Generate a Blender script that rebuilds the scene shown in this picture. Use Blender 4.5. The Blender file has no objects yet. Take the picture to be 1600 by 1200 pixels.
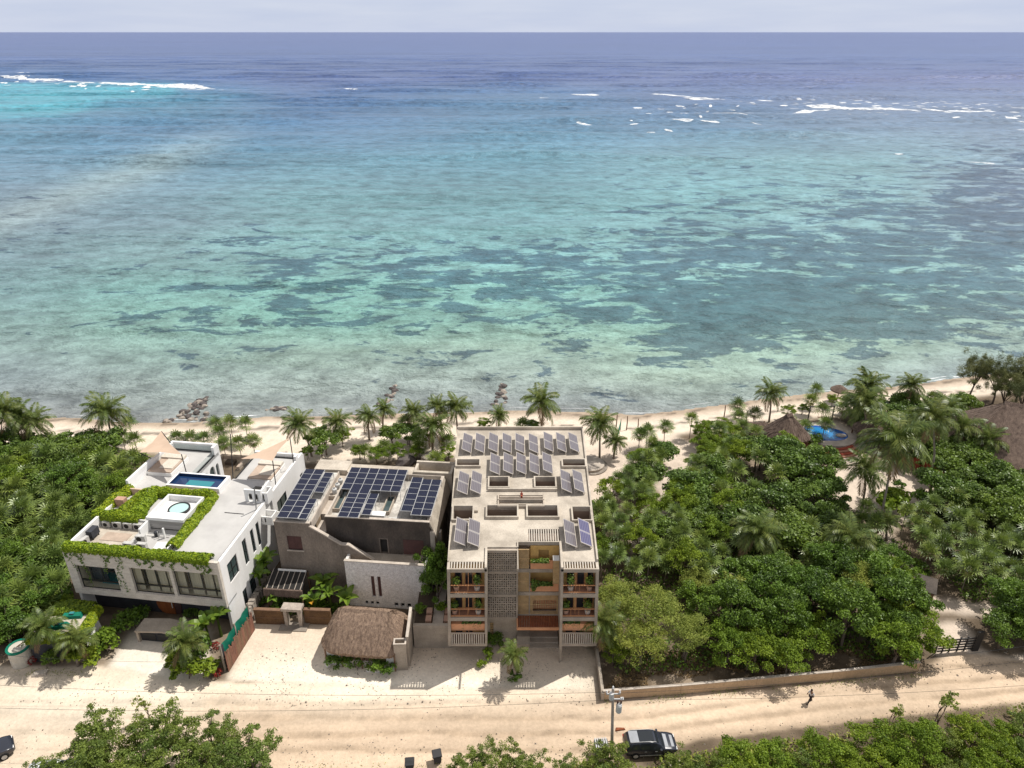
import bpy, math, random
import numpy as np
from mathutils import Vector, Matrix
random.seed(11); RNG = np.random.default_rng(5)
SC = bpy.context.scene
COL = SC.collection
R = math.radians

# ---------------- camera ----------------
CAM_H = 58.0; FOC = 1130.0; PITCH = math.atan(550 / FOC)
cam_d = bpy.data.cameras.new('camera'); cam = bpy.data.objects.new('camera', cam_d); COL.objects.link(cam)
cam.location = (0, 0, CAM_H); cam.rotation_euler = (math.pi / 2 - PITCH, 0, 0)
cam_d.sensor_fit = 'HORIZONTAL'; cam_d.sensor_width = 36.0; cam_d.lens = 36.0 * FOC / 1600
cam_d.clip_start = 1.0; cam_d.clip_end = 400000.0
SC.camera = cam
# ---------------- sky, sun, exposure ----------------
SUN = Vector((5.9, 3.6, 12.2)).normalized()
SUN_EL = math.asin(SUN.z); SUN_AZ = math.atan2(SUN.x, SUN.y)
world = bpy.data.worlds.new('World'); SC.world = world; world.use_nodes = True
wn = world.node_tree; wn.nodes.clear()
w_out = wn.nodes.new('ShaderNodeOutputWorld'); w_bg = wn.nodes.new('ShaderNodeBackground')
w_sky = wn.nodes.new('ShaderNodeTexSky'); w_sky.sky_type = 'NISHITA'; w_sky.sun_disc = False
w_sky.sun_elevation = SUN_EL; w_sky.sun_rotation = SUN_AZ
w_sky.altitude = 0; w_sky.air_density = 1.0; w_sky.dust_density = 0.6; w_sky.ozone_density = 1.0
w_bg.inputs['Strength'].default_value = 0.138
# thin cloud and horizon haze; unseen upper sky made bright white to fill shadows
w_tc = wn.nodes.new('ShaderNodeTexCoord'); w_sx = wn.nodes.new('ShaderNodeSeparateXYZ'); wn.links.new(w_tc.outputs['Generated'], w_sx.inputs[0])
w_mr = wn.nodes.new('ShaderNodeMapRange'); w_mr.inputs[1].default_value = 0.0; w_mr.inputs[2].default_value = 0.30; w_mr.inputs[3].default_value = 0.97; w_mr.inputs[4].default_value = 0.85; wn.links.new(w_sx.outputs[2], w_mr.inputs[0])
w_mp = wn.nodes.new('ShaderNodeMapping'); w_mp.inputs['Scale'].default_value = (3, 3, 26); wn.links.new(w_tc.outputs['Generated'], w_mp.inputs[0])
w_nz = wn.nodes.new('ShaderNodeTexNoise'); w_nz.inputs['Scale'].default_value = 2.6; w_nz.inputs['Detail'].default_value = 5; wn.links.new(w_mp.outputs[0], w_nz.inputs['Vector'])
w_v = wn.nodes.new('ShaderNodeMix'); w_v.data_type = 'RGBA'; w_v.inputs[6].default_value = (3.5, 4.0, 5.3, 1); w_v.inputs[7].default_value = (4.7, 5.0, 5.8, 1); wn.links.new(w_nz.outputs['Fac'], w_v.inputs[0])
w_mx = wn.nodes.new('ShaderNodeMix'); w_mx.data_type = 'RGBA'; wn.links.new(w_mr.outputs[0], w_mx.inputs[0]); wn.links.new(w_sky.outputs[0], w_mx.inputs[6])
w_up = wn.nodes.new('ShaderNodeMix'); w_up.data_type = 'RGBA'; w_up.inputs[7].default_value = (4.3, 4.15, 4.05, 1); wn.links.new(w_v.outputs[2], w_up.inputs[6])
w_m2 = wn.nodes.new('ShaderNodeMapRange'); w_m2.inputs[1].default_value = 0.08; w_m2.inputs[2].default_value = 0.6; wn.links.new(w_sx.outputs[2], w_m2.inputs[0]); wn.links.new(w_m2.outputs[0], w_up.inputs[0]); wn.links.new(w_up.outputs[2], w_mx.inputs[7])
wn.links.new(w_mx.outputs[2], w_bg.inputs['Color']); wn.links.new(w_bg.outputs[0], w_out.inputs['Surface'])
sun_d = bpy.data.lights.new('sun', 'SUN'); sun = bpy.data.objects.new('sun', sun_d); COL.objects.link(sun)
sun_d.energy = 4.5; sun_d.angle = R(0.5); sun_d.color = (1.0, 0.96, 0.89)
sun.location = (80, 60, 160); sun.rotation_euler = SUN.to_track_quat('Z', 'Y').to_euler()
SC.view_settings.view_transform = 'Standard'; SC.view_settings.look = 'None'
SC.view_settings.exposure = 0.08; SC.view_settings.gamma = 1.0; SC.view_settings.use_curve_mapping = False

# ---------------- projection of the real place (pixels of the 1600 px photo -> metres on a plane) ----------------
_cp, _sp = math.cos(PITCH), math.sin(PITCH)
def G(u, v, z=0.0):
    a = (u - 800) / FOC; b = (v - 600) / FOC
    d = (a, _cp - b * _sp, -_sp - b * _cp); t = (z - CAM_H) / d[2]
    return (d[0] * t, d[1] * t, z)
def G2(pts, z=0.0): return [G(u, v, z)[:2] for u, v in pts]
def to_px(x, y, z):
    w = y * _cp - (z - CAM_H) * _sp; dn = -(y * _sp + (z - CAM_H) * _cp)
    return 800 + FOC * x / w, 600 + FOC * dn / w

# ---------------- numpy value noise ----------------
_T = RNG.random((256, 256))
def vnoise(x, y):
    xi = np.floor(x).astype(int); yi = np.floor(y).astype(int); fx = x - xi; fy = y - yi
    fx = fx * fx * (3 - 2 * fx); fy = fy * fy * (3 - 2 * fy)
    g = lambda a, b: _T[a & 255, b & 255]
    return (g(xi, yi) * (1 - fx) + g(xi + 1, yi) * fx) * (1 - fy) + (g(xi, yi + 1) * (1 - fx) + g(xi + 1, yi + 1) * fx) * fy
def fbm(x, y, o=4):
    s = 0; a = 0.5; t = 0
    for k in range(o):
        s = s + a * vnoise(x * 2 ** k + 17 * k, y * 2 ** k + 31 * k); t += a; a *= 0.5
    return s / t
def sstep(a, b, x):
    t = np.clip((x - a) / (b - a), 0, 1); return t * t * (3 - 2 * t)

# ---------------- materials ----------------
def _new(name):
    m = bpy.data.materials.new(name); m.use_nodes = True; nt = m.node_tree; nt.nodes.clear()
    o = nt.nodes.new('ShaderNodeOutputMaterial'); p = nt.nodes.new('ShaderNodeBsdfPrincipled')
    nt.links.new(p.outputs[0], o.inputs[0]); return m, nt, p
def N(nt, t, **kw):
    n = nt.nodes.new(t)
    for k, v in kw.items():
        if k in n.inputs: n.inputs[k].default_value = v
        else: setattr(n, k, v)
    return n
def mixc(nt, fac, a, b, bt='MIX'):
    n = nt.nodes.new('ShaderNodeMix'); n.data_type = 'RGBA'; n.blend_type = bt
    for s, v in ((0, fac), (6, a), (7, b)):
        if hasattr(v, 'links'): nt.links.new(v, n.inputs[s])
        elif s == 0: n.inputs[0].default_value = v
        else: n.inputs[s].default_value = (*v[:3], 1)
    return n.outputs[2]
def ramp(nt, src, stops):
    r = nt.nodes.new('ShaderNodeValToRGB'); nt.links.new(src, r.inputs[0])
    while len(r.color_ramp.elements) < len(stops): r.color_ramp.elements.new(0.5)
    for e, (p, c) in zip(r.color_ramp.elements, stops):
        e.position = p; e.color = (c, c, c, 1) if not hasattr(c, '__len__') else (*c, 1)
    return r.outputs[0]
def mat(name, c1, c2=None, scale=1.5, rough=0.85, bump=0.0, bscale=20.0, stretch=(1, 1, 1), metal=0.0, spec=0.3, fine=0.25, wet=None):
    """two-tone weathered surface: broad stains + fine grain + relief"""
    m, nt, p = _new(name); c2 = c2 or tuple(k * 0.78 for k in c1)
    tc = N(nt, 'ShaderNodeTexCoord'); mp = N(nt, 'ShaderNodeMapping'); mp.inputs['Scale'].default_value = stretch
    nt.links.new(tc.outputs['Object'], mp.inputs[0])
    n1 = N(nt, 'ShaderNodeTexNoise', Scale=scale, Detail=6.0, Roughness=0.62); nt.links.new(mp.outputs[0], n1.inputs['Vector'])
    n2 = N(nt, 'ShaderNodeTexNoise', Scale=bscale, Detail=3.0); nt.links.new(mp.outputs[0], n2.inputs['Vector'])
    f = ramp(nt, n1.outputs['Fac'], [(0.36, 0.0), (0.64, 1.0)])
    c = mixc(nt, f, c1, c2)
    g = ramp(nt, n2.outputs['Fac'], [(0.3, 1 - fine), (0.7, 1 + fine * 0.0 + 0.0)])
    c = mixc(nt, 1.0, c, g, 'MULTIPLY')
    nt.links.new(c, p.inputs['Base Color'])
    p.inputs['Roughness'].default_value = rough; p.inputs['Metallic'].default_value = metal
    p.inputs['Specular IOR Level'].default_value = spec
    if bump:
        b = N(nt, 'ShaderNodeBump', Strength=min(1.0, bump), Distance=0.05); nt.links.new(n2.outputs['Fac'], b.inputs['Height'])
        nt.links.new(b.outputs[0], p.inputs['Normal'])
    return m
def leafmat(name, dark, light, trans=0.25, rough=0.5, yellow=None, spec=0.35):
    m, nt, p = _new(name)
    at = N(nt, 'ShaderNodeAttribute', attribute_name='tint'); oi = N(nt, 'ShaderNodeObjectInfo')
    c = mixc(nt, at.outputs['Fac'], dark, light)
    y = yellow or (light[0] * 1.5, light[1] * 1.15, light[2] * 0.8)
    rr = N(nt, 'ShaderNodeMath', operation='MULTIPLY'); rr.inputs[1].default_value = 0.55; nt.links.new(oi.outputs['Random'], rr.inputs[0])
    rm = N(nt, 'ShaderNodeMath', operation='MULTIPLY'); nt.links.new(rr.outputs[0], rm.inputs[0]); nt.links.new(at.outputs['Fac'], rm.inputs[1])
    c = mixc(nt, rm.outputs[0], c, y)
    nt.links.new(c, p.inputs['Base Color']); p.inputs['Roughness'].default_value = rough
    p.inputs['Specular IOR Level'].default_value = spec
    t = N(nt, 'ShaderNodeBsdfTranslucent'); nt.links.new(c, t.inputs[0])
    ms = N(nt, 'ShaderNodeMixShader'); ms.inputs[0].default_value = trans
    nt.links.new(p.outputs[0], ms.inputs[1]); nt.links.new(t.outputs[0], ms.inputs[2])
    o = [n for n in nt.nodes if n.type == 'OUTPUT_MATERIAL'][0]; nt.links.new(ms.outputs[0], o.inputs[0])
    return m
def glassy(name, c, rough=0.08, spec=0.6):
    m, nt, p = _new(name); p.inputs['Base Color'].default_value = (*c, 1); p.inputs['Roughness'].default_value = rough
    p.inputs['Specular IOR Level'].default_value = spec; return m
def clearglass(name, tint=(0.93, 0.96, 0.96), clear=0.93):
    m, nt, p = _new(name); p.inputs['Base Color'].default_value = (0.06, 0.07, 0.07, 1); p.inputs['Roughness'].default_value = 0.05
    t = N(nt, 'ShaderNodeBsdfTransparent'); t.inputs[0].default_value = (*tint, 1)
    ms = N(nt, 'ShaderNodeMixShader'); ms.inputs[0].default_value = clear
    nt.links.new(p.outputs[0], ms.inputs[1]); nt.links.new(t.outputs[0], ms.inputs[2])
    o = [n for n in nt.nodes if n.type == 'OUTPUT_MATERIAL'][0]; nt.links.new(ms.outputs[0], o.inputs[0]); return m

MT = {}
MT['concrete'] = mat('concrete', (0.50, 0.425, 0.345), (0.34, 0.29, 0.235), 0.5, 0.9, 0.25, 9, fine=0.2)
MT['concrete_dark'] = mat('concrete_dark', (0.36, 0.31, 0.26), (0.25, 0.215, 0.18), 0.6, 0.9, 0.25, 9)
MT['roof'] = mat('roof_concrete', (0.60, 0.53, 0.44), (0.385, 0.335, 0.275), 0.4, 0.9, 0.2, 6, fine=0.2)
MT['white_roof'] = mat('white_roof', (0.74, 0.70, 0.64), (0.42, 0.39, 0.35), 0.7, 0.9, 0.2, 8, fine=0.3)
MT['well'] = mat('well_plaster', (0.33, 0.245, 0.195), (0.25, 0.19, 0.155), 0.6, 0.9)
MT['slat'] = mat('pale_slat', (0.60, 0.54, 0.46), (0.48, 0.43, 0.37), 2, 0.85)
MT['orange'] = mat('orange_paint', (0.76, 0.39, 0.21), (0.66, 0.32, 0.17), 1.2, 0.7, fine=0.1)
MT['orange_rail'] = mat('orange_rail', (0.68, 0.32, 0.15), None, 2, 0.6)
MT['terracotta'] = mat('terracotta', (0.42, 0.215, 0.14), (0.32, 0.16, 0.105), 2, 0.85)
MT['rust_tile'] = mat('rust_slat', (0.30, 0.09, 0.035), (0.19, 0.06, 0.03), 3, 0.8, 0.2, 25)
MT['bamboo'] = mat('bamboo', (0.66, 0.46, 0.24), (0.52, 0.355, 0.18), 2.5, 0.7, 0.3, 30, fine=0.3)
MT['ochre'] = mat('ochre_wood', (0.78, 0.50, 0.18), (0.62, 0.39, 0.14), 1.5, 0.7)
MT['dark_glass'] = glassy('dark_glass', (0.02, 0.024, 0.028))
MT['grey_glass'] = glassy('grey_glass', (0.05, 0.075, 0.075), 0.1)
MT['clear'] = clearglass('clear_glass')
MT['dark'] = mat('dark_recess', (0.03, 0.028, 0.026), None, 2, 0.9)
MT['pv'] = None
MT['white'] = mat('white_stucco', (0.87, 0.86, 0.845), (0.74, 0.725, 0.70), 0.35, 0.85, 0.15, 14, fine=0.08, stretch=(1, 1, 0.35))
MT['white_clean'] = mat('white_paint', (0.82, 0.81, 0.79), (0.76, 0.75, 0.73), 0.8, 0.7, fine=0.05)
MT['deck'] = mat('deck_tile', (0.52, 0.505, 0.485), (0.44, 0.425, 0.41), 0.4, 0.75, fine=0.08)
MT['stone'] = mat('stone_facing', (0.84, 0.765, 0.67), (0.66, 0.59, 0.51), 1.0, 0.9, 0.6, 10, (1, 1, 3.0), fine=0.35)
MT['slate'] = mat('slate_paint', (0.055, 0.058, 0.068), (0.038, 0.04, 0.048), 1, 0.8, 0.3, 12)
MT['black'] = mat('black_metal', (0.02, 0.02, 0.022), None, 3, 0.45, spec=0.5)
MT['grey_metal'] = mat('grey_metal', (0.32, 0.33, 0.34), (0.25, 0.26, 0.27), 3, 0.45, metal=0.5)
MT['galv'] = mat('galvanised', (0.55, 0.55, 0.54), (0.45, 0.45, 0.45), 3, 0.5, metal=0.3)
MT['canvas'] = mat('sail_canvas', (0.62, 0.46, 0.34), (0.56, 0.41, 0.30), 0.6, 0.9, fine=0.06)
MT['beige'] = mat('beige_cushion', (0.56, 0.44, 0.35), None, 1, 0.95)
MT['cream'] = mat('cream_fabric', (0.72, 0.66, 0.57), (0.62, 0.55, 0.46), 1, 0.95, stretch=(5, 5, 0.3))
MT['curtain'] = mat('curtain', (0.78, 0.65, 0.48), (0.64, 0.52, 0.38), 1.5, 0.95, stretch=(6, 6, 0.2))
MT['pool_tile'] = mat('pool_tile', (0.02, 0.045, 0.12), (0.015, 0.035, 0.09), 3, 0.3, 0.2, 30)
MT['pool_teal'] = glassy('pool_teal', (0.03, 0.22, 0.25), 0.08)
MT['pool_deep'] = glassy('pool_deep', (0.012, 0.035, 0.10), 0.05)
MT['tub_water'] = glassy('tub_water', (0.42, 0.60, 0.58), 0.08)
MT['door'] = mat('orange_timber', (0.36, 0.115, 0.035), (0.26, 0.08, 0.025), 2, 0.6, 0.3, 20, (1, 1, .2))
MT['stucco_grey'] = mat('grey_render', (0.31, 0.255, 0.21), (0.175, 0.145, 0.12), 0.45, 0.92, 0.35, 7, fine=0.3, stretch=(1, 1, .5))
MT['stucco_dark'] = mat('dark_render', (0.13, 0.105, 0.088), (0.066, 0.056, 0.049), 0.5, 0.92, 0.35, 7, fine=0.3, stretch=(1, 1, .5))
MT['coping'] = mat('coping', (0.62, 0.54, 0.46), (0.45, 0.39, 0.33), 1, 0.9)
MT['rough_white'] = mat('rough_white_wall', (0.90, 0.87, 0.83), (0.74, 0.70, 0.66), 2.2, 0.95, 0.9, 9, fine=0.35)
MT['maroon'] = mat('maroon_shutter', (0.115, 0.055, 0.05), (0.085, 0.042, 0.04), 2, 0.7)
MT['ac'] = mat('ac_casing', (0.60, 0.585, 0.56), None, 2, 0.55)
MT['thatch'] = mat('thatch', (0.44, 0.31, 0.22), (0.25, 0.17, 0.125), 1.6, 0.98, 1.0, 12, (3, 3, 0.6), fine=0.55)
MT['thatch_dark'] = mat('thatch_old', (0.25, 0.18, 0.14), (0.15, 0.105, 0.085), 1.0, 0.98, 1.0, 10, (2.5, 2.5, 0.6), fine=0.5)
MT['timber'] = mat('timber', (0.26, 0.155, 0.095), (0.17, 0.10, 0.065), 2, 0.85, 0.4, 20, (1, 1, .25))
MT['red_timber'] = mat('red_timber', (0.32, 0.15, 0.10), (0.20, 0.095, 0.07), 2, 0.85, 0.4, 18, (1, 1, .2), fine=0.4)
MT['brown_wall'] = mat('brown_wall', (0.22, 0.125, 0.06), (0.14, 0.08, 0.045), 1.2, 0.95, 0.7, 10, fine=0.5)
MT['tan_wall'] = mat('tan_wall', (0.64, 0.47, 0.31), (0.52, 0.375, 0.245), 0.5, 0.92, 0.3, 6, fine=0.22)
MT['weathered'] = mat('weathered_post', (0.50, 0.43, 0.36), (0.36, 0.305, 0.26), 2, 0.9, 0.4, 15)
MT['tarp'] = mat('green_mesh', (0.004, 0.20, 0.125), (0.003, 0.15, 0.10), 1.2, 0.75)
MT['tank'] = mat('tank_plastic', (0.66, 0.62, 0.54), (0.56, 0.52, 0.44), 1.5, 0.7)
MT['rock'] = mat('limestone', (0.42, 0.36, 0.30), (0.22, 0.19, 0.165), 1.3, 0.95, 0.8, 6)
MT['rock_dark'] = mat('dark_rock', (0.13, 0.11, 0.10), (0.07, 0.06, 0.06), 1.3, 0.9, 0.8, 6)
MT['pot'] = mat('clay_pot', (0.55, 0.34, 0.24), (0.45, 0.27, 0.2), 3, 0.85)
MT['pot_pale'] = mat('pale_pot', (0.66, 0.58, 0.5), None, 3, 0.85)
MT['red_paint'] = mat('red_paint', (0.40, 0.085, 0.045), (0.29, 0.06, 0.035), 0.8, 0.8)
MT['bark'] = mat('bark', (0.24, 0.19, 0.145), (0.15, 0.115, 0.09), 4, 0.95, 0.5, 20)
MT['palm_bark'] = mat('palm_bark', (0.34, 0.29, 0.24), (0.23, 0.19, 0.155), 3, 0.95, 0.5, 9, (.5, .5, 3))
MT['car_paint'] = mat('car_paint', (0.022, 0.026, 0.038), (0.02, 0.023, 0.034), 1, 0.2, spec=0.7, fine=0.02)
MT['car_silver'] = mat('car_silver', (0.34, 0.355, 0.38), None, 1, 0.25, spec=0.7, fine=0.02)
MT['car_white'] = mat('car_white', (0.72, 0.73, 0.74), None, 1, 0.25, spec=0.6, fine=0.02)
MT['tyre'] = mat('tyre', (0.018, 0.018, 0.018), None, 5, 0.9)
MT['red_lamp'] = glassy('red_lamp', (0.45, 0.02, 0.015), 0.2)
MT['foam'] = mat('foam', (0.86, 0.87, 0.87), (0.70, 0.74, 0.76), 0.6, 0.95, 0.3, 3)
MT['soil'] = mat('planter_soil', (0.09, 0.065, 0.045), None, 4, 0.95)
MT['skin'] = mat('skin', (0.32, 0.18, 0.12), None, 4, 0.6)
MT['shirt'] = mat('white_shirt', (0.86, 0.86, 0.88), None, 4, 0.9)
MT['trousers'] = mat('dark_trousers', (0.05, 0.04, 0.045), None, 4, 0.9)
MT['hair'] = mat('dark_hair', (0.02, 0.016, 0.014), None, 4, 0.7)
MT['sheet_metal'] = mat('roof_sheet', (0.22, 0.215, 0.21), (0.13, 0.125, 0.12), 2, 0.8)
MT['junk_white'] = mat('white_plastic', (0.70, 0.69, 0.66), None, 2, 0.7)
def foammat():
    m, nt, p = _new('lacy_foam'); tc = N(nt, 'ShaderNodeTexCoord'); mp = N(nt, 'ShaderNodeMapping'); mp.inputs['Scale'].default_value = (.5, 1, 1); nt.links.new(tc.outputs['Object'], mp.inputs[0])
    n = N(nt, 'ShaderNodeTexNoise', Scale=.30, Detail=8.0, Roughness=.75); nt.links.new(mp.outputs[0], n.inputs['Vector']); p.inputs['Base Color'].default_value = (.84, .86, .87, 1); p.inputs['Roughness'].default_value = .95
    t = N(nt, 'ShaderNodeBsdfTransparent'); ms = N(nt, 'ShaderNodeMixShader'); nt.links.new(ramp(nt, n.outputs['Fac'], [(.36, 0.0), (.58, 1.0)]), ms.inputs[0]); nt.links.new(t.outputs[0], ms.inputs[1]); nt.links.new(p.outputs[0], ms.inputs[2])
    o = [q for q in nt.nodes if q.type == 'OUTPUT_MATERIAL'][0]; nt.links.new(ms.outputs[0], o.inputs[0]); return m
MT['foam'] = foammat()
MT['pool_blue'] = None

# foliage
MT['lf_sea'] = leafmat('seagrape_leaf', (0.028, 0.058, 0.010), (0.175, 0.285, 0.042), 0.25, 0.46, spec=0.4)
MT['lf_dark'] = leafmat('dark_leaf', (0.022, 0.048, 0.008), (0.15, 0.27, 0.030), 0.22, 0.5, spec=0.35)
MT['lf_olive'] = leafmat('olive_leaf', (0.095, 0.14, 0.025), (0.31, 0.38, 0.085), 0.28, 0.55, spec=0.2)
MT['lf_scrub'] = leafmat('scrub_leaf', (0.055, 0.095, 0.02), (0.21, 0.29, 0.06), 0.28, 0.5, spec=0.25)
MT['lf_bright'] = leafmat('bright_leaf', (0.055, 0.105, 0.012), (0.24, 0.35, 0.035), 0.3, 0.5, spec=0.2)
MT['lf_hedge'] = leafmat('hedge_leaf', (0.07, 0.14, 0.010), (0.34, 0.45, 0.028), 0.3, 0.5, spec=0.2)
MT['lf_palm'] = leafmat('coconut_leaf', (0.045, 0.080, 0.016), (0.165, 0.225, 0.05), 0.28, 0.42, (0.26, 0.24, 0.06), spec=0.35)
MT['lf_fan'] = leafmat('fan_leaf', (0.035, 0.066, 0.012), (0.215, 0.305, 0.07), 0.25, 0.4, spec=0.5)
MT['lf_banana'] = leafmat('banana_leaf', (0.055, 0.125, 0.015), (0.17, 0.27, 0.035), 0.35, 0.4)
MT['lf_dry'] = leafmat('dry_leaf', (0.13, 0.09, 0.045), (0.26, 0.19, 0.10), 0.2, 0.8)
MT['lf_pine'] = leafmat('pine_needle', (0.060, 0.080, 0.025), (0.18, 0.21, 0.08), 0.2, 0.6)
MT['lf_red'] = leafmat('red_leaf', (0.16, 0.02, 0.02), (0.34, 0.05, 0.04), 0.25, 0.5)

def pvmat(name, c, nx, ny, line):
    """photovoltaic cells: flat print of thin pale grid lines on dark glass"""
    m, nt, p = _new(name); tc = N(nt, 'ShaderNodeTexCoord'); sx = N(nt, 'ShaderNodeSeparateXYZ'); nt.links.new(tc.outputs['Generated'], sx.inputs[0])
    out = None
    for k, n in ((0, nx), (1, ny)):
        a = N(nt, 'ShaderNodeMath', operation='MULTIPLY'); a.inputs[1].default_value = n; nt.links.new(sx.outputs[k], a.inputs[0])
        f = N(nt, 'ShaderNodeMath', operation='PINGPONG'); f.inputs[1].default_value = 0.5; nt.links.new(a.outputs[0], f.inputs[0])
        l = N(nt, 'ShaderNodeMath', operation='LESS_THAN'); l.inputs[1].default_value = 0.07; nt.links.new(f.outputs[0], l.inputs[0])
        if out is None: out = l.outputs[0]
        else:
            mx = N(nt, 'ShaderNodeMath', operation='MAXIMUM'); nt.links.new(out, mx.inputs[0]); nt.links.new(l.outputs[0], mx.inputs[1]); out = mx.outputs[0]
    nt.links.new(mixc(nt, out, c, line), p.inputs['Base Color']); p.inputs['Roughness'].default_value = 0.2
    p.inputs['Specular IOR Level'].default_value = 0.35; return m
MT['pv'] = pvmat('pv_blue', (0.006, 0.008, 0.022), 6, 6, (0.03, 0.035, 0.07))
MT['pv_grey'] = pvmat('pv_grey', (0.13, 0.115, 0.125), 6, 1, (0.24, 0.225, 0.23))
MT['pv_violet'] = pvmat('pv_violet', (0.085, 0.078, 0.15), 6, 1, (0.22, 0.21, 0.28))

# ---------------- mesh builder ----------------
class MB:
    def __init__(s): s.v = []; s.f = []
    def quad(s, *p):
        n = len(s.v); s.v += [tuple(q) for q in p]; s.f.append(tuple(range(n, n + len(p)))); return s
    def hexa(s, p):   # 4 bottom (ccw) + 4 top
        n = len(s.v); s.v += [tuple(q) for q in p]
        s.f += [tuple(n + i for i in f) for f in ((3, 2, 1, 0), (4, 5, 6, 7), (0, 1, 5, 4), (1, 2, 6, 5), (2, 3, 7, 6), (3, 0, 4, 7))]; return s
    def box(s, x0, x1, y0, y1, z0, z1):
        return s.hexa([(x0, y0, z0), (x1, y0, z0), (x1, y1, z0), (x0, y1, z0), (x0, y0, z1), (x1, y0, z1), (x1, y1, z1), (x0, y1, z1)])
    def prism(s, poly, z0, z1):
        n = len(s.v); k = len(poly)
        a = sum(poly[i][0] * poly[(i + 1) % k][1] - poly[(i + 1) % k][0] * poly[i][1] for i in range(k))
        if a < 0: poly = poly[::-1]
        s.v += [(p[0], p[1], z0) for p in poly] + [(p[0], p[1], z1) for p in poly]
        s.f.append(tuple(range(n + k - 1, n - 1, -1))); s.f.append(tuple(range(n + k, n + 2 * k)))
        for i in range(k): j = (i + 1) % k; s.f.append((n + i, n + j, n + k + j, n + k + i))
        return s
    def slab(s, pts, axis, a0, a1):   # polygon in the other two axes, extruded along axis
        n = len(s.v); k = len(pts)
        def mk(p, a): return (a, p[0], p[1]) if axis == 0 else (p[0], a, p[1])
        s.v += [mk(p, a0) for p in pts] + [mk(p, a1) for p in pts]
        s.f.append(tuple(range(n, n + k))); s.f.append(tuple(range(n + 2 * k - 1, n + k - 1, -1)))
        for i in range(k): j = (i + 1) % k; s.f.append((n + j, n + i, n + k + i, n + k + j))
        return s
    def tube(s, pts, rad, n=8, caps=True):
        pts = [Vector(p) for p in pts]; rad = rad if hasattr(rad, '__len__') else [rad] * len(pts)
        b = len(s.v); up = Vector((0.013, 0.017, 1))
        for i, p in enumerate(pts):
            t = (pts[min(i + 1, len(pts) - 1)] - pts[max(i - 1, 0)]).normalized()
            a = t.cross(up if abs(t.z) < 0.95 else Vector((1, 0.01, 0))).normalized(); c = t.cross(a)
            for k in range(n):
                w = 2 * math.pi * k / n; q = p + (a * math.cos(w) + c * math.sin(w)) * rad[i]; s.v.append(tuple(q))
        for i in range(len(pts) - 1):
            for k in range(n):
                l = (k + 1) % n; s.f.append((b + i * n + k, b + i * n + l, b + (i + 1) * n + l, b + (i + 1) * n + k))
        if caps:
            s.f.append(tuple(b + k for k in range(n - 1, -1, -1))); e = b + (len(pts) - 1) * n; s.f.append(tuple(e + k for k in range(n)))
        return s
    def lathe(s, prof, n=16, c=(0, 0, 0), cap=True):
        b = len(s.v)
        for r, z in prof:
            for k in range(n): w = 2 * math.pi * k / n; s.v.append((c[0] + r * math.cos(w), c[1] + r * math.sin(w), c[2] + z))
        for i in range(len(prof) - 1):
            for k in range(n): l = (k + 1) % n; s.f.append((b + i * n + k, b + i * n + l, b + (i + 1) * n + l, b + (i + 1) * n + k))
        if cap:
            s.f.append(tuple(b + k for k in range(n - 1, -1, -1))); e = b + (len(prof) - 1) * n; s.f.append(tuple(e + k for k in range(n)))
        return s
    def wall(s, axis, t0, t1, a0, a1, z0, z1, holes=()):
        """wall in the plane (a, z) with rectangular holes; axis 0: thickness along x, 1: along y, 2: slab (a=x, z=y)"""
        A = sorted({a0, a1, *[min(max(h[i], a0), a1) for h in holes for i in (0, 1)]}); Z = sorted({z0, z1, *[min(max(h[i], z0), z1) for h in holes for i in (2, 3)]})
        for j in range(len(Z) - 1):
            run = None
            for i in range(len(A)):
                solid = False
                if i < len(A) - 1:
                    ca = (A[i] + A[i + 1]) / 2; cz = (Z[j] + Z[j + 1]) / 2
                    solid = not any(h[0] < ca < h[1] and h[2] < cz < h[3] for h in holes)
                if solid and run is None: run = A[i]
                if not solid and run is not None:
                    b = (run, A[i], Z[j], Z[j + 1]); run = None
                    if axis == 1: s.box(b[0], b[1], t0, t1, b[2], b[3])
                    elif axis == 0: s.box(t0, t1, b[0], b[1], b[2], b[3])
                    else: s.box(b[0], b[1], b[2], b[3], t0, t1)
        return s
    def mesh(s, name, m, smooth=False, warp=None):
        me = bpy.data.meshes.new(name); v = [warp(p) for p in s.v] if warp else s.v
        me.from_pydata(v, [], s.f); me.materials.append(MT[m] if isinstance(m, str) else m)
        if smooth: me.polygons.foreach_set('use_smooth', [True] * len(me.polygons))
        me.update(); return me
    def build(s, name, m, parent=None, smooth=False, warp=None):
        return link(name, s.mesh(name, m, smooth, warp), parent)
def link(name, me, parent=None, loc=(0, 0, 0), rz=0.0):
    o = bpy.data.objects.new(name, me); COL.objects.link(o); o.location = loc; o.rotation_euler = (0, 0, rz)
    if parent: o.parent = parent
    return o
def tag(o, label, cat, group=None):
    o['label'] = label; o['category'] = cat
    if group: o['group'] = group
    return o
def thing(name, label, cat, loc=(0, 0, 0), rz=0.0, group=None):
    o = bpy.data.objects.new(name, None); COL.objects.link(o); o.empty_display_size = 0.3
    o.location = loc; o.rotation_euler = (0, 0, rz); return tag(o, label, cat, group)
def struct(o, kind='structure'): o['kind'] = kind; return o
def dup(root, loc, rz=0.0, label=None, group=None, scale=1.0):
    def cp(o, par):
        c = o.copy(); COL.objects.link(c)
        if par: c.parent = par
        for ch in o.children: cp(ch, c)
        return c
    r = cp(root, None); r.location = loc; r.rotation_euler = (0, 0, rz); r.scale = (scale,) * 3 if not hasattr(scale, '__len__') else scale
    if label: r['label'] = label
    if group: r['group'] = group
    return r
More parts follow.
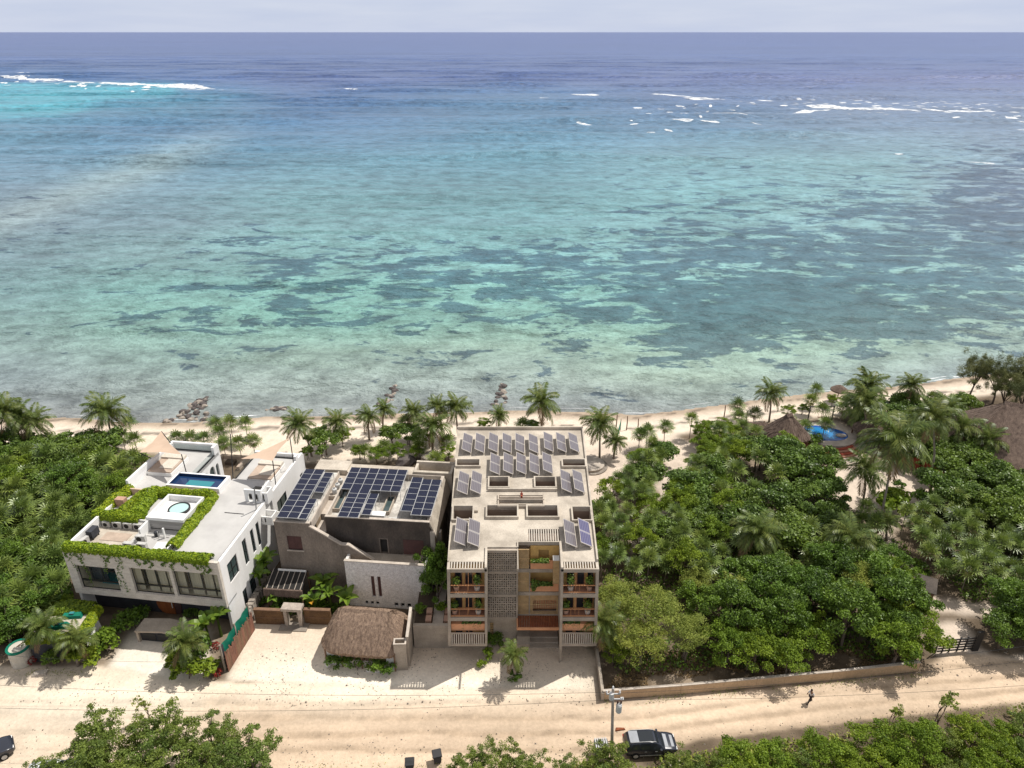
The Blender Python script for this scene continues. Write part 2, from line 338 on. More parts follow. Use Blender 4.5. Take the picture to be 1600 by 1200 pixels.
def arr_mesh(name, V, F, m, tint=None, smooth=False):
    me = bpy.data.meshes.new(name); nv, nf, k = len(V), len(F), F.shape[1]
    me.vertices.add(nv); me.vertices.foreach_set('co', np.asarray(V, dtype=np.float32).ravel())
    me.loops.add(nf * k); me.loops.foreach_set('vertex_index', F.astype(np.int32).ravel())
    me.polygons.add(nf); me.polygons.foreach_set('loop_start', np.arange(0, nf * k, k, dtype=np.int32)); me.polygons.foreach_set('loop_total', np.full(nf, k, dtype=np.int32))
    if smooth: me.polygons.foreach_set('use_smooth', np.ones(nf, dtype=bool))
    me.materials.append(MT[m] if isinstance(m, str) else m)
    if tint is not None:
        a = me.attributes.new('tint', 'FLOAT', 'POINT'); a.data.foreach_set('value', np.asarray(tint, dtype=np.float32))
    me.update(calc_edges=True); return me
def leaf_arrays(Cn, Nn, size, aspect=0.55, tint=None, rng=RNG):
    n = len(Cn); t = rng.normal(size=(n, 3)); Nn = Nn / (np.linalg.norm(Nn, axis=1, keepdims=True) + 1e-9)
    t -= Nn * (t * Nn).sum(1, keepdims=True); t /= np.linalg.norm(t, axis=1, keepdims=True) + 1e-9; b = np.cross(Nn, t)
    s = np.asarray(size).reshape(-1, 1) * np.ones((n, 1))
    V = np.stack([Cn - t * s, Cn + b * s * aspect, Cn + t * s, Cn - b * s * aspect], 1).reshape(-1, 3)
    F = np.arange(n * 4).reshape(n, 4); T = np.repeat(rng.random(n) if tint is None else tint, 4)
    return V, F, T
def leaf_mesh(name, Cn, Nn, size, m, aspect=0.55, tint=None):
    V, F, T = leaf_arrays(Cn, Nn, size, aspect, tint); return arr_mesh(name, V, F, m, T)
def rnd_dir(n, rng=RNG):
    d = rng.normal(size=(n, 3)); return d / np.linalg.norm(d, axis=1, keepdims=True)
def in_poly(x, y, poly):
    x = np.asarray(x, float); y = np.asarray(y, float); r = np.zeros(x.shape, bool); j = len(poly) - 1
    for i in range(len(poly)):
        xi, yi = poly[i]; xj, yj = poly[j]
        c = ((yi > y) != (yj > y)) & (x < (xj - xi) * (y - yi) / (yj - yi + 1e-12) + xi); r ^= c; j = i
    return r
# =============== ground, road, beach ===============
SH_X = [-620, -400, -116, -87, -76, -64, -54, -42, -22, 0, 11, 22, 29, 42, 52, 70, 84, 99, 141, 400, 620]
SH_Y = [96, 98, 104.3, 107.4, 108.3, 106.5, 106.5, 108.7, 109.2, 110.6, 110.6, 109.4, 110.8, 114.4, 117, 120.1, 123.7, 126.9, 133, 178, 200]
def shore(x): return np.interp(x, SH_X, SH_Y)
def ground_z(x, y):
    s = shore(x) + 1.2 * (fbm(x * 0.08, y * 0.08, 2) - .5) - y
    return np.where(s > 0, -1.0 * (1 - sstep(0, 13, s)), -1.0 + s * 0.16)
ROAD = [(-620, 36), (-60, 37.5), (-44.9, 36), (-30, 36), (-20.8, 38), (-6.4, 41.0), (6, 42.5), (17.6, 45.3), (35.3, 47.6), (49.8, 49.3), (70, 51), (620, 90),
        (620, 97), (75, 55.2), (52, 54.4), (46, 55.6), (41.1, 52.7), (31.8, 51.6), (16.4, 49.9), (8.9, 49.2), (8.6, 50.5), (-10.3, 51.0), (-28, 51.6), (-33.8, 52), (-41.7, 53.6), (-52, 53.6), (-62, 54), (-620, 80)]
FORE = [(-28.2, 51.7), (-10.3, 50.8), (8.5, 50.4), (8.7, 54.6), (7.8, 56.8), (-4.5, 57.2), (-4.5, 63.5), (-10.4, 63.5), (-10.4, 60), (-19.5, 60), (-20, 59.3), (-28, 59.8), (-29.2, 58)]
DRIVE = [(-41.3, 53.0), (-33.9, 51.8), (-30.4, 51.6), (-32, 57), (-33.5, 59.5), (-40, 60.0), (-41.2, 57.6)]
CLEAR = [[(47.5, 93), (44, 97), (44, 104), (54, 105), (57, 98), (53.5, 94.8), (57, 90), (60, 86), (57.5, 82), (55.9, 82.2), (52.1, 78.8), (48.6, 75.5), (47.8, 72), (48.0, 69), (47.3, 66.4), (48.3, 63.2), (52, 62.6), (55, 62), (55, 60.6), (51, 60.8), (47, 61.4), (45.4, 66), (46.4, 71), (46.6, 75.8), (49.5, 79.5), (46, 79.5), (44.8, 83), (46, 87)],
         [(44, 55), (45.5, 59.5), (49, 60), (49.5, 55), (60, 54.5), (46, 53)],
         [(9.3, 79), (11, 78), (16.5, 86), (18, 90), (24, 96), (21, 101), (9, 101)], [(14.5, 70), (17, 74), (17.5, 79), (15.5, 76)],
         G2([(1000, 655), (1070, 688), (1066, 740), (1048, 790), (1044, 835), (1022, 835), (1026, 780), (1040, 730), (1028, 700), (985, 682)]),
         [(22.5, 83), (27, 90), (29, 96), (27, 99), (24, 92), (20, 86)]]
def seg_noise(x, y, f, s): return (fbm(x * f + s, y * f - s, 3) - .5)
def zones(x, y):
    wx = x + 1.1 * seg_noise(x, y, 0.5, 3); wy = y + 1.1 * seg_noise(x, y, 0.5, 9)
    s = shore(x) - y
    road = in_poly(wx, y + 0.5 * seg_noise(x, y, .6, 2), ROAD)
    fore = in_poly(x, y, FORE) & ~road; drv = in_poly(x, y, DRIVE) & ~road
    back = np.interp(x, [-140, -80, -56, -39, -20, 10, 20, 40, 55, 67, 80, 94, 140], [90, 97, 96, 92, 93, 95, 99, 105, 107, 111, 114, 117, 122])
    beach = wy > back + 1.5 * seg_noise(x, y, .25, 20)
    clr = np.zeros(x.shape, bool)
    for c in CLEAR: clr |= in_poly(wx, wy, c)
    return road, fore, drv, beach, clr
gx = np.concatenate([np.linspace(-620, -125, 34)[:-1], np.linspace(-125, -62, 64)[:-1], np.arange(-62, 66, 0.45), np.linspace(66, 150, 120), np.linspace(150, 620, 34)[1:]])
gy = np.concatenate([np.linspace(-160, 30, 20)[:-1], np.arange(30, 41, .5), np.arange(41, 56, 0.24), np.arange(56, 70, .45), np.linspace(70, 140, 130), np.linspace(140, 215, 24)[1:]])
X, Yg = np.meshgrid(gx, gy); Zg = ground_z(X, Yg) + 0.10 * (fbm(X * 0.35, Yg * 0.35, 3) - .5) * (Yg < 100)
road, fore, drv, beach, clr = zones(X, Yg)
RC = np.interp(X, [-60, -20, 9, 41, 60], [47.0, 46.6, 46.6, 50.6, 52.6]) + .8 * (fbm(X * .08, X * 0 + 2, 3) - .5)
RUT = np.zeros_like(X)
for o_, w_ in ((-2.6, .28), (-.95, .32), (.8, .30), (2.5, .26)): RUT = np.maximum(RUT, np.exp(-((Yg - RC - o_ - .5 * (fbm(X * .15 + o_ * 9, X * 0, 3) - .5)) / w_) ** 2) * (.35 + 1.1 * fbm(X * .25 + o_, X * 0 + 9, 3)))
Zg = Zg - .07 * RUT * road
def blur(a, n=2):
    a = a.astype(float)
    for _ in range(n):
        p = np.pad(a, 1, mode='edge'); a = (p[1:-1, 1:-1] * 2 + p[:-2, 1:-1] + p[2:, 1:-1] + p[1:-1, :-2] + p[1:-1, 2:]) / 6
    return a
n1 = fbm(X * 0.12, Yg * 0.12, 4); n2 = fbm(X * 0.9 + 5, Yg * 0.9, 3); n3 = fbm(X * 0.06 + 40, Yg * 0.5 - X * 0.045, 4)
def C3(*c): return np.array(c)
col = C3(0.13, 0.098, 0.068) * (0.6 + 0.9 * n2[..., None]) + sstep(.52, .7, n1)[..., None] * C3(0.16, 0.13, 0.10)
def lay(mask, c, var, n, bl=2):
    global col
    a = blur(mask, bl)[..., None]; col = col * (1 - a) + a * (np.array(c) * (1 + var * (n[..., None] - .5)))
lay(clr, (0.60, 0.50, 0.41), 0.4, n2, 2)
lay(fore, (0.60, 0.495, 0.385), 0.35, n1, 2)
lay(drv, (0.59, 0.50, 0.41), 0.3, n2, 2)
lay(road, (0.57, 0.44, 0.32), 0.75, n3, 2)
lay(road & (RUT > .5), (0.43, 0.325, 0.23), 0.6, n2, 1)
rd = blur(road | fore | drv, 1)
pale = np.exp(-((X + 8) / 24) ** 2 - ((Yg - 51.2) / 2.3) ** 2) + 0.8 * np.exp(-((X + 20) / 7) ** 2 - ((Yg - 52.6) / 3.5) ** 2) + .75 * sstep(-22, -36, X) * (n1 + .2)
col = col + (rd * np.clip(pale, 0, 1) * (0.6 + 0.8 * n1))[..., None] * C3(0.20, 0.215, 0.20)
shd = shore(X) - Yg
lay(beach, (0.69, 0.585, 0.475), 0.25, n2, 3)
wet = sstep(4.5, 0.5, shd + 3 * (n1 - .5)) * beach
col = col * (1 - wet[..., None] * C3(0.42, 0.46, 0.50))
weed = beach * np.clip(np.exp(-((shd - 5.5 + 5 * (n1 - .5)) / 0.6) ** 2) + .8 * np.exp(-((shd - 1.2 + 3 * (n1 - .5)) / 0.5) ** 2), 0, 1) * sstep(.40, .6, n2)
col = col * (1 - 0.75 * weed[..., None])
gm, gnt, gp = _new('sand_and_soil')
ga = N(gnt, 'ShaderNodeAttribute', attribute_name='soil'); gtc = N(gnt, 'ShaderNodeTexCoord')
gn = N(gnt, 'ShaderNodeTexNoise', Scale=3.0, Detail=8.0, Roughness=0.7); gnt.links.new(gtc.outputs['Object'], gn.inputs['Vector'])
gn2 = N(gnt, 'ShaderNodeTexNoise', Scale=0.7, Detail=6.0, Roughness=0.7); gnt.links.new(gtc.outputs['Object'], gn2.inputs['Vector'])
gv = mixc(gnt, 1.0, ga.outputs['Color'], ramp(gnt, gn.outputs['Fac'], [(0.3, 0.84), (0.62, 1.05)]), 'MULTIPLY')
gv = mixc(gnt, 1.0, gv, ramp(gnt, gn2.outputs['Fac'], [(0.32, 0.90), (0.6, 1.03)]), 'MULTIPLY')
gnt.links.new(gv, gp.inputs['Base Color']); gp.inputs['Roughness'].default_value = 0.95; gp.inputs['Specular IOR Level'].default_value = 0.1
gb = N(gnt, 'ShaderNodeBump', Strength=0.5, Distance=0.12); gnt.links.new(gn.outputs['Fac'], gb.inputs['Height']); gnt.links.new(gb.outputs[0], gp.inputs['Normal'])
MT['ground'] = gm
V = np.stack([X, Yg, Zg], -1).reshape(-1, 3); nxg = len(gx); ii = np.arange(len(gy) - 1)[:, None] * nxg + np.arange(nxg - 1)[None, :]
F = np.stack([ii, ii + 1, ii + nxg + 1, ii + nxg], -1).reshape(-1, 4)
code = (road * 4 + 0).astype(int); code = np.where(fore, 2, code); code = np.where(drv, 3, code); code = np.where(beach & ~road, 1, code); code = np.where(clr & ~beach & ~road, 5, code)
fc = code[:-1, :-1].reshape(-1)
for k, nm in ((0, 'ground'), (1, 'beach'), (2, 'forecourt'), (3, 'driveway'), (4, 'road'), (5, 'sand_path')):
    f = F[fc == k]; u, inv = np.unique(f, return_inverse=True)
    me = arr_mesh(nm, V[u], inv.reshape(-1, 4), 'ground', smooth=True)
    a = me.attributes.new('soil', 'FLOAT_COLOR', 'POINT'); c4 = np.concatenate([np.clip(col.reshape(-1, 3)[u], 0.01, 0.9), np.ones((len(u), 1))], 1)
    a.data.foreach_set('color', c4.astype(np.float32).ravel()); struct(link(nm, me))

# =============== sea ===============
SEA_Z = -1.0
def srgb(c): c = np.asarray(c, float) / 255; return np.where(c <= 0.04045, c / 12.92, ((c + 0.055) / 1.055) ** 2.4)
SU = np.array([0, 230, 500, 800, 1100, 1350, 1600.])
SV = np.array([50, 90, 125, 150, 200, 250, 300, 350, 400, 450, 500, 545, 590, 630, 660.])
SR = [  # sand-bottom water colour by row (left ... right)
 [(84,104,158)]*7,
 [(86,112,160)]*3 + [(90,113,160)]*4,
 [(84,125,165),(85,120,165),(95,116,160),(95,117,162),(108,124,165),(110,124,166),(112,124,166)],
 [(95,165,180),(95,160,178),(85,120,160),(95,135,165),(105,130,165),(118,138,168),(118,136,166)],
 [(105,155,172),(100,145,170),(95,140,168),(104,150,170),(108,148,168),(128,155,170),(130,154,170)],
 [(115,158,172),(112,155,170),(112,160,170),(112,162,170),(130,175,175),(138,182,178),(140,166,172)],
 [(132,160,166),(130,165,168),(120,168,165),(120,170,168),(135,190,182),(145,192,184),(150,172,176)],
 [(136,160,160),(132,162,160),(128,172,164),(128,178,170),(140,190,180),(150,195,185),(155,182,178)],
 [(135,165,160),(135,170,160),(140,190,175),(140,195,180),(150,200,186),(150,195,180),(150,190,178)],
 [(135,172,160),(135,185,165),(140,195,172),(150,208,185),(150,205,182),(150,200,178),(160,200,178)],
 [(148,180,162),(150,195,168),(145,200,172),(152,200,172),(155,205,178),(165,208,178),(172,205,178)],
 [(158,182,164),(160,190,166),(165,192,164),(170,198,168),(178,210,176),(180,210,176),(176,200,174)],
 [(166,180,168),(172,186,168),(174,188,168),(176,192,170),(186,206,176),(178,194,174),(174,184,174)],
 [(166,170,158),(170,176,160),(170,176,160),(170,176,162),(172,180,164),(172,176,164),(172,176,164)],
 [(168,164,150)]*7]
SG = [  # density of dark seagrass and reef
 [0]*7, [0]*7, [.05]*7,
 [.1,.05,.1,.15,.25,.2,.2], [.15,.1,.05,.05,.15,.25,.35], [.1,.1,.05,.1,.4,.35,.55], [.3,.2,.12,.15,.45,.5,.68],
 [.35,.3,.25,.3,.5,.6,.7], [.4,.38,.55,.6,.62,.68,.62], [.25,.42,.62,.62,.72,.76,.7], [.25,.50,.52,.46,.80,.84,.60],
 [.18,.34,.36,.40,.64,.60,.45], [.16,.2,.24,.40,.38,.32,.32], [.2,.2,.22,.26,.26,.24,.24], [0]*7]
_sr = np.array(SR, float); _gr = _sr.mean(-1, keepdims=True); SRl = srgb(_gr + (_sr - _gr) * 0.92) * np.array([0.67, 0.71, 0.83]); SGa = np.array(SG, float)
def table(T, u, v):
    u = np.clip(u, 0, 1599.9); v = np.clip(v, 50, 659.9); i = np.clip(np.searchsorted(SU, u, 'right') - 1, 0, 5); j = np.clip(np.searchsorted(SV, v, 'right') - 1, 0, 13)
    a = (u - SU[i]) / (SU[i + 1] - SU[i]); b = (v - SV[j]) / (SV[j + 1] - SV[j]); a = a * a * (3 - 2 * a)
    if T.ndim == 3: a = a[..., None]; b = b[..., None]
    return (T[j, i] * (1 - a) + T[j, i + 1] * a) * (1 - b) + (T[j + 1, i] * (1 - a) + T[j + 1, i + 1] * a) * b
sy = np.concatenate([np.linspace(92, 135, 60), np.geomspace(136, 3000, 480), np.geomspace(3100, 200000, 60)])
st = np.linspace(-1.5, 1.5, 420)
T_, SY = np.meshgrid(st, sy); SX = T_ * (SY * _cp + (CAM_H + 1) * _sp)
pu, pv = to_px(SX, SY, SEA_Z)
wu = pu + 60 * (fbm(SX / 60 + 3, SY / 60, 3) - .5); wv = pv + 26 * (fbm(SX / 45 + 9, SY / 45 + 4, 3) - .5) * np.clip((pv - 90) / 300, 0, 1)
scol = table(SRl, wu, wv); sg = table(SGa, wu, wv)
# turquoise lagoon tongue at the far left, murky sandbar streak across the left middle
lag = in_poly(pu + 14 * (fbm(SX / 120, SY / 120, 3) - .5), pv + 4 * (fbm(SX / 90 + 2, SY / 90, 3) - .5), [(-900, 128), (60, 132), (180, 139), (262, 142), (285, 146), (245, 160), (150, 166), (80, 186), (-40, 205), (-900, 230)])
lg = (sstep(0, -17, pv - np.interp(pu, [-900, 0, 80, 150, 245, 300], [222, 198, 190, 174, 160, 146]) + 16 * (fbm(SX / 80, SY / 80, 4) - .5)) * sstep(126, 134, pv) * sstep(300, 262, pu) * np.clip(1.3 * fbm(SX / 70, SY / 60 + 5, 5), .15, .85))[..., None]; scol = scol * (1 - lg) + lg * srgb((88, 172, 188)); sg = sg * (1 - lg[..., 0])
dd = np.abs((pv - 345) + (pu - 0) * 0.36) / 26; bar = np.exp(-dd ** 2) * sstep(430, 230, pu) * 0.5; scol = scol * (1 - bar[..., None]) + bar[..., None] * srgb((158, 176, 174))
def swell(SX, SY):
    _ph = SY / 7.0 + 5.0 * fbm(SX / 260, SY / 160, 3)
    return sstep(230, 420, SY) * sstep(2800, 700, SY) * (np.sin(_ph) + .5 * np.sin(_ph * .53 + 2)) * np.clip(fbm(SX / 90 + 7, SY / 45, 3) - .38, 0, 1) * 6.5 * np.clip(SY / 600, .4, 1.2)
SWELL = swell(SX, SY)
me = arr_mesh('sea', np.stack([SX, SY, SEA_Z + SWELL], -1).reshape(-1, 3),
              np.stack([(a := np.arange(len(sy) - 1)[:, None] * 420 + np.arange(419)[None, :]), a + 1, a + 421, a + 420], -1).reshape(-1, 4), gm, smooth=True)
at = me.attributes.new('bottom', 'FLOAT_COLOR', 'POINT'); at.data.foreach_set('color', np.concatenate([scol, sg[..., None]], -1).astype(np.float32).ravel())
at2 = me.attributes.new('weed', 'FLOAT', 'POINT'); at2.data.foreach_set('value', sg.astype(np.float32).ravel())
sm, nt, p = _new('sea_water')
ab = N(nt, 'ShaderNodeAttribute', attribute_name='bottom'); aw = N(nt, 'ShaderNodeAttribute', attribute_name='weed'); tc = N(nt, 'ShaderNodeTexCoord')
def nz(scale, sx=1, sy_=1, det=5.0, rough=0.6, dist=0.0):
    mp = N(nt, 'ShaderNodeMapping'); mp.inputs['Scale'].default_value = (sx, sy_, 1); nt.links.new(tc.outputs['Object'], mp.inputs[0])
    n = N(nt, 'ShaderNodeTexNoise', Scale=scale, Detail=det, Roughness=rough, Distortion=dist); nt.links.new(mp.outputs[0], n.inputs['Vector']); return n.outputs['Fac']
def mth(op, a, b):
    n = N(nt, 'ShaderNodeMath', operation=op)
    for i, q in enumerate((a, b)):
        if hasattr(q, 'links'): nt.links.new(q, n.inputs[i])
        else: n.inputs[i].default_value = q
    return n.outputs[0]
patch = nz(0.10, 0.55, 1.0, 11.0, 0.70, 0.6); speck = nz(0.30, 0.5, 1.0, 6.0, 0.75, 0.5)
pf = mth('ADD', mth('MULTIPLY', patch, 0.72), mth('MULTIPLY', speck, 0.28))
# threshold falls as the weed density rises
lim = mth('SUBTRACT', 0.70, mth('MULTIPLY', aw.outputs['Fac'], 0.36)); dlt = mth('SUBTRACT', pf, lim)
wmask = ramp(nt, mth('ADD', mth('MULTIPLY', dlt, 13.0), 0.5), [(0.36, 0.0), (0.62, 1.0)])
wstr = mth('MULTIPLY', wmask, 0.88)
darker = mixc(nt, 1.0, ab.outputs['Color'], (0.24, 0.31, 0.43), 'MULTIPLY')
c = mixc(nt, wstr, ab.outputs['Color'], darker)
net = nz(0.8, 0.5, 1.0, 5.0, 0.7, 1.2); c = mixc(nt, 1.0, c, ramp(nt, net, [(0.30, 0.80), (0.66, 1.12)]), 'MULTIPLY')
farw = nz(0.0035, 0.10, 1.0, 6.0, 0.75, 0.2); c = mixc(nt, 1.0, c, ramp(nt, farw, [(0.38, 0.84), (0.62, 1.10)]), 'MULTIPLY')
broad = nz(0.018, 0.5, 1.0, 5.0, 0.6, 0.6); c = mixc(nt, 1.0, c, ramp(nt, broad, [(0.32, 0.84), (0.66, 1.08)]), 'MULTIPLY')
wav = nz(0.16, 0.75, 1.0, 9.0, 0.82, 0.2); c = mixc(nt, 1.0, c, ramp(nt, wav, [(0.38, 0.56), (0.58, 1.20)]), 'MULTIPLY')  # light and dark sides of the ripples painted into the water colour
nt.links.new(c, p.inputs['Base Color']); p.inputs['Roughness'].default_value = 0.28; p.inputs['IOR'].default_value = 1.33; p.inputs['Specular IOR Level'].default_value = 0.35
rip = nz(0.9, 0.35, 1.0, 4.0, 0.65, 0.3); swl = nz(0.05, 0.2, 1.0, 3.0, 0.5, 0.4); swl2 = nz(0.016, 0.12, 1.0, 3.0, 0.5, 0.3)
b1 = N(nt, 'ShaderNodeBump', Strength=0.8, Distance=0.5); nt.links.new(wav, b1.inputs['Height'])
chop = nz(0.22, 0.7, 1.0, 5.0, 0.7, 0.3); bc = N(nt, 'ShaderNodeBump', Strength=1.0, Distance=1.7); nt.links.new(chop, bc.inputs['Height']); nt.links.new(b1.outputs[0], bc.inputs['Normal'])
b2 = N(nt, 'ShaderNodeBump', Strength=1.0, Distance=5.0); nt.links.new(swl, b2.inputs['Height']); nt.links.new(bc.outputs[0], b2.inputs['Normal'])
b3 = N(nt, 'ShaderNodeBump', Strength=1.0, Distance=14.0); nt.links.new(swl2, b3.inputs['Height']); nt.links.new(b2.outputs[0], b3.inputs['Normal'])
nt.links.new(b3.outputs[0], p.inputs['Normal'])
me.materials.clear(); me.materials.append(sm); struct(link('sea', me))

# breakers on the reef: lumpy foam ridges with ragged edges, one countless mass of foam
FV = []; FF = []
def breaker(u0, v0, u1, v1, th, h=0.3, seg=46):
    a = Vector(G(u0, v0, SEA_Z)); b = Vector(G(u1, v1, SEA_Z)); n = len(FV); rows = 5; L = (b - a).length
    th = th * 0.6; depth = (Vector(G(u0, v0 - th / 2, SEA_Z)) - Vector(G(u0, v0 + th / 2, SEA_Z))).length
    ph = random.random() * 50
    for i in range(seg + 1):
        t = i / seg; q = a.lerp(b, t); env = min(1, 6 * t, 6 * (1 - t)) * (0.05 + 1.7 * float(fbm(np.array([t * L / 14 + ph]), np.array([ph]), 3)[0]) ** 1.5)
        off = depth * 0.9 * (float(fbm(np.array([t * L / 30 + ph]), np.array([3.3]), 3)[0]) - .5)
        for r in range(rows):
            s = r / (rows - 1) - .5; j = random.uniform(-.12, .12) * depth
            FV.append((q.x, q.y + off + s * depth * env + j * env, SEA_Z + 0.05 + h * env * max(0, 1 - (2 * s) ** 2)))
    for i in range(seg):
        for r in range(rows - 1):
            k = n + i * rows + r; FF.append((k, k + rows, k + rows + 1, k + 1))
for args in [(2, 121, 100, 126, 4), (24, 114, 32, 115, 3), (100, 127, 150, 130, 2.4), (150, 129, 335, 137, 5), (190, 131, 330, 138, 4), (285, 145, 336, 146, 3),
             (892, 148, 938, 149, 4), (1016, 147, 1084, 151, 5), (1066, 153, 1160, 156, 4), (1182, 157, 1210, 158, 3), (1120, 178, 1235, 177, 5), (1100, 175, 1170, 181, 4), (1235, 176, 1300, 172, 5), (1260, 166, 1420, 171, 8, 1.1), (1290, 171, 1440, 172, 5), (1480, 174, 1556, 174, 5), (1574, 183, 1600, 184, 5), (1600, 184, 1700, 188, 5),
             (988, 169, 1004, 169, 4), (1046, 190, 1084, 191, 4), (1092, 191, 1124, 192, 4), (1174, 192, 1190, 195, 5), (900, 191, 926, 193, 2.5), (1010, 209, 1024, 209, 2.5), (1038, 202, 1052, 203, 3), (842, 153, 858, 153, 2), (1304, 156, 1322, 156, 3),
             (1590, 192, 1640, 194, 3), (1586, 203, 1640, 204, 3), (1398, 241, 1412, 241, 2.5), (1590, 264, 1680, 268, 4), (1500, 252, 1560, 257, 1.6), (520, 141, 560, 142, 1.2), (1440, 171, 1480, 174, 3)]:
    breaker(*args)
for k in range(240):   # loose flecks and wash drifting in behind the breakers
    if k < 90: u_ = random.uniform(0, 340); v_ = 121 + u_ * .052 + abs(random.gauss(0, 5))
    else: u_ = random.uniform(980, 1620); v_ = 160 + abs(random.gauss(0, 13)) + 8 * math.sin(u_ / 120)
    L_ = random.uniform(2, 16); breaker(u_, v_, u_ + L_, v_ + random.uniform(-.6, .6), random.uniform(.8, 2.2), .03, 7)
for k in range(46):    # swash: short broken foam lines on the beach edge
    x_ = random.uniform(-95, 110); y_ = float(shore(x_)) + random.uniform(-.3, 1.4); x2 = x_ + random.uniform(1.5, 6); a_ = to_px(x_, y_, SEA_Z); b_ = to_px(x2, float(shore(x2)) + y_ - float(shore(x_)), SEA_Z); breaker(a_[0], a_[1], b_[0], b_[1], 1.6, .05, 9)
FV = np.array(FV); FV[:, 2] += swell(FV[:, 0], FV[:, 1]) + .05 * sstep(150, 400, FV[:, 1])
f_me = arr_mesh('surf_foam', FV, np.array(FF), 'foam', smooth=True); struct(link('surf_foam', f_me), 'stuff')
# =============== concrete apartment building with solar roof ===============
MO = (1.05, 54.2, 0.0)
def mw(p):   # the building widens a little towards the sea and the ground
    x, y, z = p; return (x * (1 + .115 * y / 26.5) * (1 + .035 * (12 - z) / 9.7), y, z)
apt = thing('apartment_building', 'four storey concrete apartment building with solar panels standing on its roof and breeze block front', 'building', MO)
def mp(name, m, fn, parent=None):
    b = MB(); fn(b); return b.build(name, m, parent or apt, warp=mw)
HW = 7.25; ZR = 12.0
WELLS = [(-7.0, -4.55, 17.9, 19.2), (4.6, 7.0, 17.8, 19.2), (-3.4, -1.4, 13.5, 15.4), (1.5, 3.6, 13.5, 15.4), (-2.35, 2.2, 11.2, 12.25), (-2.35, 2.2, 9.95, 10.95),
         (-3.55, -.5, 8.0, 9.9), (.6, 3.65, 8.0, 9.9), (-7.0, -5.05, 7.5, 9.8), (5.2, 7.0, 7.4, 9.65), (.6, 3.7, 4.15, 6.2)]
FRONT = [(-6.98, -3.66, -1, 1.1), (3.86, 6.98, -1, 1.1), (-3.44, -.52, -1, 3.12), (-.44, 3.62, -1, 3.95)]
deck_m = MB(); deck_m.wall(2, 11.72, ZR, -HW, HW, 0.0, 27.0, WELLS + FRONT)
deck_o = deck_m.build('roof_deck', 'roof', apt, warp=mw)
def par(b):
    b.box(-HW, HW, 26.8, 27.0, ZR, 12.42); b.box(HW - .16, HW, 1.1, 26.8, ZR, 12.3); b.box(-HW, -HW + .12, 1.1, 26.8, ZR, 12.12)
    b.box(-3.66, -3.44, 0, 3.2, 11.7, 12.22); b.box(3.62, 3.86, 0, 4.0, 11.7, 12.22); b.box(-.54, -.42, 3.1, 4.05, 11.7, 12.2); b.box(-.42, 3.62, 3.95, 4.08, ZR, 12.12); b.box(-3.44, -.54, 3.12, 3.26, ZR, 12.15)
mp('parapet', 'roof', par)
for (x0, x1, y0, y1) in WELLS:
    deep = 3.0 if y0 not in (11.2, 9.95, 4.15) else .45
    def lin(b):
        b.box(x0 - .1, x0, y0 - .1, y1 + .1, ZR - deep, 11.71); b.box(x1, x1 + .1, y0 - .1, y1 + .1, ZR - deep, 11.71)
        b.box(x0, x1, y0 - .1, y0, ZR - deep, 11.71); b.box(x0, x1, y1, y1 + .1, ZR - deep, 11.71); b.box(x0 - .1, x1 + .1, y0 - .1, y1 + .1, ZR - deep - .1, ZR - deep)
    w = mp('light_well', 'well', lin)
    if y0 not in (11.2, 9.95, 4.15):
        def curb(b):
            h = 12.34; b.box(x0 - .16, x0, y0 - .16, y1 + .16, ZR, h); b.box(x1, x1 + .16, y0 - .16, y1 + .16, ZR, h); b.box(x0, x1, y0 - .16, y0, ZR, h); b.box(x0, x1, y1, y1 + .16, ZR, h)
        mp('curb', 'roof', curb, w)
mp('curb_wall', 'roof', lambda b: b.box(-3.56, 3.76, 12.95, 13.2, ZR, 12.36))
mp('curb_ledge', 'roof', lambda b: b.box(-5.05, -4.5, 9.0, 9.9, ZR, 12.3))
for yy in (11.15, 9.9):
    mp('skylight_rim', 'concrete', lambda b: (b.box(-2.5, 2.35, yy - .12, yy, ZR, 12.3), b.box(-2.5, -2.36, yy, yy + 1.1, ZR, 12.22), b.box(2.21, 2.35, yy, yy + 1.1, ZR, 12.22)))
mp('skylight_beam', 'concrete', lambda b: (b.tube([(-2.3, 11.75, 12.05), (2.2, 11.75, 12.05)], .16, 8), b.tube([(-2.3, 10.5, 12.0), (2.2, 10.5, 12.0)], .12, 8)))
mp('skylight_pane', 'grey_glass', lambda b: b.box(-.3, 1.3, 10.0, 10.9, 11.75, 11.79))
mp('water_valve', 'red_paint', lambda b: (b.tube([(0, 11.9, 12.1), (0, 11.9, 12.75)], .05, 6), b.box(-.14, .14, 11.8, 12.0, 12.35, 12.5), b.box(-.1, .1, 11.4, 11.6, 12.2, 12.5)))
for k in range(13):
    mp('pergola_slat', 'slat', lambda b: b.box(.66 + k * .235, .66 + k * .235 + .11, 4.15, 6.2, 11.88, 11.98))
# body
mp('side_wall', 'concrete', lambda b: (b.wall(0, -HW, -HW + .28, 3.0, 26.8, 0, 11.72, [(17.9, 19.2, 9, 11.2)]), b.box(-HW, -HW + .28, 0, 3.0, 2.12, 11.72)))
mp('side_wall', 'concrete', lambda b: (b.wall(0, HW - .28, HW, 3.0, 26.8, 0, 11.72), b.box(HW - .28, HW, 0, 3.0, 2.12, 11.72)))
mp('rear_wall', 'concrete', lambda b: b.box(-HW, HW, 26.8, 27.0, 0, ZR))
mp('facade_fin', 'concrete', lambda b: (b.box(-3.66, -3.44, 0, 3.2, 2.1, 11.7)))
mp('facade_fin', 'concrete', lambda b: (b.box(3.62, 3.86, 0, 4.0, 2.1, 11.7), b.box(3.62, 3.86, 0, .4, 0, 2.1)))
mp('core_wall', 'concrete_dark', lambda b: b.box(-HW + .3, HW - .3, 4.6, 4.8, 0, 11.7))
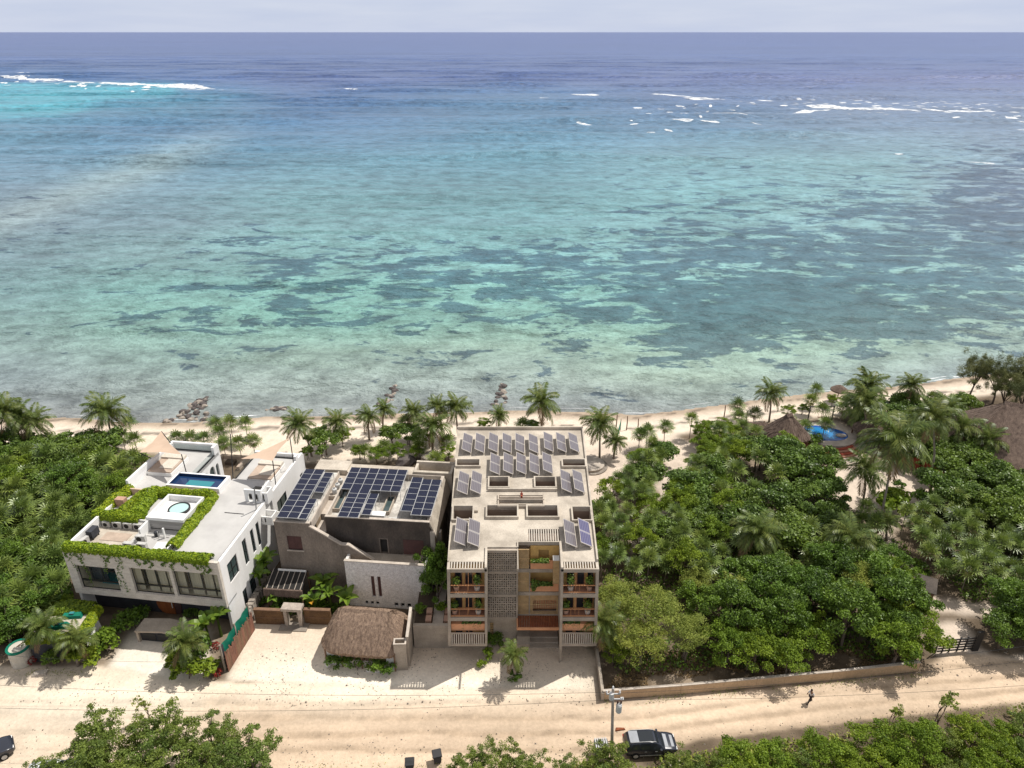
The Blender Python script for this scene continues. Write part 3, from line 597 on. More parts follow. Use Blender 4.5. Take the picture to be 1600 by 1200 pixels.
def bay(x0, x1, s):
    for z0, z1 in ((8.5, 8.93), (5.47, 5.91), (2.1, 2.33)): mp('floor_slab', 'concrete', lambda b: (b.box(x0, x1, 0.0, 4.6, z0, z1)))
    mp('roof_beam', 'concrete', lambda b: b.box(x0, x1, 0.0, .16, 11.6, 12.0))
    n = 12
    for k in range(n):
        xs = x0 + .08 + k * (x1 - x0 - .1) / n
        mp('pergola_slat', 'slat', lambda b: b.box(xs, xs + .12, .17, 1.09, 11.88, 11.985))
    for zf, zt in ((8.93, 11.6), (5.91, 8.5), (2.33, 5.47)):
        def bw(b): b.wall(1, 1.3, 1.45, x0, x1, zf, zt, [(x0 + .35, x0 + 1.15, zf + .05, zf + 2.1), (x0 + 1.35, x0 + 2.15, zf + .05, zf + 2.1), (x0 + 2.35, x0 + 3.05, zf + .6, zf + 2.1)])
        mp('balcony_wall', 'ochre', bw)
        for a0, a1, zz in ((x0 + .35, x0 + 1.15, .05), (x0 + 1.35, x0 + 2.15, .05), (x0 + 2.35, x0 + 3.05, .6)):
            fr = mp('glazed_door' if zz < .1 else 'window', 'orange_rail', lambda b: b.wall(1, 1.26, 1.36, a0, a1, zf + zz, zf + 2.1, [(a0 + .07, a1 - .07, zf + zz + .07, zf + 2.03)]))
            mp('pane', 'dark_glass', lambda b: b.box(a0 + .07, a1 - .07, 1.32, 1.35, zf + zz + .07, zf + 2.03), fr)
        mp('timber_post', 'orange_rail', lambda b: b.box(x0 + (1.7 if s < 0 else 1.2), x0 + (1.76 if s < 0 else 1.26), .5, .56, zf, zt))
        mp('balcony_floor', 'terracotta', lambda b: b.box(x0 + .02, x1 - .02, .2, 1.28, zf, zf + .03))
    for zt, zb in ((9.98, 9.1), (7.0, 6.08)):
        rl = mp('balcony_railing', 'orange_rail', lambda b: (b.box(x0, x1, .05, .12, zt - .07, zt), b.box(x0, x1, .05, .12, zb - .05, zb + .03)))
        for k in range(1, 4): mp('baluster', 'orange_rail', lambda b: b.box(x0 + k * (x1 - x0) / 4, x0 + k * (x1 - x0) / 4 + .025, .07, .10, zb + .03, zt - .07), rl)
    mp('planter_panel', 'orange', lambda b: b.box(x0 + .02, x1 - .02, .35, .95, 3.88, 4.75))
    scr = mp('slat_screen', 'concrete', lambda b: (b.box(x0, x1, .02, .14, 3.76, 3.86), b.box(x0, x1, .02, .14, 2.33, 2.42)))
    for k in range(15):
        xs = x0 + .05 + k * (x1 - x0 - .06) / 15
        mp('slat', 'slat', lambda b: b.box(xs, xs + .11, .03, .13, 2.42, 3.76), scr)
bay(-6.97, -3.66, -1); bay(3.86, 6.97, 1)
# breeze block screens
for z0, z1 in ((9.29, 11.69), (6.3, 9.0), (3.2, 6.0)):
    fr = mp('screen_frame', 'concrete', lambda b: (b.box(-3.44, -.52, 2.8, 3.1, z1, z1 + .29), b.box(-3.44, -3.4, 2.85, 3.05, z0, z1), b.box(-.6, -.52, 2.85, 3.05, z0, z1)))
    def lat(b):
        nc, nr = 13, 9; dx = 2.8 / nc; dz = (z1 - z0) / nr
        for k in range(1, nc): b.box(-3.4 + k * dx - .042, -3.4 + k * dx + .042, 2.9, 3.04, z0, z1)
        for k in range(nr + 1):
            t = .07 if k % 3 == 0 else .045
            b.box(-3.4, -.6, 2.88, 3.05, max(z0, z0 + k * dz - t), min(z1, z0 + k * dz + t))
        for r in range(nr):
            for k in range(nc):
                if (r * 2 + k) % 3 == 0: b.box(-3.4 + k * dx + .042, -3.4 + (k + 1) * dx - .042, 2.95, 3.0, z0 + r * dz + .07, z0 + r * dz + dz * .5)
    struct(mp('breeze_block', 'concrete', lat, fr), 'stuff')
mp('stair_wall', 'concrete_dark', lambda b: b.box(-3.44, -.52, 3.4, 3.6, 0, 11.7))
mp('base_wall', 'concrete', lambda b: b.wall(1, 2.85, 3.1, -3.44, -.52, 0, 3.2, [(-3.2, -2.85, .5, 2.5)]))
mp('louvre_window', 'bamboo', lambda b: [b.box(-3.2, -2.85, 2.93, 2.98, .55 + k * .24, .68 + k * .24) for k in range(8)])
# right recess
for a, c in ((8.79, 9.22), (5.77, 6.2), (3.0, 3.18)): mp('recess_beam', 'concrete', lambda b: b.box(-.5, 3.62, 3.3, 4.0, a, c))
mp('recess_post', 'concrete', lambda b: (b.box(-.54, -.42, 2.9, 4.0, 0, 11.7), b.box(.68, .78, 3.35, 3.6, 3.18, 9.22)))
mp('recess_wall', 'ochre', lambda b: b.box(.7, 3.62, 4.3, 4.5, 3.0, 11.1))
def bamboo(x0, x1, y, z0, z1, nv, holes=()):
    f = mp('bamboo_shutter', 'bamboo', lambda b: [b.box(x0, x1, y - .02, y + .05, z, z + .07) for z in (z0, (z0 + z1) / 2 - .03, z1 - .07)])
    def st(b):
        for k in range(nv):
            xs = x0 + (k + .12) * (x1 - x0) / nv; w = .76 * (x1 - x0) / nv; hz = [(h[2], h[3]) for h in holes if h[0] < xs + w / 2 < h[1]]
            if not hz: b.box(xs, xs + w, y, y + .04, z0 + .07, z1 - .07)
            else: b.box(xs, xs + w, y, y + .04, z0 + .07, hz[0][0]); b.box(xs, xs + w, y, y + .04, hz[0][1], z1 - .07)
    mp('cane', 'bamboo', st, f); return f
for z0, z1 in ((9.25, 11.65), (6.25, 8.77), (3.2, 5.75)): bamboo(-.42, .66, 3.38, z0, z1, 12)
bamboo(.8, 3.6, 3.38, 3.2, 5.75, 30, [(1.1, 3.45, 3.55, 5.05)])
mp('louvre', 'bamboo', lambda b: [b.slab([(3.42, 3.95), (3.62, 4.9 - .03 * k), (3.66, 4.9 - .03 * k), (3.46, 3.95)], 0, 1.15 + k * .23, 1.22 + k * .23) for k in range(10)])
mp('inner_wall', 'orange', lambda b: b.box(1.0, 3.5, 4.1, 4.2, 3.2, 5.6))
mp('planter_panel', 'orange', lambda b: b.box(.8, 3.05, 3.3, 3.38, 9.24, 10.3))
mp('planter_panel', 'orange', lambda b: b.box(.8, 3.6, 3.3, 3.38, 6.3, 7.35))
mp('back_wall', 'ochre', lambda b: b.wall(1, 3.85, 3.93, .8, 3.6, 9.3, 11.7, [(1.6, 2.6, 9.4, 11.2)]))
mp('bamboo_box', 'bamboo', lambda b: (b.box(3.0, 3.6, 2.6, 3.28, 7.95, 10.9), [b.box(2.99, 3.61, 2.57, 2.6, 7.95 + k * .5, 8.0 + k * .5) for k in range(6)]))
mp('box_lid', 'white_clean', lambda b: b.box(2.98, 3.6, 2.55, 3.3, 10.9, 10.96))
can = mp('entrance_canopy', 'orange', lambda b: (b.box(-.55, 3.62, 1.45, 1.6, 2.82, 3.1), b.box(-.55, -.42, 1.6, 2.9, 2.85, 3.1)))
for k in range(24):
    mp('roof_batten', 'rust_tile', lambda b: b.box(-.41 + k * .168, -.41 + k * .168 + .13, 1.6, 3.28, 2.98 + (k % 2) * .015, 3.06 + (k % 2) * .015), can)
mp('entrance_wall', 'concrete', lambda b: b.box(-.42, .8, 3.6, 3.8, 0, 2.98))
en = mp('entrance_door', 'orange_rail', lambda b: b.wall(1, 3.7, 3.78, .85, 3.6, .5, 2.6, [(.93, 2.2, .6, 2.5), (2.3, 2.75, .6, 2.5), (2.83, 3.25, .6, 2.5), (3.31, 3.54, .6, 2.5)]))
mp('pane', 'terracotta', lambda b: b.box(.9, 3.58, 3.76, 3.77, .55, 2.55), en)
for k in range(3): mp('step', 'concrete', lambda b: b.box(.78, 3.6, 1.75 + k * .55, 3.7, k * .17, .17 + k * .17))
mp('low_wall', 'concrete', lambda b: b.box(-.5, .78, 2.3, 3.6, 0, 1.1))
# solar units, each two modules on a tilted rack, standing on the roof
def solar_unit():
    t = thing('solar_rack', '', 'solar rack')
    hx, lz, hz, L = 1.12, .30, .86, 4.0
    def fr(b):
        for y in (0, L / 2 - .025, L - .05): b.hexa([(0, y, hz - .03), (hx, y, lz - .03), (hx, y + .05, lz - .03), (0, y + .05, hz - .03), (0, y, hz + .035), (hx, y, lz + .035), (hx, y + .05, lz + .035), (0, y + .05, hz + .035)])
        for x, z in ((-.03, hz), (hx - .02, lz)): b.box(x, x + .05, 0, L, z - .03, z + .04)
        for y in (.15, L - .2):
            b.tube([(0.02, y, 0), (0.02, y, hz)], .025, 5); b.tube([(hx, y, 0), (hx, y, lz)], .025, 5); b.tube([(0.02, y, .05), (hx, y, .05)], .02, 5); b.tube([(.02, y, .08), (.45, y, hz - .2)], .02, 5)
    b = MB(); fr(b); b.build('rack', 'slat', t)
    for k in (0, 1):
        y0, y1 = .05 + k * (L / 2 - .01), L / 2 - .03 + k * (L / 2 - .02)
        m = MB(); m.hexa([(.02, y0, hz - .02), (hx - .02, y0, lz - .02), (hx - .02, y1, lz - .02), (.02, y1, hz - .02), (.02, y0, hz + .02), (hx - .02, y0, lz + .02), (hx - .02, y1, lz + .02), (.02, y1, hz + .02)])
        m.build('solar_module', 'pv_grey', t)
    return t
SP = [((-6.52, 20.65), 0), ((-5.07, 20.65), 0), ((-3.58, 20.78), 0), ((-2.03, 20.65), 0), ((-.6, 20.57), 0), ((.95, 20.52), 0), ((2.63, 20.91), 0), ((4.06, 20.78), 0), ((5.49, 20.78), 0),
      ((-3.34, 15.84), 1), ((-1.92, 15.95), 1), ((-.51, 15.95), 1), ((.93, 15.84), 1), ((2.38, 16.07), 1), ((-6.74, 11.91), 2), ((-5.34, 12.01), 2), ((4.21, 12.23), 3), ((5.56, 12.23), 3),
      ((-6.68, 3.1), 4), ((-5.36, 2.93), 4), ((4.19, 2.84), 5), ((5.67, 2.93), 5)]
ORD = ['leftmost', 'second from left', 'third from left', 'fourth from left', 'middle', 'sixth from left', 'third from right', 'second from right', 'rightmost']
OR5 = ['leftmost', 'second from left', 'middle', 'second from right', 'rightmost']
su = solar_unit(); cnt = {}
for (x, y), r in SP:
    k = cnt.get(r, 0); cnt[r] = k + 1; p = mw((x, y, 12.0))
    if r == 0: lb = 'tilted grey solar rack, %s of nine along the concrete roof rear edge' % ORD[k]
    elif r == 1: lb = 'tilted grey solar rack, %s of five in the concrete roof centre' % OR5[k]
    else:
        lb = 'tilted %s solar rack, %s of the pair at the concrete roof %s' % ('violet' if (r == 5 and k == 1) else 'grey', ('left one', 'right one')[k], {2: 'left side', 3: 'right side', 4: 'front left corner', 5: 'front right corner'}[r])
    loc = (MO[0] + p[0], MO[1] + p[1], 12.0)
    if (r, k) == (0, 0): u = su; u.location = loc; u['label'] = lb; u['group'] = 'solar panels on the concrete apartment roof'
    else: u = dup(su, loc, 0, lb, 'solar panels on the concrete apartment roof')
    u.rotation_euler.z = random.uniform(-.01, .01)
    if (r, k) == (5, 1):
        for ch in u.children:
            if ch.name.startswith('solar_module'): ch.data = ch.data.copy(); ch.data.materials[0] = MT['pv_violet']
# =============== white villa with stone front and planted roof ===============
WANG = R(-7.711)
wh = thing('white_villa', 'white flat roofed villa with stone clad front, large windows, rooftop pool and hedges', 'building', (-47.08, 60.37, 0), WANG)
def ww(x, y, z=0): c, s = math.cos(WANG), math.sin(WANG); return (-47.08 + x * c - y * s, 60.37 + x * s + y * c, z)
def wp(name, m, fn, parent=None, smooth=False):
    b = MB(); fn(b); return b.build(name, m, parent or wh, smooth)
W = 17.3
WIN = [(.95, 5.5, 4.25, 7.45), (7.2, 11.65, 4.4, 7.8), (12.0, 17.0, 4.5, 7.95)]
wp('stone_front', 'stone', lambda b: b.wall(1, 0, .35, 0, W, 3.55, 9.5, WIN))
wp('soffit', 'white', lambda b: b.box(0, W, .35, 2.2, 3.55, 3.75))
RW = [(1.5, 3.5, 5.55, 8.0), (4.9, 5.75, 5.1, 8.35), (6.8, 7.5, 5.2, 8.3), (8.15, 8.85, 5.2, 8.25), (3.2, 4.1, .6, 2.9), (4.9, 6.2, .9, 2.9), (7.0, 8.6, .9, 2.9)]
wp('right_wall', 'white', lambda b: b.wall(0, W - .3, W, .35, 12.0, 0, 9.3, RW))
wp('left_wall', 'white', lambda b: (b.box(0, .3, .35, 12.0, 0, 9.3), b.box(-.7, -.4, 12.0, 22.2, 0, 9.3), b.box(-.7, .3, 11.9, 12.2, 0, 9.3)))
wp('ground_floor', 'slate', lambda b: b.wall(1, 1.9, 2.2, .3, W - .3, 0, 3.55, [(8.0, 10.4, 0, 2.9)]))
wp('rear_wall', 'white', lambda b: (b.box(-.4, 5.7, 21.9, 22.2, 0, 9.6), None))
wp('rear_wall', 'white', lambda b: b.box(10.8, W, 21.9, 22.2, 0, 9.0))
for i, (x0, x1, z0, z1) in enumerate(WIN):
    wr = wp('window', 'black', lambda b: (b.wall(1, .28, .36, x0 + .005, x1 - .005, z0, z1, [(x0 + .07, x1 - .07, z0 + .07, z0 + .92), (x0 + .07, x0 + (x1 - x0) * .3, z0 + 1.12, z1 - .05), (x0 + .1 + (x1 - x0) * .3, x0 + (x1 - x0) * .58, z0 + 1.12, z1 - .05), (x0 + .1 + (x1 - x0) * .58, x1 - .06, z0 + 1.12, z1 - .05)])))
    wp('pane', 'clear', lambda b: b.box(x0 + .02, x1 - .02, .31, .33, z0 + .03, z1 - .03), wr)
    wp('reveal', 'curtain', lambda b: (b.box(x0 + .01, x1 - .01, .37, 2.6, z0 - .1, z0 - .01), b.box(x0 - .1, x0, .36, 2.6, z0, z1), b.box(x1, x1 + .1, .36, 2.6, z0, z1), b.box(x0 - .1, x1 + .1, .36, 2.6, z1, z1 + .1)), wr)
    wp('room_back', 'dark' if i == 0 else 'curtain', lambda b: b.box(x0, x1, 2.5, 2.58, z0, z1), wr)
    if i:
        for a, c in ((.02, .18), (.3, .55), (.6, .8), (.84, .98)):
            wp('curtain', 'curtain', lambda b: b.box(x0 + (x1 - x0) * a, x0 + (x1 - x0) * c, 0.6, .65, z0 + .02, z1 - .1), wr)
    else:
        wp('dark_blind', 'slate', lambda b: b.box(x0 + 1.0, x0 + 3.0, .6, .65, z0 + .9, z1 - .05), wr)
        wp('bed', 'pool_teal', lambda b: b.box(x0 + 1.6, x1 - .3, 1.1, 2.4, z0, z0 + .4), wr)
for (y0, y1, z0, z1) in RW:
    wr = wp('window', 'black', lambda b: b.wall(0, W - .16, W - .1, y0, y1, z0, z1, [(y0 + .06, (y0 + y1) / 2 - .02, z0 + .06, z0 + (z1 - z0) * .45), (y0 + .06, (y0 + y1) / 2 - .02, z0 + (z1 - z0) * .48, z1 - .06), ((y0 + y1) / 2 + .02, y1 - .06, z0 + .06, z0 + (z1 - z0) * .45), ((y0 + y1) / 2 + .02, y1 - .06, z0 + (z1 - z0) * .48, z1 - .06)]))
    wp('pane', 'grey_glass', lambda b: b.box(W - .2, W - .17, y0, y1, z0, z1), wr)
# round pivot door, half dark half timber
def disc(b, cx, cz, r, y0, y1, a0=0, a1=360, n=28): b.slab([(cx + r * math.cos(R(a0 + (a1 - a0) * k / n)), cz + r * math.sin(R(a0 + (a1 - a0) * k / n))) for k in range(n + (0 if a1 - a0 == 360 else 1))], 1, y0, y1)
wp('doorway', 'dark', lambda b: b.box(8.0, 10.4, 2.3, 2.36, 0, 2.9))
dr = wp('round_door', 'door', lambda b: b.slab([(7.75, 1.35), (7.85, .75), (8.15, .3), (8.6, .05), (9.75, .05), (9.75, 2.95), (8.6, 2.95), (8.15, 2.5), (7.85, 2.0)], 1, 1.78, 1.88))
wp('handle', 'white_clean', lambda b: b.box(9.55, 9.62, 1.7, 1.77, 1.0, 2.0), dr)
wp('door_jamb', 'maroon', lambda b: b.slab([(9.8, .05), (10.4, .3), (10.6, 1.2), (10.5, 2.2), (9.8, 2.95)], 1, 1.8, 1.88))
# roof decks
wp('service_deck', 'deck', lambda b: b.box(.3, 11.0, .36, 5.9, 8.1, 8.3))
wp('roof_deck', 'deck', lambda b: (b.box(11.0, W - .31, .36, 12.0, 8.9, 9.2), b.box(.3, 11.0, 5.9, 12.0, 8.4, 8.9), b.box(-.4, 11.0, 12.0, 15.6, 8.1, 8.5), b.box(11.0, 16.99, 12.0, 15.6, 8.5, 8.95)))
wp('wing_roof', 'deck', lambda b: b.box(-.4, 5.7, 15.6, 21.9, 8.1, 8.48)); wp('wing_roof', 'deck', lambda b: b.box(10.8, W - .3, 15.6, 21.9, 8.0, 8.4))
for bx in ((0, .3, .36, 12, 9.3, 9.5), (-.7, -.4, 12.2, 17.5, 9.3, 9.9), (-.7, -.4, 17.5, 22.2, 9.3, 9.6), (10.8, 11.0, .9, 5.9, 8.3, 9.25), (.3, 6.0, 5.9, 6.05, 8.3, 9.3), (5.35, 5.7, 21.0, 22.0, 8.5, 9.7)): wp('parapet', 'white_clean', lambda b: b.box(*bx))
wp('gravel_strip', 'roof', lambda b: b.box(.4, 5.2, 1.2, 5.4, 8.3, 8.33)) 
ARCH = [(16.2, 17.2), (17.6, 18.8), (19.2, 20.4), (20.7, 21.4)]
def archwall(b):
    b.box(5.4, 5.7, 15.6, 21.9, 7.6, 8.48)
    ys = [15.6]; 
    for a, c in ARCH: b.box(5.4, 5.7, ys[-1], a, 0, 7.6); ys.append(c)
    b.box(5.4, 5.7, ys[-1], 21.9, 0, 7.6)
    for a, c in ARCH:
        r = (c - a) / 2; m = (a + c) / 2; n = 8; b.box(5.4, 5.7, a, c, 0, 4.2)
        for k in range(n):
            t0, t1 = math.pi * k / n, math.pi * (k + 1) / n; y0, y1 = m + r * math.cos(t1), m + r * math.cos(t0)
            b.slab([(y0, 6.9 + r * 0 + r * math.sin(t1) - .0), (y1, 6.9 + r * math.sin(t0)), (y1, 7.6), (y0, 7.6)], 0, 5.4, 5.7) if 6.9 + r * math.sin(max(t0, t1)) < 7.6 else None
wp('courtyard_wall', 'white', archwall)
for a, c in ARCH: wp('arched_window', 'grey_glass', lambda b: b.box(5.45, 5.5, a, c, 4.2, 7.6))
wp('courtyard_wall', 'white', lambda b: (b.box(10.8, 11.1, 15.6, 21.9, 0, 8.0), b.box(5.7, 10.8, 15.6, 15.9, 0, 8.1)))
wp('right_wing_wall', 'white', lambda b: (b.wall(0, W - .3, W, 12.6, 22.0, 0, 9.3, [(13.6, 16.2, 4.6, 7.4), (20.4, 21.2, 4.5, 6.9), (12.8, 13.3, 2.5, 6.0)]), b.box(W - .3, W, 20.0, 20.6, 9.3, 9.9)))
for (y0, y1, z0, z1) in ((13.6, 16.2, 4.6, 7.4), (20.4, 21.2, 4.5, 6.9), (12.8, 13.3, 2.5, 6.0)):
    wr = wp('window', 'black', lambda b: b.wall(0, W - .16, W - .1, y0, y1, z0, z1, [(y0 + .06, (y0 + y1) / 2 - .03, z0 + .06, z1 - .06), ((y0 + y1) / 2 + .03, y1 - .06, z0 + .06, z1 - .06)])); wp('pane', 'grey_glass', lambda b: b.box(W - .2, W - .17, y0, y1, z0, z1), wr)
# stacked white balconies at the break in the right wall
for (x0, x1, y0, y1, z0, z1) in ((16.6, 18.6, 9.6, 11.0, 7.2, 8.3), (16.4, 17.6, 11.2, 12.6, 8.9, 10.4), (17.0, 18.9, 11.6, 13.0, 5.6, 6.6)):
    bb = wp('balcony', 'white_clean', lambda b: (b.box(x0, x1, y0, y1, z0, z0 + .15), b.box(x0, x1, y0, y0 + .12, z0 + .15, z1), b.box(x1 - .12, x1, y0 + .12, y1, z0 + .15, z1), b.box(x0, x1 - .12, y1 - .12, y1, z0 + .15, z1)))
    for k in (.3, .55): wp('slot', 'dark', lambda b: b.box(x0 + (x1 - x0) * k, x0 + (x1 - x0) * k + .14, y0 - .012, y0 + .01, z0 + .35, z1 - .2), bb)
wp('stair_box', 'white_clean', lambda b: (b.wall(1, 10.9, 11.1, 15.0, 17.0, 8.95, 10.9, [(15.4, 15.9, 9.3, 10.4), (16.2, 16.7, 9.3, 10.4)]), b.box(16.8, 17.0, 11.1, 13.4, 8.95, 10.7)))
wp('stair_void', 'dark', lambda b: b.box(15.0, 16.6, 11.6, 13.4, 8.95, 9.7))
wp('edge_trim', 'black', lambda b: (b.box(W - .33, W - .302, .4, 12.0, 9.2, 9.32), b.box(-.3, 5.6, 21.75, 21.85, 8.49, 8.6), b.box(5.6, 5.68, 15.7, 21.8, 8.49, 8.6), b.box(10.85, 10.95, 15.7, 21.8, 8.41, 8.55), b.box(10.9, 17, 21.7, 21.8, 8.41, 8.55)))
gb = wp('glass_balustrade', 'clear', lambda b: (b.box(5.62, 5.65, 15.7, 21.8, 8.6, 9.3), b.box(-.3, 5.6, 21.79, 21.82, 8.6, 9.4), b.box(10.88, 10.91, 15.7, 21.8, 8.55, 9.5)))
# pool and hot tub are built into the roof
pl = wp('plunge_pool', 'white_clean', lambda b: (b.box(4.4, 11.1, 12.2, 12.45, 8.5, 9.75), b.box(4.4, 11.1, 14.8, 15.05, 8.5, 9.75), b.box(4.4, 4.65, 12.45, 14.8, 8.5, 9.75), b.box(10.8, 11.1, 12.45, 14.8, 8.5, 9.75)))
wp('pool_lining', 'pool_tile', lambda b: (b.box(4.65, 10.8, 12.45, 12.5, 8.6, 9.73), b.box(4.65, 10.8, 14.75, 14.8, 8.6, 9.73), b.box(4.65, 4.7, 12.5, 14.75, 8.6, 9.73), b.box(10.75, 10.8, 12.5, 14.75, 8.6, 9.73)), pl)
wp('pool_water', 'pool_deep', lambda b: b.box(4.7, 10.75, 12.5, 14.75, 8.6, 9.4), pl)
wp('shallow_ledge', 'pool_teal', lambda b: b.box(6.4, 9.6, 12.6, 14.0, 9.4, 9.42), pl)
ht = wp('hot_tub_deck', 'white_clean', lambda b: (b.box(6.0, 10.4, 5.7, 6.9, 9.6, 9.95), b.box(6.0, 6.2, 6.9, 10.2, 8.9, 9.95), b.box(10.2, 10.4, 6.9, 10.2, 8.9, 9.95), b.box(6.2, 10.2, 10.0, 10.2, 8.9, 9.95), b.box(6.2, 10.2, 6.9, 10.0, 8.9, 9.25), b.box(6.1, 6.3, 4.0, 5.7, 8.3, 9.6), b.box(8.6, 8.75, 4.4, 4.6, 8.3, 9.6)))
wp('hot_tub', 'black', lambda b: b.lathe([(1.18, 9.25), (1.2, 9.55), (1.03, 9.55), (1.03, 9.4)], 28, (8.35, 8.3, 0), False), ht)
wp('tub_water', 'tub_water', lambda b: b.lathe([(1.035, 9.3), (1.035, 9.48), (0.02, 9.481)], 28, (8.35, 8.3, 0)), ht)
wp('planter_wall', 'canvas', lambda b: (b.box(-.2, .0, 6.3, 11.4, 8.9, 9.45), b.box(-.2, 2.8, 6.15, 6.3, 8.9, 9.45), b.box(.2, 2.2, 10.9, 11.1, 8.9, 9.7), b.box(2.8, 10.9, 11.9, 12.0, 8.9, 9.5)))
# --- things standing on the roof ---
def wthing(name, label, cat, x, y, z, group=None, rz=0): return thing(name, label, cat, ww(x, y, z), WANG + rz, group)
def ac_unit():
    t = thing('air_conditioner', '', 'air conditioner')
    b = MB(); b.box(-.45, .45, -.18, .18, .06, .72); b.build('casing', 'ac', t)
    b = MB(); b.lathe([(.24, 0), (.24, .02)], 16); g = b.build('fan_grille', 'dark', t); g.rotation_euler = (math.pi / 2, 0, 0); g.location = (-.12, -.185, .4)
    b = MB(); b.box(-.4, -.34, -.2, .2, 0, .06).box(.34, .4, -.2, .2, 0, .06); b.build('foot', 'grey_metal', t); return t
A0 = ac_unit(); first = True
AL = [(1.2, 5.5, 0, 'leftmost of the row below the roof hedge'), (2.5, 5.5, 0, 'second from left in the row below the roof hedge'), (3.8, 5.5, 0, 'third from left in the row below the roof hedge'), (5.0, 5.5, 0, 'rightmost of the row below the roof hedge'),
      (5.9, 2.3, 0, 'left one of the pair behind the front roof hedge'), (7.4, 2.4, 0, 'right one of the pair behind the front roof hedge'), (6.5, 3.6, .1, 'standing behind the pair near the front roof hedge'), (.75, 2.3, 1.4, 'against the left parapet nearest the front hedge')]
for x, y, rz, s in AL:
    lb = 'white air conditioner, ' + s
    if first: o = A0; o.location = ww(x, y, 8.3); o.rotation_euler.z = WANG + rz; o['label'] = lb; o['group'] = 'air conditioners on the villa roof'; first = False
    else: o = dup(A0, ww(x, y, 8.3), WANG + rz, lb, 'air conditioners on the villa roof', 1.15)
t = wthing('equipment_box', 'dark grey equipment cabinet against the left parapet of the villa roof', 'cabinet', .9, 3.6, 8.3)
MB().box(-.35, .35, -.6, .6, .3, 1.15).build('cabinet', 'slate', t); MB().box(-.3, -.2, -.5, -.4, 0, .3).box(.2, .3, -.5, -.4, 0, .3).box(-.3, -.2, .4, .5, 0, .3).box(.2, .3, .4, .5, 0, .3).build('leg', 'black', t)
tag(MB().box(-1.5, 1.5, -.7, .7, 0, .04).build('rattan_mat', 'beige', None), 'brown rattan mat lying on the white service deck of the villa roof', 'mat'); bpy.data.objects['rattan_mat'].location = ww(3.3, 3.9, 8.34); bpy.data.objects['rattan_mat'].rotation_euler.z = WANG
for i, (x, y, rz, l) in enumerate(((8.9, 3.1, .15, 'white board lying flat in front of the hot tub enclosure'), (10.3, 3.4, -.2, 'white board leaning low beside the right roof hedge'))):
    o = MB().box(-.55, .55, -.7, .7, 0, .05).build('board', 'white_clean'); o.location = ww(x, y, 8.3 if i == 0 else 8.32); o.rotation_euler.z = WANG + rz; tag(o, l, 'board')
t = wthing('pump_set', 'dark pump and pipes standing under the hot tub deck', 'pump', 7.6, 4.7, 8.3); MB().tube([(-1, 0, .3), (1.6, 0, .3)], .06, 6).tube([(.4, -.3, 0), (.4, -.3, .9)], .05, 6).build('pipe', 'galv', t); MB().lathe([(.25, 0), (.25, .6), (.1, .7)], 10).build('tank', 'slate', t)
def sail(name, label, p3, masts, bow=.55):
    t = thing(name, label, 'shade sail'); n = 12; b = MB(); P = [Vector(p) for p in p3]; cen = (P[0] + P[1] + P[2]) / 3; V = {}
    for i in range(n + 1):
        for j in range(n + 1 - i):
            k = n - i - j; a, bb, c = i / n, j / n, k / n; q = P[0] * a + P[1] * bb + P[2] * c; e = min(a, bb, c); pull = bow * (1 - 3 * e) * (1 - max(a, bb, c)) * 1.15
            q = q + (cen - q) * max(0, pull) * .6; V[i, j] = len(b.v); b.v.append((q.x, q.y, q.z - .25 * e))
    for i in range(n):
        for j in range(n - i):
            b.f.append((V[i, j], V[i + 1, j], V[i, j + 1]))
            if i + j < n - 1: b.f.append((V[i + 1, j], V[i + 1, j + 1], V[i, j + 1]))
    b.build('canopy', 'canvas', t, True)
    for a, c in masts: MB().tube([a, c], .06, 8).build('mast', 'black' if name != 'x' else 'galv', t)
def Wy(u, v, y):   # point on the sight line at distance y: used to stand the masts
    a = (u - 800) / FOC; b = (v - 600) / FOC; d = (a, _cp - b * _sp, -_sp - b * _cp); t = y / d[1]; return (d[0] * t, y, CAM_H + d[2] * t)
m1 = ww(5.1, 15.5, 8.48); m0 = ww(-.5, 17.2, 9.9); m2 = ww(-.4, 21.6, 9.3)
q1 = Wy(283.5, 710, m1[1] - .3); q0 = Wy(217.5, 707, m0[1]); q2 = Wy(252, 674, m2[1])
sail('shade_sail', 'tan triangular shade sail over the daybed on the left wing of the white villa', [q0, q1, q2], [(m1, q1), (m0, q0), (m2, q2)])
n1_ = ww(17.0, 14.6, 9.3); n2_ = ww(17.1, 19.6, 9.3); n3_ = ww(10.7, 16.0, 8.1); n4 = ww(16.9, 9.6, 9.2)
r1 = Wy(426, 720, n1_[1] - .2); r2 = Wy(453, 684, n2_[1]); r3 = Wy(376, 717, n3_[1]); 
sail('shade_sail', 'tan shade sail stretched over the right wing of the white villa near the sea', [r1, r2, r3], [(n1_, r1), (n2_, r2), (n3_, Wy(360, 678, n3_[1] + 1.5))])
tag(MB().tube([n4, Wy(397, 760, n4[1] - .3)], .07, 8).build('steel_post', 'grey_metal'), 'leaning grey steel post on the right edge of the white villa roof', 'post')
for x, y, s in ((1.3, 17.6, 'left'), (14.2, 17.9, 'right')):
    t = wthing('daybed', 'low beige daybed with cushions on the %s wing roof of the white villa' % s, 'daybed', x, y, 8.48 if s == 'left' else 8.4)
    MB().box(-1.6, 1.6, -2.0, 2.0, 0, .45).build('base', 'white_clean', t); MB().box(-1.5, 1.5, -1.9, 1.0, .45, .62).build('cushion', 'beige', t)
    MB().box(-.4, 1.3, -1.2, .9, .62, .72).build('mattress', 'cream', t); MB().box(-1.5, 1.5, 1.0, 1.9, .45, .85).build('backrest', 'cream', t); MB().lathe([(.28, 0), (.3, .08), (.22, .12)], 14, (-.3, 2.6, 0)).build('round_lamp', 'grey_metal', t)
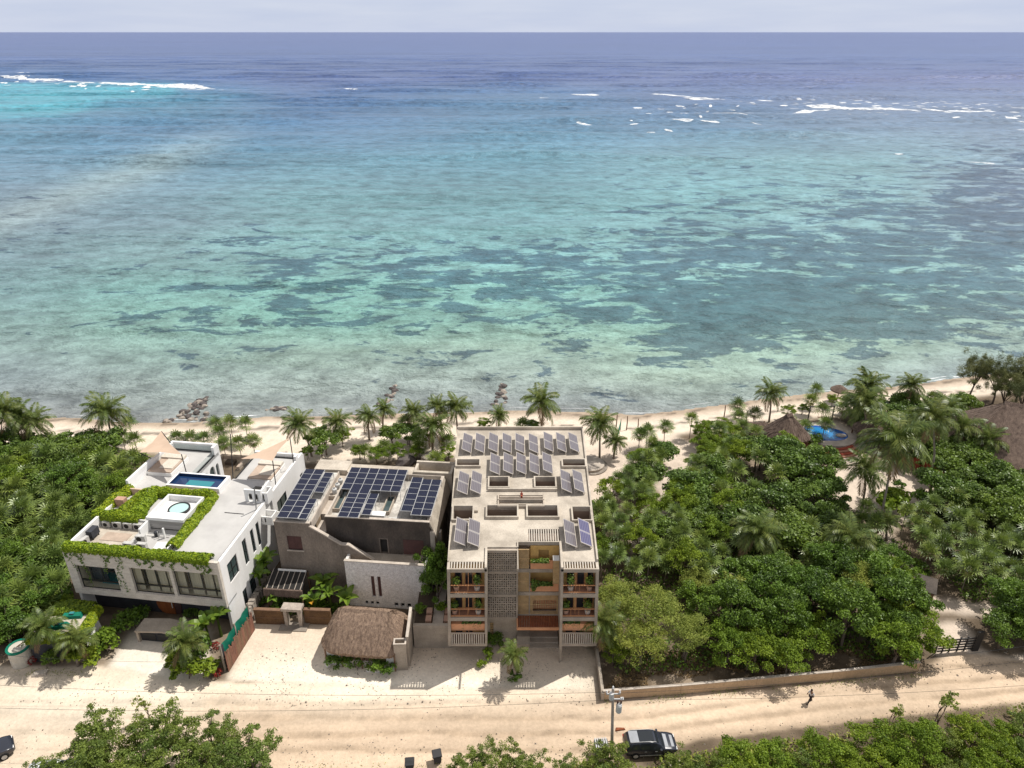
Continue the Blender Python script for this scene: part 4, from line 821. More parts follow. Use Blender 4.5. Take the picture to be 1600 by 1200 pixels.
t = wthing('terracotta_planter', 'square terracotta planter among the greenery at the left of the villa roof', 'planter', .9, 8.8, 8.9); MB().box(-.55, .55, -.35, .35, 0, .95).build('box', 'pot', t)
t = wthing('fallen_rail', 'short grey post lying across the right roof deck of the villa', 'post', 14.9, 8.6, 9.2); MB().box(-1.3, 1.0, -.03, .03, 0, .06).build('rail', 'black', t)
# ground level in front of the villa
t = wthing('entrance_canopy', 'grey concrete bin shelter with dark doors in front of the round villa door', 'shelter', 10.9, -1.2, 0, None, R(1))
MB().slab([(-3.0, 1.55), (0, 1.85), (3.2, 1.2), (3.2, 1.05), (0, 1.65), (-3.0, 1.35)], 1, -1.3, .6).build('roof_slab', 'concrete', t)
MB().box(-2.9, 2.9, -.95, .55, 0, 1.3).build('body', 'slate', t)
for k in range(3): MB().box(-2.5 + k * 1.75, -1.0 + k * 1.75, -1.0, -.96, .12, 1.05).build('door', 'black', t)
MB().box(-2.95, -2.7, -1.25, -.9, 0, 1.36).box(.9, 1.1, -1.25, -.9, 0, 1.5).box(2.95, 3.15, -1.25, -.9, 0, 1.1).build('pillar', 'concrete', t)
# =============== weathered concrete house with blue solar arrays ===============
CANG = R(-5.309)
ch = thing('rendered_house', 'weathered grey rendered house with blue solar arrays on the roof and a diagonal stair parapet', 'building', (-26.01, 64.32, 0), CANG)
def cw(x, y, z=0): c, s = math.cos(CANG), math.sin(CANG); return (-26.01 + x * c - y * s, 64.32 + x * s + y * c, z)
def cpn(name, m, fn, parent=None): b = MB(); fn(b); return b.build(name, m, parent or ch)
cpn('front_wall', 'stucco_grey', lambda b: (b.wall(1, 0, .3, 0, 4.0, 0, 10.0, [(1.2, 2.85, 6.3, 8.2)]), b.slab([(4.0, 0), (10.8, 0), (10.8, 5.5), (8.1, 7.35), (7.3, 7.4), (4.76, 9.1), (4.0, 9.6)], 1, 0, .3)))
cpn('shutter', 'maroon', lambda b: (b.box(1.2, 2.0, .1, .16, 6.3, 8.2), b.box(2.02, 2.85, .1, .16, 6.3, 8.2)))
cpn('sill', 'coping', lambda b: b.box(1.05, 3.0, -.12, .1, 6.18, 6.3))
cpn('stair_coping', 'coping', lambda b: b.slab([(3.9, 9.72), (4.76, 9.2), (7.28, 7.5), (8.12, 7.45), (10.85, 5.55), (10.85, 5.42), (8.05, 7.33), (7.25, 7.36), (4.7, 9.06), (3.9, 9.55)], 1, -.06, .34))
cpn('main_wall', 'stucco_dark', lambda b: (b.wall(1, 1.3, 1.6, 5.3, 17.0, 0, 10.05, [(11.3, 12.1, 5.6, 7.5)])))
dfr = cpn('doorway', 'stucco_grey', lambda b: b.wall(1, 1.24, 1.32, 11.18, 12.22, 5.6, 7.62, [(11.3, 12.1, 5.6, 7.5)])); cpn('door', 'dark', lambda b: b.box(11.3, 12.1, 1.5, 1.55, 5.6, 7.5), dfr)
cpn('shutter', 'maroon', lambda b: b.box(13.9, 16.2, 1.25, 1.29, 5.6, 7.6)); cpn('sill', 'stucco_grey', lambda b: b.box(13.8, 16.3, 1.16, 1.29, 5.46, 5.6))
cpn('left_wall', 'stucco_grey', lambda b: b.box(-.02, .28, .3, 10.3, 0, 10.0))
cpn('right_wall', 'roof', lambda b: (b.box(16.7, 17.0, 1.6, 10.4, 0, 10.1), b.slab([(16.98, 10.15), (17.7, 8.2), (17.7, 8.0), (16.98, 9.6)], 1, 1.3, 10.3)))
cpn('buttress', 'coping', lambda b: (b.box(17.0, 17.5, 1.2, 1.7, 5.0, 8.9), b.box(17.2, 17.9, 2.6, 3.2, 4, 7.8)))
cpn('roof_left', 'white_roof', lambda b: b.box(.28, 4.0, .3, 10.3, 9.6, 9.9))
cpn('stair_well', 'coping', lambda b: (b.box(4.0, 4.15, .3, 10.3, 9.0, 10.1), b.box(5.3, 5.5, 1.6, 10.4, 8.6, 10.15), b.box(4.15, 5.3, .3, 10.4, 8.0, 8.3), b.box(4.15, 5.3, 3.2, 6.0, 8.3, 9.0), b.box(4.15, 5.3, 6.0, 10.3, 8.3, 9.5)))
cpn('roof_main', 'white_roof', lambda b: b.box(5.5, 16.7, 1.6, 10.4, 9.0, 9.3))
cpn('parapet', 'coping', lambda b: (b.box(5.3, 17.0, 1.28, 1.62, 10.05, 10.13), b.box(5.5, 16.7, 10.4, 10.6, 8, 10.1), b.box(-.05, 4.05, -.03, .32, 10.0, 10.08), b.box(16.66, 17.03, 1.63, 10.4, 10.1, 10.17)))
cpn('rear_block', 'roof', lambda b: (b.box(.9, 5.0, 10.6, 12.8, 0, 10.1), b.box(5.0, 13.2, 10.6, 12.4, 0, 9.9), b.box(13.2, 17.9, 10.6, 11.0, 8, 10.4), b.box(13.2, 17.9, 12.6, 12.9, 0, 10.6), b.box(13.2, 13.5, 11.0, 12.6, 8, 10.4), b.box(17.6, 17.9, 11.0, 12.6, 0, 10.4), b.box(13.5, 17.6, 11.0, 12.6, 8, 8.4)))
cpn('front_annex', 'rough_white', lambda b: (b.wall(1, -1.3, -1.0, 7.9, 16.95, 0, 6.25, [(10.68, 11.05, 1.5, 4.4), (11.4, 11.77, 1.5, 4.4)] + [(9.75 + k * .62, 10.1 + k * .62, .35, .8) for k in range(3)] + [(13.1 + k * .72, 13.5 + k * .72, .3, .8) for k in range(3)]), b.box(7.9, 8.2, -1.0, 1.25, 0, 6.2), b.box(16.7, 16.95, -1.0, 1.25, 0, 6.2)))
cpn('annex_terrace', 'concrete', lambda b: b.box(8.2, 16.7, -1.0, 1.28, 5.2, 5.5)); cpn('annex_coping', 'coping', lambda b: b.box(7.85, 17.0, -1.34, -.98, 6.25, 6.33))
for x in (10.68, 11.4): cpn('slit_window', 'maroon', lambda b: b.box(x, x + .37, -1.15, -1.1, 1.5, 4.4))
for x in [9.75 + k * .62 for k in range(3)] + [13.1 + k * .72 for k in range(3)]: cpn('vent', 'dark', lambda b: b.box(x, x + .4, -1.1, -1.05, .3, .8))
for (x0, x1, y0, y1) in ((5.6, 6.2, 3.4, 7.2), (11.2, 11.9, 3.4, 6.4)):
    sk = cpn('skylight', 'concrete', lambda b: (b.box(x0 - .12, x0, y0, y1, 9.3, 9.75), b.box(x1, x1 + .12, y0, y1, 9.3, 9.75), b.box(x0 - .12, x1 + .12, y0 - .12, y0, 9.3, 9.75), b.box(x0 - .12, x1 + .12, y1, y1 + .12, 9.3, 9.75)))
    cpn('skylight_pane', 'grey_glass', lambda b: b.box(x0, x1, y0, y1, 9.5, 9.55), sk)
cpn('chimney_box', 'dark', lambda b: b.box(6.4, 6.9, 7.0, 7.5, 9.3, 10.1))
# solar arrays standing on the roof: frame, modules
def array(label, x0, x1, y0, y1, nc, nr, z0, z1, name='solar_array'):
    o = cw(x0, y0, 0); t = thing(name, label, 'solar array', (o[0], o[1], 9.3), CANG, 'solar arrays on the rendered house')
    w, l = (x1 - x0) / nc, (y1 - y0) / nr
    def zz(y): return z0 + (z1 - z0) * y / (y1 - y0) - 9.3
    b = MB()
    for k in range(nc + 1):
        x = k * w; L = y1 - y0; b.hexa([(x - .03, -.03, zz(0) - .06), (x + .03, -.03, zz(0) - .06), (x + .03, L + .03, zz(L) - .06), (x - .03, L + .03, zz(L) - .06), (x - .03, -.03, zz(0) + .03), (x + .03, -.03, zz(0) + .03), (x + .03, L + .03, zz(L) + .03), (x - .03, L + .03, zz(L) + .03)])
        for y in (max(.1, (1.9 - y0) if x0 > 5 else .5 - y0), L / 2 + .3, L - .1): b.tube([(x, y, 0), (x, y, zz(y) - .06)], .03, 5)
    b.build('rack', 'galv', t); MBm = None
    for j in range(nr):
        for i in range(nc):
            if MBm is None:
                m = MB(); m.hexa([(.04, .03, -.02), (w - .04, .03, -.02), (w - .04, l - .03, zz(l - .06) - zz(0) - .02), (.04, l - .03, zz(l - .06) - zz(0) - .02), (.04, .03, .02), (w - .04, .03, .02), (w - .04, l - .03, zz(l - .06) - zz(0) + .02), (.04, l - .03, zz(l - .06) - zz(0) + .02)]); MBm = m.mesh('solar_module', 'pv')
            link('solar_module', MBm, t, (i * w, j * l, zz(j * l)))
        if j < nr: MB().box(0, x1 - x0, j * l - .025, j * l + .025, zz(j * l) - .03, zz(j * l) + .028).build('rail', 'galv', t)
array('long two column blue solar array on the left roof of the grey rendered house', .4, 2.75, .1, 9.35, 2, 9, 10.55, 10.85)
array('short single column solar array at the front of the left roof beside the long one', 2.83, 3.75, .05, 3.6, 1, 4, 10.55, 10.7)
array('short single column solar array at the rear of the left roof beside the long one', 2.9, 3.95, 5.0, 8.9, 1, 4, 10.65, 10.8)
array('widest blue solar array, six columns across the rear of the main roof', 5.75, 12.65, 6.0, 10.25, 6, 4, 10.6, 10.85)
array('two column solar array stepping forward from the widest array on the main roof', 6.98, 9.25, .75, 5.85, 2, 6, 10.6, 10.8)
array('narrow single column solar array in the middle of the main roof', 9.4, 10.4, 1.5, 5.25, 1, 4, 10.5, 10.7)
array('low single column solar array left of the tilted one near the right parapet', 13.5, 14.75, 2.7, 9.0, 1, 6, 10.4, 10.7)
array('two column solar array along the right parapet of the main roof', 14.85, 17.05, 1.8, 8.5, 2, 6, 10.6, 10.85)
def cthing(name, label, cat, x, y, z, group=None): return thing(name, label, cat, cw(x, y, z), CANG, group)
t = cthing('white_box', 'white rectangular duct box on the main roof of the rendered house', 'box', 10.9, 2.6, 9.3); MB().box(-.8, .8, -.35, .35, 0, .6).build('casing', 'junk_white', t); MB().box(-.85, .85, -.4, .4, .6, .66).build('lid', 'white_clean', t)
for i, (x, y, s) in enumerate(((12.6, 2.3, 'nearest the duct box'), (14.0, 2.1, 'in the middle'), (15.6, 2.2, 'nearest the right parapet'))):
    t = cthing('roof_sheet', 'pale sheet weighed down on the roof of the rendered house, ' + s, 'sheet', x, y, 9.31, 'pale sheets on the rendered roof'); MB().hexa([(-.6, -.4, 0), (.5, -.5, 0), (.7, .5, .05), (-.5, .45, .02), (-.6, -.4, .06), (.5, -.5, .1), (.7, .5, .16), (-.5, .45, .1)]).build('sheet', 'junk_white', t); MB().box(-.15, .1, -.1, .1, .14, .28).build('weight', 'concrete', t)
for i, (x, y, s) in enumerate(((4.7, 6.6, 'frontmost'), (4.75, 7.6, 'middle'), (4.8, 8.6, 'rearmost'))):
    t = cthing('laundry_tub', 'white water drum standing by the rear left solar array, %s of three' % s, 'drum', x, y, 9.5, 'white drums on the rendered roof'); MB().lathe([(.24, 0), (.3, .1), (.3, .6), (.2, .7)], 12).build('drum', 'junk_white', t); MB().lathe([(.12, .7), (.12, .78)], 10).build('cap', 'grey_metal', t)
# =============== things between the buildings and along the street ===============
def thatch_roof(t, half, eave, ridge_half, h, z0, m='thatch', n=40, drop=.35, seed=1, bul=.10):
    """hipped thatch: ridged mesh with shaggy eave and a ridge cap"""
    rg = np.random.default_rng(seed); hx, hy = half; rx = ridge_half; b = MB(); rows = 12; ring = []
    per = []
    for k in range(n): per.append((-hx + 2 * hx * k / n, -hy))
    for k in range(n // 2): per.append((hx, -hy + 2 * hy * k / (n // 2)))
    for k in range(n): per.append((hx - 2 * hx * k / n, hy))
    for k in range(n // 2): per.append((-hx, hy - 2 * hy * k / (n // 2)))
    P = len(per)
    # round the corners
    per = [(x * (1 - .17 * (abs(x) / hx) ** 4 * (abs(y) / hy) ** 4), y * (1 - .17 * (abs(x) / hx) ** 4 * (abs(y) / hy) ** 4)) for x, y in per]
    for r in range(rows + 1):
        s = r / rows
        for k, (x, y) in enumerate(per):
            ex = max(-rx, min(rx, x)); ey = 0.0; q = s ** .92
            j = rg.uniform(-.05, .05) * (0 if r == rows else 1)
            b.v.append((x + (ex - x) * q + j, y + (ey - y) * q + j, z0 + h * s + bul * math.sin(s * math.pi) + rg.uniform(-.035, .035) - (rg.uniform(0, .16) if r == 0 else 0)))
    for r in range(rows):
        for k in range(P): l = (k + 1) % P; b.f.append((r * P + k, r * P + l, (r + 1) * P + l, (r + 1) * P + k))
    base = len(b.v)
    for k, (x, y) in enumerate(per): b.v.append((x * .96, y * .96, z0 - drop - rg.uniform(0, .12)))
    for k in range(P): l = (k + 1) % P; b.f.append((l, k, base + k, base + l))
    b.f.append(tuple(base + k for k in range(P)))
    rf = b.build('roof', m, t, False)
    c = MB(); L = 2 * rx + .6
    for k in range(14):
        xx = -rx - .3 + L * k / 14; c.slab([(-.42 + rg.uniform(-.05, .05), z0 + h - .30), (0, z0 + h + .13), (.42 + rg.uniform(-.05, .05), z0 + h - .30)], 0, xx, xx + L / 14 * .96)
    c.build('ridge_cap', m, rf); 
    # loose straw along the slopes
    nS = 900; s = rg.random(nS) ** .8; k = rg.integers(0, P, nS); pp = np.array(per)[k]; q = s ** .92; ex = np.clip(pp[:, 0], -rx, rx)
    Cn = np.stack([pp[:, 0] + (ex - pp[:, 0]) * q, pp[:, 1] * (1 - q), z0 + h * s + bul * np.sin(s * np.pi) + .05], 1)
    Nn = np.stack([pp[:, 0] / hx * .4, pp[:, 1] / hy, np.full(nS, .9)], 1); T = np.stack([pp[:, 0] - ex, pp[:, 1], np.full(nS, -h)], 1); T /= np.linalg.norm(T, axis=1, keepdims=True)
    Bn = np.cross(Nn, T); Bn /= np.linalg.norm(Bn, axis=1, keepdims=True); ln = .22; wd = .025
    V = np.stack([Cn - T * ln, Cn + Bn * wd, Cn + T * ln - [0, 0, .03], Cn - Bn * wd], 1).reshape(-1, 3)
    struct(link('straw', arr_mesh('straw', V, np.arange(nS * 4).reshape(-1, 4), m), rf), 'stuff')
    return rf
hut = thing('thatched_hut', 'small thatched hut with a shaggy brown roof and low walls beside the street', 'hut', (-14.95, 56.0, 0), R(-6))
thatch_roof(hut, (4.35, 3.15), 2.2, 2.5, 2.75, 2.35, 'thatch', 44, .45, 3, .42)
MB().box(-3.7, -2.0, -2.55, -2.3, 0, 2.0).box(-3.7, -3.5, -2.3, 2.3, 0, 2.0).box(3.4, 3.6, -2.3, 2.3, 0, 2.0).box(2.6, 3.6, -2.55, -2.3, 0, 2.0).box(-3.7, 3.6, 2.3, 2.5, 0, 2.0).box(-2.0, 2.6, -2.5, -2.35, 0, .8).build('wall', 'rough_white', hut)
for x in (-3.6, -1.95, .1, 1.6, 3.5): MB().tube([(x, -2.7, 0), (x, -2.7, 2.3)], .08, 7).build('post', 'timber', hut)
for k in range(16): MB().box(-1.9 + k * .28, -1.9 + k * .28 + .2, -2.42 - .02 * (k % 2), -2.38 - .02 * (k % 2), .8, 1.95).build('plank', 'timber', hut)
t = thing('pierced_bench', 'pale pierced block bench in front of the thatched hut', 'bench', (-14.0, 52.95, 0), R(-6)); MB().box(-.75, .75, -.2, .2, .5, .6).build('seat', 'coping', t); MB().wall(1, -.18, .18, -.7, .7, 0, .5, [(-.55 + k * .3, -.35 + k * .3, .18, .34) for k in range(4)]).build('block', 'rough_white', t)
t = thing('rubbish_sack', 'white sack left of the hut on the sand', 'sack', (-18.7, 53.6, 0)); MB().lathe([(.15, 0), (.34, .12), (.33, .5), (.16, .75), (.05, .85)], 10).build('sack', 'junk_white', t)
# concrete entrance pillar and long garden wall right of the hut
t = thing('chimney_pillar', 'hollow square concrete pillar right of the thatched hut', 'pillar', (-11.15, 53.45, 0), R(2))
b = MB(); b.box(-.62, -.5, -.4, .4, 0, 3.5).box(.5, .62, -.4, .4, 0, 3.5).box(-.5, .5, -.4, -.28, 0, 3.5).box(-.5, .5, .28, .4, 0, 3.5).box(-.5, .5, -.28, .28, 0, 2.7); b.build('shaft', 'concrete', t); MB().box(-.64, -.48, -.42, .42, 3.5, 3.56).box(.48, .64, -.42, .42, 3.5, 3.56).box(-.48, .48, -.42, -.26, 3.5, 3.56).box(-.48, .48, .26, .42, 3.5, 3.56).build('coping', 'coping', t)
t = thing('side_wall', 'tall thin concrete wall running back from the square pillar', 'wall', (-10.45, 53.6, 0)); MB().slab([(0, 0), (3.4, 0), (3.4, 4.6), (0, 3.9)], 0, -.12, .12).build('wall', 'concrete', t); MB().slab([(0, 3.9), (3.4, 4.6), (3.4, 4.68), (0, 3.98)], 0, -.14, .14).build('coping', 'coping', t)
t = thing('garden_wall', 'broad grey concrete retaining wall between the hut and the apartment building', 'wall', (-10.2, 56.0, 0)); MB().box(0, 3.85, 0, .3, 0, 3.05).build('wall', 'concrete', t); MB().box(0, 3.85, -.03, .33, 3.05, 3.12).build('coping', 'concrete', t)
t = thing('garden_terrace', 'raised brick paved terrace with benches behind the grey retaining wall', 'terrace', (-10.2, 56.3, 0)); MB().box(0, 3.85, .01, 8.0, 0, 2.6).build('fill', 'soil', t); MB().box(1.9, 3.0, .1, 6.0, 2.6, 2.66).build('path', 'coping', t)
for x in (1.2, 3.1): MB().box(x, x + .6, .4, 1.2, 2.6, 3.1).box(x, x + .6, 1.5, 2.2, 2.6, 3.2).build('bench', 'pot', t)
# gateway, brown wall, pavilion
t = thing('entrance_portal', 'weathered pale concrete doorway frame standing on a dark slab', 'portal', (-23.6, 59.25, 0), R(-4))
MB().box(-.95, -.6, -.3, .3, .12, 2.3).build('post', 'weathered', t); MB().box(.6, .95, -.3, .3, .12, 2.3).build('post', 'weathered', t); MB().box(-1.1, 1.1, -.45, .6, 2.3, 2.62).build('lintel', 'weathered', t); MB().box(-1.5, 1.55, -.95, .35, 0, .12).build('slab', 'concrete_dark', t)
for (x0, x1, lb) in ((-27.9, -24.7, 'brown earth wall left of the concrete doorway frame'), (-22.5, -19.6, 'brown earth wall right of the concrete doorway frame')):
    t = thing('earth_wall', lb, 'wall', ((x0 + x1) / 2, 59.5, 0), R(-3)); L = (x1 - x0) / 2
    MB().box(-L, L, -.15, .15, 0, 1.95).build('wall', 'brown_wall', t); MB().box(-L, L, -.2, .2, 1.95, 2.05).build('coping', 'timber', t); MB().box(-L, L, -.17, .17, .9, .96).build('band', 'timber', t)
pv_ = thing('garden_pavilion', 'dark roofed garden pavilion with white battens and thatched fringe below the rendered house', 'pavilion', (-25.0, 65.2 - 2.6, 0), R(-5))
MB().hexa([(-2.1, -1.2, 3.0), (2.1, -1.2, 3.0), (2.0, 1.3, 3.7), (-2.0, 1.3, 3.7), (-2.1, -1.2, 3.08), (2.1, -1.2, 3.08), (2.0, 1.3, 3.78), (-2.0, 1.3, 3.78)]).build('roof', 'dark', pv_)
for k in range(7):
    x = -1.9 + k * .63; MB().hexa([(x, -1.2, 3.085), (x + .07, -1.2, 3.085), (x + .07, 1.3, 3.785), (x, 1.3, 3.785), (x, -1.2, 3.15), (x + .07, -1.2, 3.15), (x + .07, 1.3, 3.85), (x, 1.3, 3.85)]).build('batten', 'weathered', pv_)
MB().box(-1.3, 1.9, 1.0, 1.12, 3.75, 3.95).build('beam', 'white_clean', pv_)
rgp = random.Random(4); b = MB()
for k in range(60):
    x = -2.2 + k * .073; b.hexa([(x, -1.45, 2.25 + rgp.uniform(-.1, .1)), (x + .07, -1.45, 2.25 + rgp.uniform(-.1, .1)), (x + .07, -1.2, 2.4), (x, -1.2, 2.4), (x, -1.3, 3.05), (x + .07, -1.3, 3.05), (x + .07, -1.15, 3.1), (x, -1.15, 3.1)])
struct(b.build('fringe', 'thatch_dark', pv_), 'stuff')
for x in (-2, 2):
    for y in (-1.1, 1.2): MB().tube([(x, y, 0), (x, y, 3.1 if y < 0 else 3.6)], .09, 7).build('post', 'timber', pv_)
t = thing('rubble_wall', 'pale rubble stone wall between the white villa and the garden', 'wall', (-28.7, 59.4, 0), R(-3))
rgp = random.Random(8)
for k in range(26):
    y = k % 13 * .55; z = (k // 13) * .85; s = .42; x = rgp.uniform(-.12, .12)
    MB().hexa([(x - s, y - .05, z), (x + s, y, z), (x + s * .9, y + .55, z), (x - s, y + .5, z), (x - s * .8, y + .04, z + .8), (x + s * .75, y + .05, z + .86), (x + s * .7, y + .5, z + .8), (x - s * .8, y + .45, z + .84)]).build('stone', 'rock', t)
# slatted timber fence with green mesh behind it
fa = Vector((-28.55, 52.85, 0)); fb = Vector((-27.75, 58.6, 0)); fd = fb - fa; FL = fd.length
t = thing('plank_fence', 'red brown upright plank fence beside the sandy forecourt', 'fence', fa, math.atan2(fd.y, fd.x)); rgp = random.Random(2)
npl = 34
for k in range(npl):
    x0 = k * FL / npl; h = 2.45 + rgp.uniform(-.25, .25); tl = rgp.uniform(-.03, .03); w = FL / npl * .9
    MB().hexa([(x0, -.03, 0), (x0 + w, -.03, 0), (x0 + w, .03, 0), (x0, .03, 0), (x0 + tl, -.03, h), (x0 + w + tl, -.03, h - .05), (x0 + w + tl, .03, h - .05), (x0 + tl, .03, h)]).build('plank', 'red_timber' if rgp.random() < .6 else 'timber', t)
MB().box(0, FL, .04, .1, .5, .62).box(0, FL, .04, .1, 1.8, 1.92).build('rail', 'timber', t)
t = thing('mesh_screen', 'green shade mesh screen on posts rising behind the plank fence', 'screen', fa + Vector((-.35, .1, 0)), math.atan2(fd.y, fd.x))
for k in range(2):
    b = MB(); x0, x1 = .15 + k * FL * .5, FL * .5 * (k + 1); n = 10
    for i in range(n + 1):
        for j in range(7): x = x0 + (x1 - x0) * i / n; b.v.append((x, .1 * math.sin(i * 1.3 + j) * .6, 1.0 + 2.35 * j / 6 - .12 * math.sin(math.pi * i / n) * (j == 6)))
    for i in range(n):
        for j in range(6): a = i * 7 + j; b.f.append((a, a + 7, a + 8, a + 1))
    b.build('mesh_panel', 'tarp', t, True)
for x in (0, FL * .5, FL): MB().box(x - .08, x + .08, -.08, .08, 0, 3.55).build('post', 'concrete_dark', t)
MB().box(.1, .4, -.1, .1, 0, 3.3).build('end_board', 'slate', t)
# planted car port, tank
cpt = thing('planted_carport', 'low dark carport with planted green roof edge left of the villa', 'carport', (-46.6, 54.9, 0), R(4))
MB().box(-2.2, 2.2, -.6, -.4, 0, 2.7).box(-2.2, -2.0, -.4, 3.4, 0, 2.7).build('wall', 'slate', cpt); MB().slab([(1.9, 0), (3.3, .0), (2.9, 2.7), (1.7, 2.7)], 1, -.3, 2.8).build('end_wall', 'white', cpt); MB().box(-2.3, 2.9, -.7, 3.6, 2.7, 2.9).build('roof', 'roof', cpt)
MB().box(-2.3, 2.9, -.75, -.1, 2.9, 3.15).build('planter', 'concrete', cpt)
for i, (x, y, l) in enumerate(((.6, 2.6, 'green tarpaulin bundle at the back of the carport roof'), (-.1, 1.1, 'green tarpaulin bundle at the front of the carport roof'))):
    t = thing('tarpaulin', l, 'tarpaulin', (-46.6 + x, 54.9 + y, 2.9), R(4 + 3 * i)); MB().hexa([(-1.0, -.4, 0), (1.0, -.4, 0), (1.0, .4, 0), (-1.0, .4, 0), (-.9, -.3, .35), (.9, -.3, .3), (.8, .3, .4), (-.85, .35, .42)]).build('bundle', 'tarp', t); MB().box(-.25, .2, -.15, .15, .42, .55).build('blue_cap', 'pool_tile' if i else 'pool_teal', t)
t = thing('water_tank', 'large cream cylindrical water tank with a green rim at the left roadside', 'tank', (-50.0, 54.15, 0)); MB().lathe([(1.0, 0), (1.04, .1), (1.04, .7), (1.02, .74), (1.03, 1.4), (1.0, 1.44), (1.0, 2.05)], 24).build('shell', 'tank', t); MB().lathe([(1.08, 1.95), (1.1, 2.12), (.86, 2.12), (.84, 1.95)], 24, cap=False).build('rim', 'tarp', t); MB().lathe([(.88, 1.9), (.02, 1.92)], 20).build('lid', 'junk_white', t)
MB().tube([(-1.3, -.6, 1.4), (.7, .5, 2.5)], .05, 6).build('pole', 'timber', t)
t = thing('stone_slab', 'pale flat stone slab on the sand beside the water tank', 'slab', (-47.4, 52.6, 0), R(10)); MB().hexa([(-.7, -.4, 0), (.7, -.35, 0), (.75, .4, 0), (-.65, .35, 0), (-.65, -.35, .18), (.62, -.3, .22), (.68, .33, .2), (-.6, .3, .16)]).build('slab', 'coping', t)
# long low wall on the right of the forecourt
lw = [(8.75, 49.45), (16.4, 50.12), (24.0, 50.95), (31.8, 51.8), (41.0, 52.95)]
t = thing('boundary_wall', 'long low tan wall along the right side of the sandy road', 'wall', (8.75, 49.45, 0))
for (a, c) in zip(lw[:-1], lw[1:]):
    a = Vector((*a, 0)) - Vector((8.75, 49.45, 0)); c = Vector((*c, 0)) - Vector((8.75, 49.45, 0)); d = (c - a).normalized(); n = Vector((-d.y, d.x, 0)) * .2; c = c - d * .03
    MB().hexa([a, c, c + n, a + n, a + Vector((0, 0, 1.1)), c + Vector((0, 0, 1.1)), c + n + Vector((0, 0, 1.1)), a + n + Vector((0, 0, 1.1))]).build('wall_bay', 'tan_wall', t)
    e = n * .15; u = Vector((0, 0, 1.1)); w = Vector((0, 0, 1.18)); MB().hexa([a - e + u, c - e + u, c + n + e + u, a + n + e + u, a - e + w, c - e + w, c + n + e + w, a + n + e + w]).build('coping', 'coping', t)
MB().box(-.15, .12, -.1, 5.5, 0, 1.0).build('return_wall', 'concrete', t)
MB().box(32.05, 32.3, 3.72, 5.6, 0, 1.1).build('return_wall', 'tan_wall', t)
# dark timber field gate
t = thing('timber_gate', 'dark slatted timber gate closing the garden path by the road', 'gate', (43.9, 55.2, 0), R(6))
for k in range(5): MB().box(.1, 4.0, -.03, .03, .25 + k * .36, .43 + k * .36).build('board', 'black', t)
for x in (0, .75, 1.5, 2.4, 3.2, 4.05): MB().box(x - .07, x + .07, .035, .12, 0, 2.0 if x not in (0, 4.05) else 2.4).build('upright', 'black', t)
MB().box(4.0, 4.7, -.1, .1, 0, 2.6).build('gate_post', 'black', t)
# electricity pole with transformer, cables
pole = thing('utility_pole', 'weathered utility pole with transformer and insulators beside the dark parked car', 'utility pole', (8.85, 43.2, 0))
PT = Vector((-.35, .3, 8.3)); MB().tube([(0, 0, 0), tuple(PT * .5), tuple(PT)], [.15, .13, .11], 10).build('post', 'weathered', pole)
MB().box(-.9, .3, .2, .3, 7.7, 7.8).build('crossarm', 'galv', pole); MB().box(-.6, .6, .35, .45, 6.9, 7.0).build('crossarm', 'galv', pole)
tr = MB().lathe([(.2, 5.75), (.26, 5.85), (.26, 6.6), (.2, 6.72), (.1, 6.8)], 16, (.25, .1, 0)).build('transformer', 'junk_white', pole); MB().lathe([(.06, 6.8), (.09, 6.9), (.05, 7.1)], 8, (.1, .1, 0)).lathe([(.06, 6.8), (.09, 6.9), (.05, 7.1)], 8, (.4, .1, 0)).build('bushing', 'maroon', tr)
for x, z in ((-.85, 7.8), (-.3, 7.8), (.25, 7.8), (-.4, 7.0), (.4, 7.0), (.55, 7.0), (-.35, 8.3)): MB().lathe([(.04, 0), (.09, .06), (.05, .14), (.09, .2), (.04, .3)], 8, (x, .3, z)).build('insulator', 'white_clean', pole)
MB().lathe([(.2, 0), (.22, .1), (.2, .7), (.05, .75)], 10, (-.45, .2, 7.2)).build('capacitor', 'junk_white', pole)
t = thing('meter_cabinet', 'grey corrugated metal cabinet standing left of the utility pole', 'cabinet', (7.9, 43.6, 0), R(4))
MB().box(-.6, .6, -.4, .4, 0, 1.5).build('cabinet', 'sheet_metal', t)
for k in range(6): MB().box(-.55 + k * .19, -.45 + k * .19, -.5, .5, 1.5, 1.56).build('rib', 'galv', t)
def cable(label, a, c, sag, r=.013):
    a = Vector(a); c = Vector(c); P = [a.lerp(c, k / 24) - Vector((0, 0, sag * (1 - (2 * k / 24 - 1) ** 2))) for k in range(25)]
    o = MB().tube([tuple(p - a) for p in P], r, 5).build('cable', 'black'); o.location = a; tag(o, label, 'cable', 'overhead cables along the road')
pt = Vector((8.85, 43.2, 0)) + PT
cable('upper overhead cable running right from the utility pole', pt + Vector((.5, 0, 0)), (62, 50.5, 9.0), .9); cable('middle overhead cable running right from the utility pole', pt + Vector((.7, 0, -.5)), (62, 49.0, 8.4), 1.0); cable('lower overhead cable running right from the utility pole', pt + Vector((.9, 0, -1.3)), (62, 46.5, 7.4), 1.0)
cable('upper overhead cable running left from the utility pole', pt + Vector((-.6, 0, -.4)), (-58, 45.2, 8.0), 1.2); cable('lower overhead cable running left from the utility pole', pt + Vector((-.2, 0, -1.3)), (-58, 43.2, 7.2), 1.3); cable('thin service cable across the driveway of the villa', (-58, 50.2, 6.5), (-27.5, 50.0, 4.5), .8, .011)
